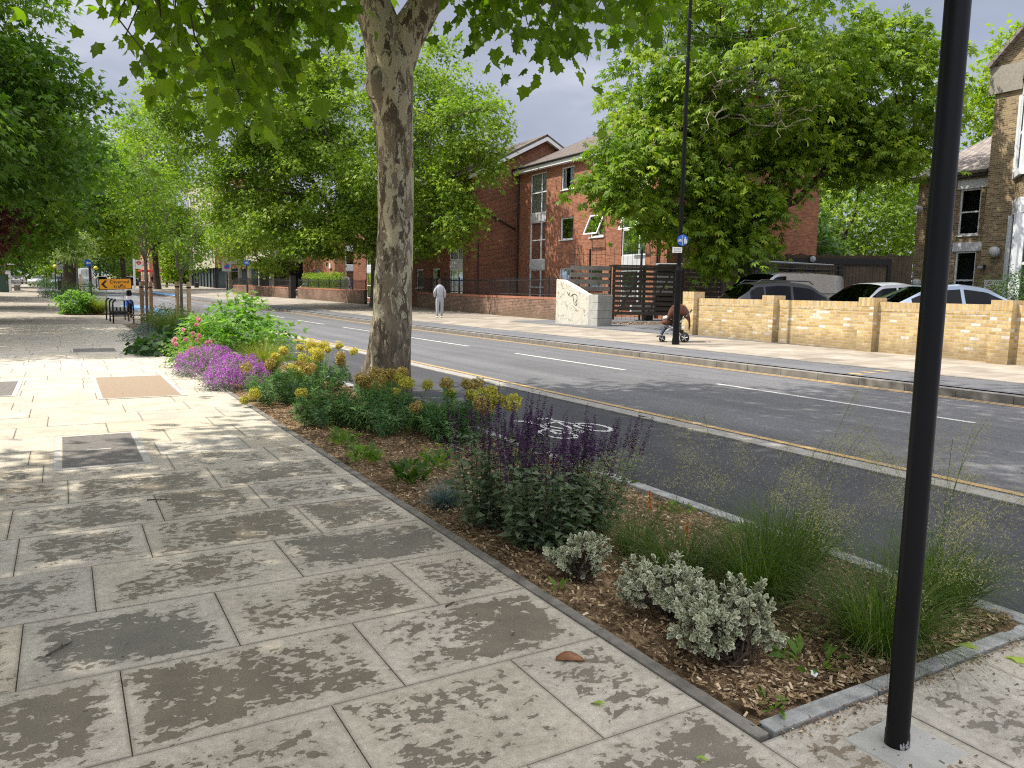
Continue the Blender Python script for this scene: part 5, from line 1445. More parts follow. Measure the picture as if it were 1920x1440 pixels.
def far_lamp():
    x, y = 14.66, 16.18; z = G(x, y)
    t = thing('lamp_post', 'tall black lamp post with thick base and round blue shared path sign', 'lamp post', (x, y, z))
    mb = MB(); mb.lathe([(.105, -.05), (.105, .12), (.092, .2), (.09, 1.15), (.093, 1.17), (.093, 1.2), (.09, 1.22), (.09, 1.95), (.094, 1.98), (.088, 2.06), (.06, 2.12), (.058, 2.2)], (x, y, z), 24); mb.build('base', M['black_paint'], t, smooth=True)
    mb = MB(); mb.lathe([(.058, 2.2), (.056, 5), (.045, 9.5)], (x, y, z), 20); mb.build('column', M['black_paint'], t, smooth=True)
    mb = MB(); mb.tube([(x, y, z + 9.5), (x - .3, y, z + 9.8), (x - 1.2, y, z + 9.9)], .035, 8); mb.build('bracket_arm', M['black_paint'], t)
    mb = MB(); mb.box((x - 1.45, y, z + 9.88), (.6, .22, .12)); mb.build('lantern', M['sign_grey'], t, bevel=.03)
    n = Vector((-.72, -.69, 0)); rt = Vector((0, 0, 1)).cross(n)
    c = Vector((x, y, 0)) + n * .085 + rt * .075
    disc_sign(t, (c.x, c.y, 3.02), n, 0.15, 'shared')
    c2 = Vector((x, y, 0)) + n * .075 - rt * .06
    mb = MB(); mb.box((c2.x, c2.y, 2.76), (.26, .012, .155), math.atan2(rt.y, rt.x)); p = mb.build('plate', M['sign_white'], t)
    mm = frame_M(Vector((c2.x, c2.y, 2.76)) + n * .008, rt, (0, 0, 1))
    mb = MB()
    for yy_, words in ((.032, ((-.10, -.05), (-.03, .09))), (-.03, ((-.09, .0), (.02, .10)))):
        for a, b in words: mb.prism([(a, yy_ - .011), (b, yy_ - .011), (b, yy_ + .011), (a, yy_ + .011)], lambda q, r_, k: tuple(mm @ Vector((q, r_, .002 * k))))
    mb.build('small_print', M['sign_grey'], t)
    mb = MB(); mb.tube([(c.x - n.x * .02, c.y - n.y * .02, 3.02), (x, y, 3.02)], .02, 6); mb.tube([(c2.x, c2.y, 2.76), (x, y, 2.76)], .015, 6); mb.build('sign_clip', M['galvanised'], t)
far_lamp()

def diversion():
    x, y = 2.3, 44.0; z = G(x, y)
    t = thing('diversion_sign', 'orange diverted traffic sign with black arrow on a grey metal frame', 'sign', (x, y, z))
    cz = z + 1.53; w, h = 1.50, .56; a = R(4)
    f = Face((x - w / 2, y - .0), (x + w / 2, y), 1)
    tilt = Matrix.Translation((x, y, cz)) @ Matrix.Rotation(R(-3.0), 4, 'Y') 
    def P(u, v, d): return tuple(tilt @ Vector((u, -d, v)))
    def plate(mb, u0, u1, v0, v1, d0, d1, r=.05):
        pts = []
        for cx, cy, s in ((u1 - r, v0 + r, -90), (u1 - r, v1 - r, 0), (u0 + r, v1 - r, 90), (u0 + r, v0 + r, 180)):
            for k in range(5): aa = R(s + 22.5 * k); pts.append((cx + r * math.cos(aa), cy + r * math.sin(aa)))
        mb.prism(pts, lambda p, q, k: P(p, q, d1 if k else d0))
    mb = MB(); plate(mb, -w / 2, w / 2, -h / 2, h / 2, 0, .02); mb.build('border_plate', M['sign_black'], t)
    mb = MB(); plate(mb, -w / 2 + .035, w / 2 - .035, -h / 2 + .035, h / 2 - .035, .0205, .024); pl = mb.build('orange_face', M['sign_orange'], t)
    mb = MB(); mb.prism([(-.64, .0), (-.46, .19), (-.35, .19), (-.51, .0), (-.35, -.19), (-.46, -.19)], lambda p, q, k: P(p, q, .025 + .004 * k)); mb.build('chevron', M['sign_black'], t)
    mm = tilt @ frame_M((0, -.03, 0), (1, 0, 0), (0, 0, 1))
    text_mesh('lettering', 'Diverted', .245, M['sign_black'], t, mm @ Matrix.Translation((.21, .10, 0)), thick=.004)
    text_mesh('lettering', 'traffic', .245, M['sign_black'], t, mm @ Matrix.Translation((.20, -.115, 0)), thick=.004)
    mb = MB()
    for u in (-.42, .34):
        mb.tube([(x + u, y + .03, cz + .1), (x + u, y + .05, z + .02)], .02, 6); mb.tube([(x + u, y + .04, cz - .2), (x + u + .05, y + .75, z + .02)], .02, 6)
    mb.tube([(x - .42, y + .04, cz - .55), (x + .34, y + .04, cz - .55)], .018, 6); mb.tube([(x - .42, y + .04, z + .12), (x + .34, y + .04, z + .12)], .018, 6)
    mb.build('stand_frame', M['galvanised'], t)
    b = thing('sign_ballast', 'black ribbed rubber ballast block at the foot of the orange sign', 'ballast block', (x + .1, y - .1, z))
    mb = MB(); mb.box((x + .1, y - .12, z + .09), (.75, .3, .18)); mb.build('block', M['rubber'], b, bevel=.03)
    mb = MB()
    for k in range(4): mb.box((x - .16 + k * .17, y - .1, z + .27), (.07, .26, .2))
    mb.build('ribs', M['rubber'], b, bevel=.02)
diversion()

def stands():
    lab = ['black cycle stand nearest the camera of the row of three', 'black cycle stand in the middle of the row of three', 'black cycle stand at the back of the row, nearest the orange sign']
    for i, (xa, xb, y) in enumerate(((1.69, 2.42, 34.6), (1.66, 2.36, 36.4), (1.60, 2.33, 38.1))):
        t = thing('cycle_stand', lab[i], 'cycle stand', ((xa + xb) / 2, y, G(xa, y)), group='row of three cycle stands')
        z = G(xa, y); r = .17; h = .95; pts = [(xa, y, z)]
        for k in range(7): a = math.pi - k * math.pi / 12; pts.append((xa + r + r * math.cos(a), y, z + h - r + r * math.sin(a)))
        for k in range(7): a = math.pi / 2 - k * math.pi / 12; pts.append((xb - r + r * math.cos(a), y, z + h - r + r * math.sin(a)))
        pts.append((xb, y, z))
        mb = MB(); mb.tube(pts, .028, 10); mb.build('hoop', M['black_paint'], t, smooth=True)
        mb = MB(); mb.tube([(xa, y, z + .22), (xb, y, z + .22)], .018, 8); mb.build('tapping_rail', M['black_paint'], t, smooth=True)
        mb = MB(); mb.tube(pts[6:10], .0305, 10); mb.build('reflective_band', M['sign_white'], t, smooth=True)
        if i == 0:
            mb = MB(); mb.box((xb - .09, y, z + .52), (.10, .03, .58)); mb.build('sleeve', M['black_paint'], t)
stands()

def bollard(x, y, h, r, label, band=True):
    z = G(x, y)
    t = thing('bollard', label, 'bollard', (x, y, z), group='black bollards')
    mb = MB(); mb.lathe([(r * 1.2, -.05), (r * 1.2, .08), (r, .12), (r, h * .93), (r * .8, h), (.01, h + .01)], (x, y, z), 14); mb.build('post', M['black_paint'], t, smooth=True)
    if band:
        mb = MB(); mb.lathe([(r + .005, h * .62), (r + .005, h * .78)], (x, y, z), 14); mb.build('white_band', M['sign_white'], t)
        mb = MB(); mb.lathe([(r + .045, h * .36), (r + .045, h * .6)], (x, y, z), 14); mb.build('blue_sleeve', M['sign_blue'], t)
bollard(2.80, 42.4, 1.25, .12, 'black bollard with white band and blue sleeve behind the cycle stands')
bollard(13.27, 124.3, .9, .16, 'small plain black bollard far off near the junction', False)

def post_sign(x, y, h, label, kind, pr=.055, cat='sign', nrm=(0, -1)):
    z = G(x, y)
    t = thing('road_sign', label, cat, (x, y, z), group='road signs along the street')
    mb = MB(); mb.tube([(x, y, z - .1), (x, y, z + h)], pr, 10); mb.build('post', M['black_iron'], t, smooth=True)
    return t, z
t, z = post_sign(2.08, 76.0, 3.1, 'round blue sign on a black post left of the orange diversion sign', 'b', .11)
disc_sign(t, (1.98, 75.85, z + 2.95), (-.1, -1), .30, 'arrow')
t, z = post_sign(14.13, 71.2, 3.3, 'round blue cycle sign on a black post in front of the farthest low wall', 'b', .07)
disc_sign(t, (14.1, 71.05, z + 3.2), (-.2, -1), .24, 'cycle')
t, z = post_sign(15.0, 85.77, 3.4, 'square grey plate with dark blue no waiting roundel on a black post', 'n', .09)
mb = MB(); mb.box((14.95, 85.6, z + 2.95), (.92, .03, 1.0)); mb.build('plate', M['sign_grey'], t)
mb = MB(); mb.disc((14.95, 85.57, z + 3.0), (0, -1, 0), .30, 22, .012); mb.build('red_ring', M['sign_red'], t)
mb = MB(); mb.disc((14.95, 85.56, z + 3.0), (0, -1, 0), .24, 22, .012); mb.build('blue_disc', M['sign_blue'], t)
mb = MB(); mb.box((14.95, 85.6, z + 3.62), (.95, .03, .12)); mb.build('top_plate', M['sign_grey'], t)
t, z = post_sign(-.06, 103.0, 3.6, 'square white sign with black outline symbol on a black post by the thick dark trunk', 'w', .07)
mb = MB(); mb.box((-.06, 102.85, z + 3.0), (.95, .03, 1.25)); mb.build('plate', M['sign_white'], t)
mb = MB()
for a, b in (((-.38, 3.45), (.0, 3.15)), ((.38, 3.45), (.0, 3.15)), ((.0, 3.15), (-.3, 2.95)), ((.0, 3.15), (.3, 2.95)), ((-.4, 3.5), (.4, 3.5))): mb.tube([(-.06 + a[0], 102.82, z + a[1]), (-.06 + b[0], 102.82, z + b[1])], .045, 5)
mb.build('symbol', M['sign_black'], t)
mb = MB()
for k in range(2): mb.box((-.06, 102.83, z + 2.72 - k * .16), (.55, .01, .07))
mb.build('text_line', M['sign_grey'], t)
t = thing('street_name_sign', 'white street name plate on a white post at the far left', 'sign', (-5.1, 99.0, rise(99)), group='road signs along the street')
mb = MB(); mb.tube([(-5.3, 99, rise(99) - .1), (-5.3, 99, rise(99) + 3.0)], .07, 8); mb.build('post', M['white_paint'], t); mb = MB(); mb.box((-4.6, 98.95, rise(99) + 2.9), (1.0, .05, .32)); mb.build('plate', M['sign_white'], t)

for x, y, lab in ((-.75, 112.9, 'crossing beacon with yellow globe left of the thick dark trunk'), (4.02, 121.5, 'crossing beacon with yellow globe behind the white van')):
    z = G(x, y); t = thing('crossing_beacon', lab, 'crossing beacon', (x, y, z), group='zebra crossing beacons')
    mb = MB()
    for k in range(6): mb.tube([(x, y, z + k * .43), (x, y, z + k * .43 + .43)], .07, 8)
    mb.build('post', M['black_iron'], t); mb = MB(); mb.ball((x, y, z + 2.8), .24, 12, 8); mb.build('globe', M['sign_yellow'], t, smooth=True)

def street_lamp(x, y, h, label, r=.09):
    z = G(x, y); t = thing('lamp_post', label, 'lamp post', (x, y, z), group='distant lamp posts')
    mb = MB(); mb.lathe([(r * 1.6, -.1), (r * 1.6, 1.3), (r, 1.45), (r * .7, h)], (x, y, z), 12); mb.build('column', M['black_iron'], t, smooth=True)
    mb = MB(); mb.tube([(x, y, z + h), (x - .5, y, z + h + .3), (x - 1.4, y, z + h + .35)], .045, 6); mb.build('bracket_arm', M['black_iron'], t)
    mb = MB(); mb.box((x - 1.7, y, z + h + .33), (.6, .25, .14)); mb.build('lantern', M['sign_grey'], t)
street_lamp(9.4, 110.0, 8.5, 'black lamp post rising behind the left pair of tree stakes', .14)
street_lamp(-2.3, 130.0, 7.5, 'thin black lamp post far down the left pavement', .07)
street_lamp(18.2, 215.0, 8.0, 'thin distant lamp post before the cream building', .10)

def litter_bin(x, y, label, mat='black_iron', w=.55, h=1.15):
    z = G(x, y); t = thing('litter_bin', label, 'litter bin', (x, y, z), group='litter bins')
    mb = MB(); mb.box((x, y, z + h * .42), (w, w, h * .84)); mb.build('body', M[mat], t, bevel=.03)
    mb = MB(); mb.box((x, y, z + h * .95), (w + .06, w + .06, h * .1)); mb.build('lid', M[mat], t, bevel=.02)
    mb = MB(); mb.box((x, y - w / 2 - .004, z + h * .78), (w * .6, .006, h * .1)); mb.build('slot', M['sign_grey'], t)
litter_bin(-.17, 109.0, 'round-topped black litter bin beside the thick dark trunk', h=1.5, w=.7)
litter_bin(16.9, 121.0, 'dark litter bin standing on the far pavement near the glazed building')

t = thing('advertising_panel', 'green and white poster panel in front of the glazed corner building', 'poster panel', (20.3, 118, 1.35))
z = G(20.3, 118); mb = MB(); mb.box((20.3, 112, z + 1.25), (1.7, .3, 2.3)); mb.build('case', M['sign_grey'], t, bevel=.04)
mb = MB(); mb.box((20.3, 111.83, z + 1.85), (1.4, .02, 1.0)); mb.build('green_poster', M['lichen_green'], t); mb = MB(); mb.box((20.3, 111.83, z + .85), (1.4, .02, .9)); mb.build('white_poster', M['sign_white'], t)

def bus_stop():
    x, y = 10.4, 130.0; z = G(x, y) + .1
    t = thing('bus_shelter', 'bus shelter with red roof edge on the far pavement', 'bus shelter', (x, y, z))
    mb = MB(); mb.box((x + 1.0, y, z + 2.55), (2.6, 5.0, .28)); mb.build('roof', M['sign_red'], t, bevel=.05)
    mb = MB()
    for dx, dy in ((0, -2.3), (2.1, -2.3), (2.1, 2.3), (0, 2.3)): mb.tube([(x + dx, y + dy, z), (x + dx, y + dy, z + 2.45)], .05, 6)
    mb.build('legs', M['black_iron'], t)
    mb = MB(); mb.box2((x + 2.05, y - 2.2, z + .4), (x + 2.09, y + 2.2, z + 2.2)); mb.build('glazed_back', M['window_glass'], t)
    mb = MB(); mb.box2((x + 1.6, y - 1.8, z + .45), (x + 2.0, y + 1.8, z + .52)); mb.build('bench', M['sign_red'], t)
    t = thing('bus_stop_flag', 'white bus stop post with round red roundel flag', 'bus stop', (9.2, 127, z))
    mb = MB(); mb.box((9.2, 127, z + 2.1), (.28, .18, 4.2)); mb.build('post', M['sign_white'], t)
    mb = MB(); mb.box((9.85, 127, z + 3.4), (.9, .08, 1.3)); mb.build('flag', M['sign_white'], t)
    mb = MB()
    for i in range(18):
        a0, a1 = 2 * math.pi * i / 18, 2 * math.pi * (i + 1) / 18
        mb.prism([(.3 * math.cos(a0), .3 * math.sin(a0)), (.3 * math.cos(a1), .3 * math.sin(a1)), (.19 * math.cos(a1), .19 * math.sin(a1)), (.19 * math.cos(a0), .19 * math.sin(a0))], lambda p, q, k: (9.85 + p, 126.945 - .01 * k, z + 3.65 + q))
    mb.prism([(-.36, -.07), (.36, -.07), (.36, .07), (-.36, .07)], lambda p, q, k: (9.85 + p, 126.93 - .01 * k, z + 3.65 + q)); mb.build('roundel', M['sign_red'], t)
bus_stop()

def left_edge():
    z = rise(92)
    t = thing('brick_pier', 'red brick garden pier with stone cap at the far left', 'pier', (-5.4, 92, z))
    mb = MB(); mb.box((-5.45, 93.5, z + 1.3), (.9, .9, 2.9)); mb.build('shaft', M['red_brick'], t); mb = MB(); mb.box((-5.45, 93.5, z + 2.83), (1.1, 1.1, .16)); mb.build('cap', M['stone_trim'], t)
    t = thing('street_cabinet', 'dark green telecom cabinet in front of the white pier at the far left', 'cabinet', (-5.1, 91.2, z))
    mb = MB(); mb.box((-5.0, 91.2, z + .85), (.75, .5, 1.7)); mb.build('body', M['bottle_green'], t, bevel=.02); mb = MB(); mb.box((-5.0, 91.2, z + 1.74), (.8, .55, .06)); mb.build('lid', M['bottle_green'], t)
    mb = MB(); mb.box((-4.75, 90.945, z + .95), (.03, .02, .18)); mb.build('handle', M['sign_grey'], t)
    t = thing('white_pier', 'white painted garden pier behind the dark cabinet', 'pier', (-4.95, 96.5, rise(96)))
    mb = MB(); mb.box((-4.95, 96.5, rise(96) + 1.0), (.6, .6, 2.1)); mb.build('shaft', M['white_paint'], t); mb = MB(); mb.box((-4.95, 96.5, rise(96) + 2.1), (.7, .7, .1)); mb.build('cap', M['white_paint'], t)
    t = thing('picket_fence', 'short grey picket fence over a low stone wall at the far left', 'fence', (-4.7, 102, rise(102)))
    mb = MB()
    for k in range(11): mb.box((-4.75 + .06 * k, 100 + k * .55, rise(102) + 1.05), (.05, .2, 1.1))
    mb.box((-4.45, 102.8, rise(102) + 1.3), (.06, 6, .08)); mb.build('pickets', M['galvanised'], t); mb = MB(); mb.box((-4.4, 102.6, rise(102) + .25), (.35, 6, .6)); mb.build('plinth', M['old_kerb'], t)
left_edge()

# ================================================================ VEHICLES
def sm(xs, pts):
    px_, py_ = zip(*pts)
    y = np.interp(xs, px_, py_)
    return y
def vehicle(name, label, L, wid, belt, roof, arch, panes, screens, paint, wheels, z_low=0.2, group='cars', cat='car', tumble=0.80, roof_glass=False, rear_light='light_red'):
    """lofted body along x (0 rear .. L front). belt/roof: lists of (x, z). panes: side glass x-ranges; screens: x-ranges of rear and front screens"""
    t = thing(name, label, cat, (0, 0, 0), group=group)
    brk = sorted({0, L, *[p[0] for p in belt], *[p[0] for p in roof], *[v for r_ in panes for v in r_], *[v for r_ in screens for v in r_]})
    xs = []
    for a, b in zip(brk[:-1], brk[1:]):
        n = max(1, int((b - a) / .12)); xs += [a + (b - a) * i / n for i in range(n)]
    xs.append(L)
    xs = np.array(xs)
    zb = sm(xs, belt); zr = np.maximum(sm(xs, roof), zb + .004)
    # soften
    for arr in (zb, zr):
        a2 = arr.copy(); a2[1:-1] = .25 * arr[:-2] + .5 * arr[1:-1] + .25 * arr[2:]; arr[1:-1] = a2[1:-1]
    zr = np.maximum(zr, zb + .004)
    e = np.minimum(xs, L - xs)
    w = wid / 2 * (1 - .22 * np.exp(-e / .16) - .07 * np.exp(-e / .5))
    rows = []
    for x, b, r_, ww in zip(xs, zb, zr, w):
        h = r_ - b; k = min(1, h / .45)
        tw = ww * (1 - (1 - tumble) * k) * (.97 if k < .1 else 1)
        low = z_low + (.12 if min(x, L - x) < .1 else 0)
        P = [(0, low), (ww * .86, low), (ww * .97, low + .10), (ww, low + .3 * (b - low)), (ww * 1.0, low + .62 * (b - low)), (ww * .985, b - .06), (ww * .955, b), 
             (tw * (.97), b + max(h - .09 * k, .001) * .97), (tw * .93, b + h * .985), (tw * .72, r_ + .025 * k), (tw * .36, r_ + .045 * k + .01), (0, r_ + .05 * k + .012)]
        rows.append([(x - L / 2, -y, z) for y, z in P] + [(x - L / 2, y, z) for y, z in P[-2:0:-1]])
    m = len(rows[0]); V = [p for r_ in rows for p in r_]
    body, glassf, roofg = [], [], []
    for i in range(len(xs) - 1):
        xm = (xs[i] + xs[i + 1]) / 2; hm = (zr[i] - zb[i] + zr[i + 1] - zb[i + 1]) / 2
        for j in range(m):
            f = (i * m + j, i * m + (j + 1) % m, (i + 1) * m + (j + 1) % m, (i + 1) * m + j)
            jj = j if j < 11 else m - 1 - j
            g = False
            if jj == 6 and any(a < xm < b for a, b in panes) and hm > .1: g = True
            if jj >= 8 and any(a < xm < b for a, b in screens) and hm > .03: g = True
            if roof_glass and jj >= 9 and screens[0][1] + .1 < xm < screens[1][0] - .1: g = True
            (glassf if g else body).append(f)
    n = len(rows)
    body += [tuple(range(m))[::-1], tuple(range((n - 1) * m, n * m))]
    mb = MB(); mb.add(V, body); mb.build('body', M[paint], t, smooth=True)
    mb = MB(); mb.add(V, glassf); mb.build('windows', M['car_glass'], t, smooth=True)
    # dark seals round the side glass and sills
    for sx in (-1, 1):
        mb = MB(); yy = wid / 2 * .99
        mb.box((panes[-1][1] - L / 2 - .25, sx * (yy + .07), sm([panes[-1][1] - .2], belt)[0] + .08), (.12, .2, .13)); mb.build('mirror', M[paint], t, bevel=.04, seg=2)
        mb = MB(); mb.box((L / 2 - .14, sx * wid * .36, sm([L - .15], belt)[0] - .12), (.2, .34, .13)); mb.build('headlight', M['light_clear'], t, bevel=.04, seg=2)
        mb = MB(); mb.box((-L / 2 + .09, sx * wid * .385, sm([.1], belt)[0] - .10), (.14, .26, .16)); mb.build('tail_light', M[rear_light], t, bevel=.03, seg=2)
        for wx in wheels:
            r = .33; 
            mb = MB(); c = Vector((wx - L / 2, sx * (wid / 2 - .10), r)); 
            mb.tube([c + Vector((0, -.105, 0)), c + Vector((0, -.11 * .6, 0)), c + Vector((0, .066, 0)), c + Vector((0, .105, 0))], [r * .9, r, r, r * .9], 22); wh = mb.build('wheel', M['rubber'], t, smooth=True)
            mb = MB(); mb.tube([c + Vector((0, sx * .10, 0)), c + Vector((0, sx * .118, 0))], r * .62, 18); mb.build('rim', M['alloy'], wh)
            mb = MB(); cc = c + Vector((0, sx * .0, .03)); mb.tube([cc + Vector((0, sx * .02, 0)), cc + Vector((0, sx * .103, 0))], r * 1.13, 22); mb.build('wheel_arch', M['plastic_black'], wh)
    mb = MB(); mb.box((0, 0, z_low + .02), (L * .9, wid * .9, .12)); mb.build('underbody', M['plastic_black'], t)
    mb = MB()
    for s_ in (panes[0][0] + .5, (panes[0][1] + panes[-1][0]) / 2 + .05):
        pass
    return t
def place(t, x, y, az, z=None):
    t.location = (x, y, G(x, y) if z is None else z); t.rotation_euler = (0, 0, math.pi / 2 - R(az))

v = vehicle('parked_car', 'silver blue parked car with black mirror nearest the right end of the yellow wall', 4.7, 1.88, [(0, .75), (.2, .98), (.6, 1.02), (2.0, .98), (3.5, .95), (4.4, .80), (4.7, .62)],
            [(0, .75), (.25, 1.0), (.42, 1.1), (1.25, 1.50), (2.1, 1.58), (2.8, 1.50), (3.75, .98), (4.7, .62)], 0, [(.75, 1.15), (1.2, 2.05), (2.14, 3.35)], [(.42, 1.2), (2.8, 3.75)], 'paint_silver_blue', (.95, 3.85), roof_glass=True, tumble=.76)
place(v, 20.6, 11.95, 119)
v = vehicle('parked_car', 'dark grey parked estate car with roof rails in front of the silver van', 4.55, 1.86, [(0, .8), (.15, 1.0), (.6, 1.04), (3.2, .98), (4.2, .88), (4.55, .65)],
            [(0, .8), (.12, 1.04), (.2, 1.12), (.75, 1.58), (1.6, 1.66), (2.6, 1.58), (3.5, 1.0), (4.55, .65)], 0, [(.55, 1.0), (1.06, 1.9), (1.98, 3.1)], [(.18, .72), (2.6, 3.5)], 'paint_dark_grey', (.85, 3.65))
mb = MB()
for sx in (-.62, .62): mb.tube([(-1.45, sx, 1.62), (-1.3, sx, 1.72), (.3, sx, 1.70), (.45, sx, 1.60)], .018, 6)
mb.build('roof_rails', M['plastic_black'], v)
place(v, 20.55, 17.35, 112)
v = vehicle('parked_car', 'white parked hatchback facing the wall between the dark car and the silver blue car', 4.4, 1.84, [(0, .8), (.15, .98), (3.0, .98), (4.0, .90), (4.4, .62)],
            [(0, .8), (.12, 1.0), (.55, 1.52), (1.4, 1.63), (2.4, 1.57), (3.25, 1.0), (4.4, .62)], 0, [(.5, .95), (1.0, 1.75), (1.83, 2.9)], [(.14, .52), (2.4, 3.25)], 'paint_white', (.8, 3.55))
place(v, 21.9, 15.45, -82)
v = vehicle('parked_van', 'silver van with ladder on a black roof rack by the board fence', 5.0, 1.95, [(0, 1.0), (.1, 1.22), (3.6, 1.18), (4.3, 1.12), (4.85, .95), (5.0, .7)],
            [(0, 1.0), (.05, 1.7), (.16, 1.94), (1.5, 1.99), (3.2, 1.97), (3.45, 1.92), (4.35, 1.16), (5.0, .7)], 0, [(2.95, 3.95)], [(-.5, -.4), (3.45, 4.3)], 'paint_silver', (.95, 4.0), cat='van', tumble=.88)
mb = MB()
for sy in (-.72, .72):
    mb.tube([(-2.3, sy, 2.14), (1.0, sy, 2.14)], .02, 6); mb.tube([(-2.3, sy, 2.30), (1.0, sy, 2.30)], .018, 6)
for k in range(6):
    xk = -2.3 + k * .66; mb.tube([(xk, -.72, 2.14), (xk, .72, 2.14)], .018, 6)
    for sy in (-.72, .72): mb.tube([(xk, sy, 1.95), (xk, sy, 2.30)], .016, 6)
rk = mb.build('roof_rack', M['black_iron'], v)
mb = MB()
for sy in (-.3, .12): mb.tube([(-2.4, sy, 2.36), (1.2, sy, 2.40)], .03, 6)
for k in range(12): mb.tube([(-2.3 + k * .3, -.3, 2.37), (-2.3 + k * .3, .12, 2.37)], .016, 6)
mb.build('ladder', M['galvanised'], v)
mb = MB(); mb.box((-1.0, .975, 1.3), (1.7, .012, .02)); mb.box((-1.0, -.975, 1.3), (1.7, .012, .02)); mb.build('side_rail', M['plastic_black'], v)
place(v, 22.5, 19.5, -83)
v = vehicle('parked_van', 'grey van roof showing over the hedge by the black gate post', 4.9, 1.9, [(0, 1.0), (.1, 1.22), (3.6, 1.18), (4.3, 1.12), (4.9, .7)], [(0, 1.0), (.05, 1.7), (.16, 1.94), (3.2, 1.97), (3.45, 1.92), (4.3, 1.16), (4.9, .7)], 0, [(2.95, 3.9)], [(-.5, -.4), (3.45, 4.25)], 'paint_silver', (.9, 3.9), cat='van', tumble=.88)
place(v, 20.6, 70.0, -75)
# distant traffic
v = vehicle('white_van', 'tall white van driving away past the thick dark trunk', 5.6, 2.05, [(0, 1.2), (.1, 1.5), (4.2, 1.4), (4.9, 1.2), (5.6, .8)], [(0, 1.2), (.05, 2.5), (.15, 2.75), (3.6, 2.75), (4.0, 2.6), (4.9, 1.25), (5.6, .8)], 0, [(3.4, 4.4)], [(-.5, -.4), (4.0, 4.85)], 'paint_white', (1.0, 4.6), cat='van', tumble=.93)
mb = MB(); mb.box((-2.81, 0, 1.7), (.02, .02, 1.9)); mb.box((-2.81, 0, .35), (.05, 1.7, .14)); mb.build('rear_doors_gap', M['plastic_black'], v)
place(v, 2.95, 138, -6)
v = vehicle('moving_car', 'pale silver car coming towards the camera right of the white van', 4.4, 1.82, [(0, .8), (.15, .98), (3.0, .98), (4.0, .88), (4.4, .62)], [(0, .8), (.12, 1.0), (.55, 1.45), (1.4, 1.55), (2.4, 1.5), (3.25, 1.0), (4.4, .62)], 0, [(.5, .95), (1.0, 1.75), (1.83, 2.9)], [(.14, .52), (2.4, 3.25)], 'paint_white', (.8, 3.55))
place(v, 5.7, 146, 183)
v2 = copy_tree(v); v2['label'] = 'pale silver car parked beyond the two dark walkers at the far left'; place(v2, -3.0, 140, 205)
v2 = copy_tree(v); v2['label'] = 'white car half hidden left of the two dark walkers at the far left'; place(v2, -6.3, 152, 190)
v = vehicle('parked_car', 'dark car beside the square white sign far down the left pavement', 4.4, 1.82, [(0, .8), (.15, .98), (3.0, .98), (4.0, .88), (4.4, .62)], [(0, .8), (.12, 1.0), (.55, 1.5), (1.4, 1.62), (2.4, 1.55), (3.25, 1.0), (4.4, .62)], 0, [(.5, .95), (1.0, 1.75), (1.83, 2.9)], [(.14, .52), (2.4, 3.25)], 'paint_dark_blue', (.8, 3.55))
place(v, -.5, 134, 185)
v2 = copy_tree(v); v2['label'] = 'dark car waiting across the far road left of the bus stop'; place(v2, 10.6, 150, 95)

# machine glimpsed over the slatted gate
t = thing('tipper_truck', 'small truck with pale cab window and orange edge behind the slatted gate', 'truck', (23.9, 27.0, .4))
rzt = R(-32)
def TB(c, s): 
    mb = MB(); q = Matrix.Rotation(rzt, 4, 'Z') @ Vector((c[0], c[1], 0)); mb.box((23.0 + q.x, 25.95 + q.y, c[2]), s, rzt); return mb
TB((0, .3, 1.75), (1.25, .7, 2.2)).build('cab', M['plastic_black'], t, bevel=.06, seg=2)
TB((-.05, -.07, 2.05), (1.0, .03, .8)).build('cab_window', M['panel_white'], t)
TB((.55, .2, 2.82), (.22, .5, .16)).build('orange_lamp_cover', M['orange_plastic'], t, bevel=.04)
TB((0, .25, 2.88), (1.1, .6, .1)).build('cab_roof', M['sign_grey'], t, bevel=.03)
TB((-1.1, .4, .95), (1.0, .6, .5)).build('load_bed', M['panel_white'], t)
for dx in (-.9, .5):
    TB((dx, .05, .62), (.5, .2, .5)).build('wheel', M['rubber'], t, bevel=.1, seg=3)

# ================================================================ PEOPLE
def skin_geo(J, E_, root=0, sub=2):
    """J: list of (x,y,z,r[,ry]); edges; returns V, F of the skinned surface"""
    me = bpy.data.meshes.new('tmp'); me.from_pydata([j[:3] for j in J], E_, [])
    o = bpy.data.objects.new('tmp', me); COL.objects.link(o)
    md = o.modifiers.new('s', 'SKIN'); md.use_smooth_shade = True
    for i, j in enumerate(J):
        d = me.skin_vertices[0].data[i]; d.radius = (j[3], j[4] if len(j) > 4 else j[3]); d.use_root = (i == root)
    if sub: ms = o.modifiers.new('sub', 'SUBSURF'); ms.levels = sub; ms.render_levels = sub
    dg = bpy.context.evaluated_depsgraph_get(); ev = o.evaluated_get(dg); m2 = ev.to_mesh()
    V = [tuple(v_.co) for v_ in m2.vertices]; F = [tuple(p.vertices) for p in m2.polygons]
    ev.to_mesh_clear(); bpy.data.objects.remove(o); bpy.data.meshes.remove(me)
    return V, F

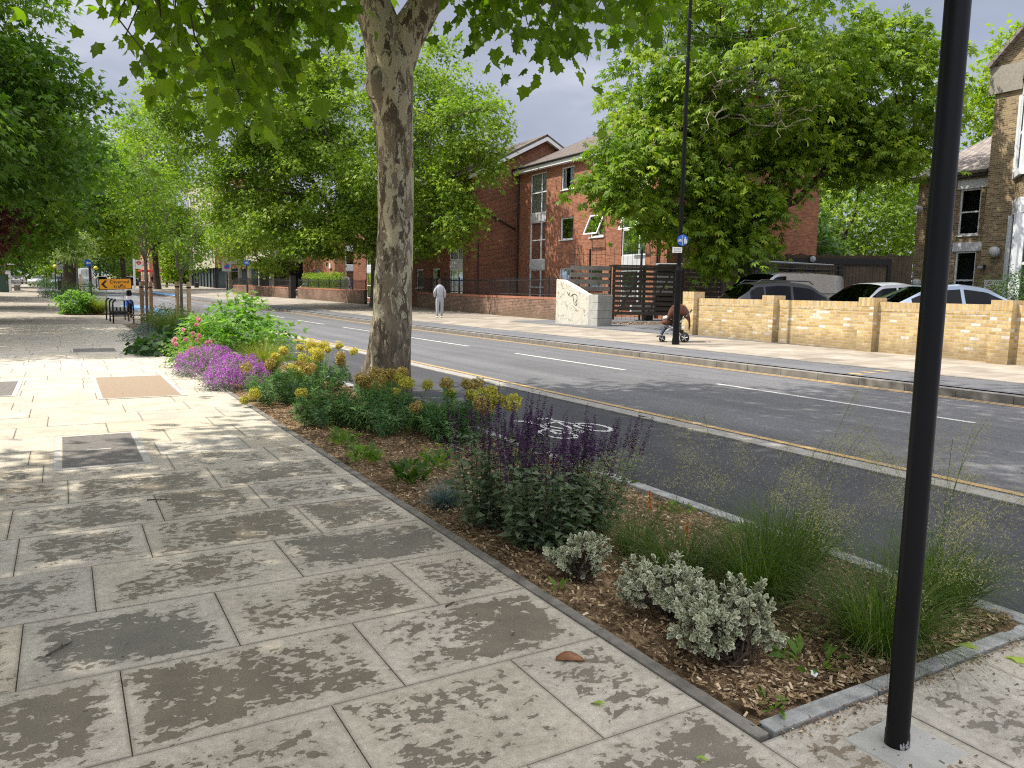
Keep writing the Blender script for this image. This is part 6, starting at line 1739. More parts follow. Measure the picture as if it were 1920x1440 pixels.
def person(label, loc, az, h=1.75, top='grey_marl', legs='grey_jogger', shoes='white_shoe', stride=.06, group=None, hands=True, sub=2):
    s = h / 1.75
    t = thing('person', label, 'person', (0, 0, 0), group=group)
    def mk(name, mat, J, E_, root=0):
        V, F = skin_geo([(a[0] * s, a[1] * s, a[2] * s, *[q * s for q in a[3:]]) for a in J], E_, root, sub)
        mb = MB(); mb.add(V, F); return mb.build(name, M[mat], t, smooth=True, fixn=False)
    fl, fr = stride, -stride * .6        # feet forward offsets (y forward)
    # body: pelvis, spine, neck, head, arms, legs in one skin
    J = [(0, 0, .93, .12, .10), (0, .0, 1.12, .115, .09), (0, .0, 1.34, .13, .095), (0, .01, 1.47, .055), (0, .025, 1.56, .062), (0, .03, 1.66, .078, .09), (0, .02, 1.72, .06),
         (.17, 0, 1.40, .05), (.225, -.015, 1.14, .04), (.20, .07, .93, .032), (.185, .09, .86, .03),
         (-.17, 0, 1.40, .05), (-.225, -.015, 1.14, .04), (-.20, .07, .93, .032), (-.185, .09, .86, .03),
         (.09, 0, .86, .085), (.10, fl * .5 + .01, .49, .058), (.105, fl, .10, .038), (.11, fl + .12, .045, .035),
         (-.09, 0, .86, .085), (-.10, fr * .5 + .01, .49, .058), (-.105, fr, .10, .038), (-.11, fr + .12, .045, .035)]
    E_ = [(0, 1), (1, 2), (2, 3), (3, 4), (4, 5), (5, 6), (2, 7), (7, 8), (8, 9), (9, 10), (2, 11), (11, 12), (12, 13), (13, 14), (0, 15), (15, 16), (16, 17), (17, 18), (0, 19), (19, 20), (20, 21), (21, 22)]
    body = mk('body', 'skin_brown', J, E_)
    if hands:
        for sx in (1, -1):
            mb = MB()
            for k, (dx, ln, sp) in enumerate(((-.028, .062, 0), (-.010, .072, 0), (.009, .068, 0), (.027, .055, 0))):
                b = Vector((.185 * sx + 0, .095 + dx, .83)) * s
                mb.tube([b, b + Vector((-.004 * sx, .006, -ln * .55)) * s, b + Vector((-.014 * sx, .010, -ln)) * s], [.0095 * s, .009 * s, .006 * s], 6)
            b = Vector((.18 * sx, .128, .86)) * s; mb.tube([b, b + Vector((-.008 * sx, .022, -.03)) * s, b + Vector((-.016 * sx, .024, -.055)) * s], [.011 * s, .010 * s, .007 * s], 6)
            mb.build('fingers', M['skin_brown'], t, smooth=True)
    # sweatshirt with sleeves
    J = [(0, 0, .90, .165, .135), (0, -.015, 1.10, .175, .145), (0, -.015, 1.30, .185, .14), (0, .0, 1.42, .12, .10), (0, .015, 1.49, .08),
         (.135, -.005, 1.375, .088), (.225, -.02, 1.16, .074), (.225, .03, .95, .056), (.215, .05, .90, .045),
         (-.135, -.005, 1.375, .088), (-.235, -.02, 1.15, .074), (-.205, .07, .97, .056), (-.185, .09, .92, .045)]
    E_ = [(0, 1), (1, 2), (2, 3), (3, 4), (2, 5), (5, 6), (6, 7), (7, 8), (2, 9), (9, 10), (10, 11), (11, 12)]
    mk('sweatshirt', top, J, E_)
    J = [(0, 0, 1.10, .14, .115), (0, -.01, .90, .16, .135), (.095, -.005, .80, .105), (.105, fl * .5, .49, .085), (.108, fl * .8, .26, .072), (.108, fl, .13, .052),
         (-.095, -.005, .80, .105), (-.105, fr * .5, .49, .085), (-.108, fr * .8, .26, .072), (-.108, fr, .13, .052)]
    E_ = [(0, 1), (1, 2), (2, 3), (3, 4), (4, 5), (1, 6), (6, 7), (7, 8), (8, 9)]
    mk('trousers', legs, J, E_)
    for sx, f0 in ((.108, fl), (-.108, fr)):
        mk('shoe', shoes, [(sx, f0 - .05, .055, .045, .05), (sx * 1.02, f0 + .06, .05, .048, .048), (sx * 1.06, f0 + .15, .038, .045, .036), (sx * 1.06, f0 + .19, .032, .03, .028)], [(0, 1), (1, 2), (2, 3)])
    mk('hair', 'hair_black', [(0, .0, 1.66, .082, .088), (0, .012, 1.715, .078, .078), (0, .02, 1.745, .05)], [(0, 1), (1, 2)])
    # face: nose, eyes, ears, mouth
    mb = MB(); mb.ball((0, .118 * s, 1.645 * s), (.014 * s, .02 * s, .022 * s), 8, 6)
    for sx in (1, -1): mb.ball((.083 * sx * s, .02 * s, 1.645 * s), (.012 * s, .022 * s, .034 * s), 8, 6)
    mb.build('nose_and_ears', M['skin_brown'], t, smooth=True)
    mb = MB()
    for sx in (1, -1): mb.ball((.03 * sx * s, .105 * s, 1.668 * s), (.011 * s, .008 * s, .007 * s), 8, 6)
    mb.build('eyes', M['sign_white'], t, smooth=True)
    mb = MB(); mb.ball((0, .105 * s, 1.60 * s), (.024 * s, .008 * s, .008 * s), 8, 6); mb.build('mouth', M['red_cloth'], t, smooth=True)
    t.location = loc; t.rotation_euler = (0, 0, -R(az))
    return t
person('man in grey sweatshirt and joggers standing with his back turned on the far pavement', (16.1, 34.9, G(16.1, 34.9)), 12, 1.93, stride=.05)
for lab, x, y, az, tp, lg, st, h in (('walker in dark clothes, left of the pair at the far left', -4.7, 151, 10, 'dark_cloth', 'dark_cloth', .22, 1.8), ('walker in dark clothes and trousers, right of the pair at the far left', -3.85, 146, 5, 'dark_cloth', 'blue_cloth', .25, 1.78),
        ('person in black waiting beside the bus shelter', 10.0, 129.0, 90, 'dark_cloth', 'dark_cloth', .1, 1.85), ('person in dark top with red bag beyond the bus shelter', 13.9, 152, 180, 'dark_cloth', 'blue_cloth', .2, 1.75)):
    p = person(lab, (x, y, G(x - bend(y), y) if x > 5 else G(x, y)), az, h, tp, lg, 'dark_cloth', st, hands=False, sub=1, group='people far up the street')
t = thing('shoulder_bag', 'red bag carried by the person beyond the bus shelter', 'bag', (14.3, 151.8, G(19, 152) + .8)); z = G(19, 152)
mb = MB(); mb.box((14.3, 151.8, z + .95), (.4, .2, .42)); mb.build('bag', M['red_cloth'], t, bevel=.06, seg=2); mb = MB(); mb.tube([(14.15, 151.8, z + 1.15), (14.1, 151.8, z + 1.4), (14.4, 151.8, z + 1.4), (14.45, 151.8, z + 1.15)], .015, 5); mb.build('strap', M['dark_cloth'], t)

# ---- pushchair under a brown blanket by the far lamp post
def pushchair():
    t = thing('pushchair', 'silver framed pushchair under a brown blanket behind the lamp post', 'pushchair', (0, 0, 0))
    # local: +x forward
    def wheel(x, y, r, spokes=5):
        mb = MB(); c = Vector((x, y, r)); V = []
        mb.tube([c + Vector((0, -.022, 0)), c + Vector((0, -.012, 0)), c + Vector((0, .012, 0)), c + Vector((0, .022, 0))], [r * .9, r, r, r * .9], 20); w_ = mb.build('wheel', M['rubber'], t, smooth=True)
        for sg in (1, -1):
            mb = MB()
            for k in range(spokes):
                a = 2 * math.pi * k / spokes + .4
                p0 = c + Vector((math.cos(a) * r * .15, sg * .024, math.sin(a) * r * .15)); p1 = c + Vector((math.cos(a) * r * .68, sg * .024, math.sin(a) * r * .68)); mb.tube([p0, p1], r * .09, 5)
            mb.tube([c + Vector((0, sg * .018, 0)), c + Vector((0, sg * .032, 0))], r * .22, 10)
            mb.build('spokes', M['steel_tube'], w_)
    for y in (-.27, .27): wheel(-.30, y, .135)
    for y in (-.20, .20): wheel(.33, y, .09, 4)
    mb = MB()
    for y in (-.24, .24):
        mb.tube([(-.30, y, .135), (.02, y, .40), (.16, y * .9, .46)], .016, 8); mb.tube([(.33, y * .83, .12), (.24, y * .9, .30), (-.10, y, .52), (-.42, y, .86)], .016, 8)
        mb.tube([(.28, y * .85, .22), (-.28, y, .20)], .012, 8)
    for x, z in ((-.30, .135), (.02, .40), (.24, .30)): mb.tube([(x, -.24, z), (x, .24, z)], .011, 6)
    mb.build('frame', M['steel_tube'], t, smooth=True)
    mb = MB(); mb.box((0.02, 0, .46), (.36, .40, .07)); mb.box((-.19, 0, .72), (.07, .40, .52), M=Matrix.Rotation(R(-14), 4, 'Y')); mb.build('seat', M['plastic_black'], t, bevel=.025, seg=2)
    mb = MB(); mb.tube([(-.42, -.24, .86), (-.47, -.22, .93), (-.47, .22, .93), (-.42, .24, .86)], .016, 8); mb.build('push_handle', M['plastic_black'], t, smooth=True)
    mb = MB(); mb.box((.40, 0, .16), (.20, .32, .03), M=Matrix.Rotation(R(12), 4, 'Y')); mb.build('footplate', M['plastic_black'], t, bevel=.01)
    mb = MB(); mb.tube([(.24, 0, .42), (.33, .02, .27), (.36, .02, .20)], .05, 8); mb.build('leg_rest', M['blue_cloth'], t, smooth=True)
    mb = MB(); mb.box((-.12, 0, .27), (.30, .34, .16)); mb.build('basket', M['plastic_black'], t, bevel=.02)
    # blanket draped over hood and lap
    bl = thing('blanket', 'brown blanket draped over the hood of the pushchair', 'blanket', (0, 0, 0))
    V, F = [], []; n, mm_ = 22, 16
    prof = [(-.43, .60), (-.42, .72), (-.38, .90), (-.27, 1.05), (-.08, 1.10), (.10, 1.02), (.18, .86), (.21, .70)]
    for i in range(n + 1):
        u = i / n * (len(prof) - 1); k = min(int(u), len(prof) - 2); fq = u - k
        x = prof[k][0] * (1 - fq) + prof[k + 1][0] * fq; z = prof[k][1] * (1 - fq) + prof[k + 1][1] * fq
        for j in range(mm_ + 1):
            v_ = j / mm_ * 2 - 1; fall = max(0, abs(v_) - .62) / .38
            y = .27 * min(1, abs(v_) / .7) * (1 if v_ > 0 else -1) * (1 + .1 * math.sin(i * 1.1 + j)); zz = z - fall * .26 - .03 * abs(v_) + .012 * math.sin(i * 1.7 + j * 2.1)
            V.append((x + .015 * math.sin(j * 1.3 + i * .7), y, max(zz, .34)))
    for i in range(n):
        for j in range(mm_): a = i * (mm_ + 1) + j; F.append((a, a + 1, a + mm_ + 2, a + mm_ + 1))
    mb = MB(); mb.add(V, F); mb.build('blanket_cloth', M['brown_blanket'], bl, smooth=True, solid=.012)
    mb = MB(); mb.ball((.20, 0, .56), (.17, .2, .10), 14, 9); mb.build('lap_fold', M['brown_blanket'], bl, smooth=True)
    mb = MB(); mb.ball((.24, 0, .68), (.10, .15, .07), 12, 8); c = mb.build('cream_cloth', M['cream_cloth'], bl, smooth=True)
    az = -48
    for o in (t, bl): o.location = (15.28, 16.95, G(15.28, 16.95)); o.rotation_euler = (0, 0, math.pi / 2 - R(az))
pushchair()

# fallen things on the paving
t = MB(); 
for i in range(6):
    a = i / 5; t.v += [(1.69 + a * .105, 2.50 - a * .06 - .012 * math.sin(a * 3.1), .004 + .006 * math.sin(a * 3.14)), (1.70 + a * .095, 2.515 - a * .055 + .012 * math.sin(a * 3.1), .010 + .022 * math.sin(a * 3.14))]
t.f = [(2 * i, 2 * i + 1, 2 * i + 3, 2 * i + 2) for i in range(5)]; t.m = [0] * 5
t.build('dead_leaf', M['brown_leaf_dry'], label='curled brown dead leaf lying on a pale slab by the bed edging', cat='leaf', solid=.002, smooth=True)
mb = MB(); mb.add([(2.505, 1.875, .018), (2.525, 1.88, .026), (2.533, 1.90, .022), (2.52, 1.91, .03), (2.50, 1.895, .024)], [(0, 1, 2, 3, 4)]); mb.build('paper_scrap', M['sign_white'], label='small scrap of white paper on the mulch near the black post', cat='litter', solid=.002)

# ================================================================ FOLIAGE TOOLS
from mathutils import noise as mnoise
RNG = np.random.default_rng(11)

def tmpl(polys, z=None):
    """polys: list of vertex lists -> (V, list of face tuples)"""
    V, F = [], []
    for p in polys:
        b = len(V); V += p; F.append(tuple(range(b, b + len(p))))
    return np.array(V, float), F
def leaf_simple(w=.5, fold=.18, droop=.12):
    return np.array([(0, 0, 0), (w / 2, .45, fold * w), (0, 1, -droop), (-w / 2, .45, fold * w), (0, .5, 0)], float), [(0, 1, 4), (1, 2, 4), (2, 3, 4), (3, 0, 4)]
def leaf_quad(w=.5, fold=.2, droop=.12):
    return np.array([(0, 0, 0), (w / 2, .42, fold * w), (0, 1, -droop), (-w / 2, .42, fold * w)], float), [(0, 1, 2), (0, 2, 3)]
def leaf_maple():
    pts = [(0, 0), (.12, -.02), (.36, -.10), (.38, .08), (.62, .22), (.44, .38), (.50, .60), (.27, .62), (0, 1.0), (-.27, .62), (-.50, .60), (-.44, .38), (-.62, .22), (-.38, .08), (-.36, -.10), (-.12, -.02)]
    V = [(x, y, -.20 * abs(x) - .18 * max(0, y - .4)) for x, y in pts] + [(0, .30, .02)]
    n = len(pts); return np.array(V, float), [(i, (i + 1) % n, n) for i in range(n)]
def leaf_lobed3():
    V = [(0, 0, 0), (.22, .35, .03), (0, 1, -.15), (-.22, .35, .03), (.56, .42, -.12), (.28, .08, 0), (-.56, .42, -.12), (-.28, .08, 0)]
    return np.array(V, float), [(0, 1, 2, 3), (0, 5, 4, 1), (0, 3, 6, 7)]
def leaf_palmate():
    V, F = [], []
    for a, L in ((-78, .72), (-38, .92), (0, 1.0), (38, .92), (78, .72)):
        s, c = math.sin(R(a)), math.cos(R(a)); b = len(V)
        for u, w, z in ((0, 0, 0), (.62, .15, -.10), (1, 0, -.34), (.62, -.15, -.10)):
            V.append((s * u * L + c * w, c * u * L - s * w, z))
        F.append((b, b + 1, b + 2, b + 3))
    return np.array(V, float), F
L_QUAD, L_SIMPLE, L_MAPLE, L_LOBE, L_PALM = leaf_quad(), leaf_simple(), leaf_maple(), leaf_lobed3(), leaf_palmate()
L_NARROW = leaf_quad(.26, .1, .2)

def unit(a):
    return a / np.maximum(np.linalg.norm(a, axis=1, keepdims=True), 1e-9)

def scatter(name, T, pos, axis, nrm, scale, tint, mat, parent=None, attrs=None, label=None, cat=None, group=None, kind=None):
    """one mesh of many small pieces: template y runs along axis, z along nrm"""
    TV, TF = T
    n = len(pos); k = len(TV)
    a = unit(np.asarray(axis, float)); m = np.asarray(nrm, float)
    m = unit(m - a * np.sum(m * a, 1, keepdims=True)); s = np.cross(a, m)
    sc = np.broadcast_to(np.asarray(scale, float).reshape(n, -1), (n, 3))
    loc = TV[None] * sc[:, None, :]
    V = pos[:, None, :] + loc[..., 0:1] * s[:, None, :] + loc[..., 1:2] * a[:, None, :] + loc[..., 2:3] * m[:, None, :]
    V = V.reshape(-1, 3)
    me = bpy.data.meshes.new(name)
    o = bpy.data.objects.new(name, me); COL.objects.link(o)
    if parent is not None:
        o.parent = parent; W_ = np.array(world_to_local(parent)); V = V @ W_[:3, :3].T + W_[:3, 3]
    else:
        c = np.array([V[:, 0].mean(), V[:, 1].mean(), V[:, 2].min()]); o.location = c; V = V - c
    lens = np.array([len(f) for f in TF]); flat = np.concatenate([np.array(f) for f in TF])
    loops = (flat[None] + (np.arange(n) * k)[:, None]).ravel()
    tot = np.tile(lens, n); start = np.concatenate([[0], np.cumsum(tot)[:-1]])
    me.vertices.add(n * k); me.vertices.foreach_set('co', V.astype(np.float32).ravel())
    me.loops.add(len(loops)); me.loops.foreach_set('vertex_index', loops.astype(np.int32))
    me.polygons.add(len(tot)); me.polygons.foreach_set('loop_start', start.astype(np.int32)); me.polygons.foreach_set('loop_total', tot.astype(np.int32))
    at = me.attributes.new('tint', 'FLOAT', 'POINT'); at.data.foreach_set('value', np.repeat(np.clip(tint, 0, 1), k).astype(np.float32))
    for nm, tv in (attrs or {}).items():
        at = me.attributes.new(nm, 'FLOAT', 'POINT'); at.data.foreach_set('value', np.tile(np.asarray(tv, float), n).astype(np.float32))
    me.materials.append(mat)
    me.update(calc_edges=True); me.validate()
    return tagp(o, label, cat, group, kind)

def ell_points(ells, n, shell=.55, gaps=0.0, gs=.35, seed=0.0, zmin=None):
    """cluster centres in a union of ellipsoids, biased to the outside, with noise gaps"""
    w = np.array([e[3] * e[4] * e[5] for e in ells]) ** .67; w /= w.sum()
    P, O = [], []
    tries = 0
    while len(P) < n and tries < n * 60:
        tries += 1
        e = ells[RNG.choice(len(ells), p=w)]
        d = RNG.normal(size=3); d /= np.linalg.norm(d)
        r = (shell ** 3 + RNG.random() * (1 - shell ** 3)) ** (1 / 3)
        lump = 1 + .20 * mnoise.noise(Vector((d[0] * 1.9 + seed, d[1] * 1.9, d[2] * 1.9)))
        p = np.array(e[:3]) + d * np.array(e[3:6]) * r * lump
        if zmin is not None and p[2] < zmin: continue
        if gaps and mnoise.noise(Vector((p[0] * gs + seed, p[1] * gs, p[2] * gs))) < gaps - .45: continue
        P.append(p); O.append(d)
    return np.array(P), np.array(O)

def leaves_at(C, O, per, sig, flat=.5, up=.6, out=.55, rn=.6, droop=.5, upd=None):
    """leaf positions, tip directions and normals round cluster centres"""
    n = len(C)
    pos = np.repeat(C, per, 0); oo = np.repeat(O, per, 0)
    g = RNG.normal(size=(n * per, 3)); g = g / np.maximum(np.linalg.norm(g, axis=1, keepdims=True), .6) if False else g
    g *= np.array([sig, sig, sig * flat])
    pos = pos + g
    pos[:, 2] -= droop * .35 * (g[:, 0] ** 2 + g[:, 1] ** 2) / max(sig, 1e-6)
    rad = g.copy(); rad[:, 2] *= .3
    nrm = up * np.array([0, 0, 1.0]) + out * oo * .6 + rn * RNG.normal(size=pos.shape) + .35 * unit(rad)
    ax = unit(rad) + .55 * oo + .45 * RNG.normal(size=pos.shape) + np.array([0, 0, -droop])
    return pos, ax, nrm

def limb(mb, p0, p1, r0, r1, seg=6, sides=7, wob=.12, sag=0.0, lift=.0):
    p0 = Vector(p0); p1 = Vector(p1); L = (p1 - p0).length
    pts = []
    for i in range(seg + 1):
        u = i / seg
        p = p0.lerp(p1, u) + Vector((0, 0, lift * L * math.sin(u * math.pi)))
        if 0 < i < seg: p += Vector((rnd.gauss(0, 1), rnd.gauss(0, 1), rnd.gauss(0, .6))) * wob * L / seg
        pts.append(p)
    mb.tube(pts, [r0 + (r1 - r0) * (i / seg) ** .8 for i in range(seg + 1)], sides)
    return pts

def tree(name, label, cat, base, ells, trunk_r, fork, nclus, per, sig, size, T, leafm, barkm, group=None, shell=.5, gaps=.25, limbs=6, twigs=60, seed=1.0, flat=.5, trunk_path=None, tint=(.1, .85), gs=.35, sides=12, zmin=None, up=.6, droop=.5):
    t = thing(name, label, cat, base, group=group)
    C, O = ell_points(ells, nclus, shell, gaps, gs, seed, zmin)
    mb = MB()
    b = Vector(base)
    fk = Vector((base[0] + rnd.uniform(-.1, .1) * trunk_r * 4, base[1], base[2] + fork))
    path = trunk_path or [b - Vector((0, 0, .1)), b + Vector((0, 0, .12)), b.lerp(fk, .3), b.lerp(fk, .65), fk]
    rr = [trunk_r * 1.7, trunk_r * 1.3, trunk_r, trunk_r * .92, trunk_r * .95]
    mb.tube(path, rr, sides)
    ends = []
    for k in range(limbs):
        e = ells[k % len(ells)]
        a = 2 * math.pi * (k + rnd.random() * .6) / limbs
        tgt = Vector((e[0] + e[3] * .55 * math.cos(a), e[1] + e[4] * .55 * math.sin(a), e[2] + e[5] * rnd.uniform(-.25, .5)))
        ends += limb(mb, fk, tgt, trunk_r * .52, trunk_r * .14, 7, 8, .35, lift=.06)[2:]
    E_ = np.array([tuple(p) for p in ends])
    for i in RNG.choice(len(C), min(twigs, len(C)), replace=False):
        j = np.argmin(np.linalg.norm(E_ - C[i], axis=1))
        limb(mb, E_[j], C[i], trunk_r * .13, trunk_r * .03, 5, 5, .35)
    mb.build('trunk', M[barkm], t, smooth=True, fixn=False)
    pos, ax, nr = leaves_at(C, O, per, sig, flat, up=up, droop=droop)
    ct = np.repeat(RNG.uniform(tint[0], tint[1], len(C)), per) + RNG.normal(size=len(pos)) * .16
    scatter('crown', T, pos, ax, nr, size * RNG.uniform(.65, 1.2, len(pos)), ct, M[leafm], t)
    return t, C, O

# ================================================================ TREES
SPRAYS = [(1.46, 7.89, 4.09), (2.04, 6.98, 4.01), (1.27, 8.78, 4.59), (2.17, 8.79, 3.72), (2.41, 8.77, 4.34), (2.08, 8.08, 3.78), (0.52, 8.47, 4.37), (1.24, 7.12, 2.98), (0.97, 8.97, 4.08), (2.08, 8.00, 4.31), (0.93, 9.12, 4.47), (0.60, 8.28, 3.56), (1.11, 9.42, 4.03), (1.74, 7.18, 3.55), (2.32, 7.17, 4.16), (0.85, 7.89, 3.88), (1.74, 8.26, 3.41), (0.70, 9.76, 4.60), (1.37, 7.22, 3.12), (0.79, 8.98, 4.43), (1.57, 8.93, 4.76), (1.68, 7.26, 3.63), (2.02, 6.69, 4.12), (1.00, 8.55, 3.56), (2.55, 8.43, 4.03), (1.77, 9.05, 4.34), (1.12, 8.92, 3.55), (1.76, 7.81, 4.23), (1.87, 7.67, 3.56), (0.66, 8.73, 4.11), (1.36, 9.28, 3.74), (1.47, 7.50, 2.97), (0.79, 8.01, 4.26), (1.81, 8.20, 3.63), (1.93, 9.07, 3.44), (1.47, 7.29, 3.66), (0.74, 7.21, 3.06), (1.40, 7.18, 4.02), (0.99, 8.69, 4.56), (1.29, 8.60, 4.37), (1.56, 7.24, 3.82), (1.15, 7.50, 3.80), (1.66, 8.27, 3.75), (2.37, 8.05, 4.13), (2.66, 8.08, 4.69), (1.81, 8.68, 4.70), (1.49, 6.91, 3.51), (1.99, 7.89, 4.48), (1.48, 9.04, 3.85), (1.19, 9.60, 4.34), (1.38, 7.72, 3.90), (2.58, 8.56, 4.73), (1.83, 8.23, 3.15), (2.15, 9.03, 4.86), (1.02, 7.66, 3.71), (2.25, 8.34, 4.75), (2.67, 8.45, 4.48), (2.19, 7.70, 4.11), (1.21, 7.19, 3.57), (1.81, 7.10, 3.66), (1.33, 7.25, 3.40), (2.13, 6.72, 4.20), (6.08, 7.22, 5.07), (5.47, 7.92, 5.32), (4.36, 6.74, 4.04), (4.40, 8.49, 5.21), (4.83, 8.83, 5.22), (4.10, 7.78, 4.24), (4.80, 7.86, 4.89), (5.57, 6.78, 4.38), (6.58, 7.53, 4.86), (4.45, 7.17, 4.36), (5.13, 6.51, 4.46), (5.52, 7.30, 5.05), (5.28, 7.27, 4.83), (4.91, 7.67, 4.06), (3.96, 7.44, 4.51), (6.16, 7.89, 4.88), (4.64, 7.77, 4.26), (4.80, 7.42, 4.79), (5.86, 7.67, 5.04), (5.45, 6.18, 4.51), (5.17, 8.53, 5.47), (4.72, 8.48, 4.61), (4.79, 7.09, 4.60), (5.26, 7.32, 5.00), (4.21, 6.84, 4.02), (4.77, 8.38, 4.86), (5.59, 8.28, 4.54), (5.40, 7.51, 4.50), (6.46, 7.90, 5.36), (5.19, 7.36, 4.62), (5.39, 8.18, 4.72), (4.64, 8.58, 4.83), (4.45, 8.95, 5.35), (4.39, 7.84, 4.99), (5.25, 7.45, 4.93), (5.20, 6.29, 4.31), (4.51, 8.95, 5.17), (4.55, 6.80, 4.33), (4.65, 7.96, 4.85), (5.09, 7.65, 4.10), (5.50, 6.46, 4.41), (3.94, 7.80, 4.57), (4.34, 7.40, 4.24), (4.57, 6.58, 4.17), (5.90, 6.83, 4.98), (4.02, 7.80, 4.40)]

def near_plane():
    base = (3.98, 10.85, 0.0)
    t = thing('plane_tree', 'big plane tree with mottled flaking bark growing in the planting bed', 'tree', base)
    path = [(4.08, 10.78, -.15), (4.09, 10.77, .0), (4.11, 10.75, .18), (4.13, 10.72, .45), (4.14, 10.69, .85), (4.17, 10.68, 1.3), (4.20, 10.69, 1.9), (4.22, 10.69, 2.5), (4.215, 10.685, 3.1), (4.20, 10.68, 3.7), (4.17, 10.70, 4.2), (4.15, 10.73, 4.75), (4.17, 10.75, 5.05)]
    rad = [.44, .40, .36, .33, .305, .285, .268, .258, .256, .265, .295, .335, .17]
    def flute(i, a):
        z = path[i][2]
        k = max(0, 1 - z / .8)
        return 1 + k * (.16 * math.sin(a * 3 + .5) + .10 * math.sin(a * 5 + 2) + .05 * math.sin(a * 9)) + .045 * mnoise.noise(Vector((math.cos(a) * 1.2, math.sin(a) * 1.2, z * 1.4))) + .03 * mnoise.noise(Vector((math.cos(a) * 3, math.sin(a) * 3, z * 3 + 7)))
    # resample finely
    fine, fr = [], []
    for i in range(len(path) - 1):
        for s in range(4):
            u = s / 4; fine.append(Vector(path[i]).lerp(Vector(path[i + 1]), u)); fr.append(rad[i] * (1 - u) + rad[i + 1] * u)
    fine.append(Vector(path[-1])); fr.append(rad[-1])
    zs = [p.z for p in fine]
    def fl2(i, a):
        z = zs[i]; k = max(0, 1 - z / .85)
        return 1 + k * (.15 * math.sin(a * 3 + .5) + .10 * math.sin(a * 5 + 2) + .05 * math.sin(a * 9)) + .06 * mnoise.noise(Vector((math.cos(a) * 1.2, math.sin(a) * 1.2, z * 1.4))) + .035 * mnoise.noise(Vector((math.cos(a) * 3, math.sin(a) * 3, z * 4 + 7)))
    mb = MB(); mb.tube(fine, fr, 40, flute=fl2)
    F0 = Vector((4.10, 10.76, 5.0))
    mb.tube([(4.12, 10.76, 4.6), F0, (3.92, 10.86, 5.55), (3.50, 10.75, 6.3), (3.0, 10.3, 7.4), (2.4, 9.8, 8.8)], [.30, .30, .235, .20, .17, .12], 18, flute=lambda i, a: 1 + .07 * math.sin(a * 2 + i))
    mb.tube([(4.22, 10.72, 4.6), (4.34, 10.68, 5.05), (4.74, 10.56, 5.75), (5.5, 10.2, 6.7), (6.2, 9.8, 7.9)], [.26, .25, .21, .17, .12], 18, flute=lambda i, a: 1 + .07 * math.sin(a * 2 + i * 2))
    mb.ball((3.93, 10.62, 4.35), (.17, .2, .26), 14, 10)
    mb.build('trunk', M['plane_bark'], t, smooth=True, fixn=False)
    # branches sweeping down over the footway and over the lane
    mb = MB(); ends = []
    for a, b_, r in (((3.0, 10.3, 7.4), (1.4, 8.3, 5.6), .06), ((3.5, 10.75, 6.3), (2.2, 8.6, 5.4), .05), ((3.0, 10.3, 7.4), (.6, 8.6, 5.2), .05), ((5.5, 10.2, 6.5), (5.0, 7.9, 5.5), .05), ((5.5, 10.2, 6.5), (5.9, 6.9, 5.4), .045), ((4.8, 10.56, 5.55), (4.6, 8.7, 5.2), .04)):
        ends += limb(mb, a, b_, r, .02, 7, 7, .3, lift=.10)[2:]
    E_ = np.array([tuple(p) for p in ends]); SP = np.array(SPRAYS) + np.array([0, 0, .24])
    for c in SP:
        j = np.argmin(np.linalg.norm(E_ - (c + np.array([0, 0, .5])), axis=1)); limb(mb, E_[j], c, .016, .006, 6, 5, .25, lift=.08)
    up, uo = ell_points([(1.6, 8.6, 8.6, 4.6, 4.6, 3.2), (5.2, 9.4, 8.8, 3.2, 3.2, 2.6)], 190, .3, .15, .35, 3.0)
    for c in up[::3]:
        j = np.argmin(np.linalg.norm(E_ - c, axis=1)); limb(mb, E_[j], c, .03, .008, 5, 5, .3)
    mb.build('branches', M['dark_bark'], t, smooth=True, fixn=False)
    O = np.tile([0, 0, -.3], (len(SP), 1))
    per = 15
    pos, ax, nr = leaves_at(SP, O, per, .17, .9, up=.55, out=.2, rn=.75, droop=.9)
    ti = np.repeat(RNG.uniform(.15, .8, len(SP)), per) + RNG.normal(size=len(pos)) * .2
    cv = L_MAPLE[0].copy(); cv[:, 2] -= .28 * np.abs(cv[:, 0]) + .22 * np.maximum(0, cv[:, 1] - .25) ** 1.5
    c2 = L_MAPLE[0].copy(); c2[:, 2] += .30 * np.abs(c2[:, 0]) - .35 * np.maximum(0, c2[:, 1] - .3); c2[:, 0] *= .86
    third = RNG.integers(0, 3, len(pos))
    for q, T in enumerate((L_MAPLE, (cv, L_MAPLE[1]), (c2, L_MAPLE[1]))):
        s_ = third == q; scatter('leaves', T, pos[s_], ax[s_], nr[s_], RNG.uniform(.075, .185, s_.sum()), ti[s_], M['plane_leaf'], t)
    # hanging seed balls
    mb = MB()
    for c in SP[::5]:
        p = c + RNG.normal(size=3) * .12; mb = MB(); mb.ball(p - np.array([0, 0, .12]), .016, 7, 5); mb.tube([p + np.array([0, 0, .05]), p - np.array([0, 0, .11])], .0015, 3, caps=False); mb.build('seed_ball', M['dark_bark'], t, smooth=True)
    pos, ax, nr = leaves_at(up, uo, 70, .55, .5)
    scatter('crown', L_LOBE, pos, ax, nr, RNG.uniform(.17, .30, len(pos)), RNG.uniform(.2, .9, len(pos)), M['plane_leaf'], t)
near_plane()

# street tree whose crown spreads over the foreground (its trunk stands left of the picture)
tree('plane_tree', 'plane tree beside the footway whose crown shades the near paving', 'tree', (-5.6, 6.4, 0), [(-3.0, 6.0, 8.2, 4.6, 4.0, 2.8), (-4.6, 2.4, 8.0, 3.4, 3.2, 2.4), (-.6, 4.2, 8.8, 2.6, 2.6, 2.0)], .3, 4.5, 260, 80, .62, .28, L_LOBE, 'plane_leaf', 'grey_bark', limbs=7, twigs=50, shell=.25, gaps=.12)

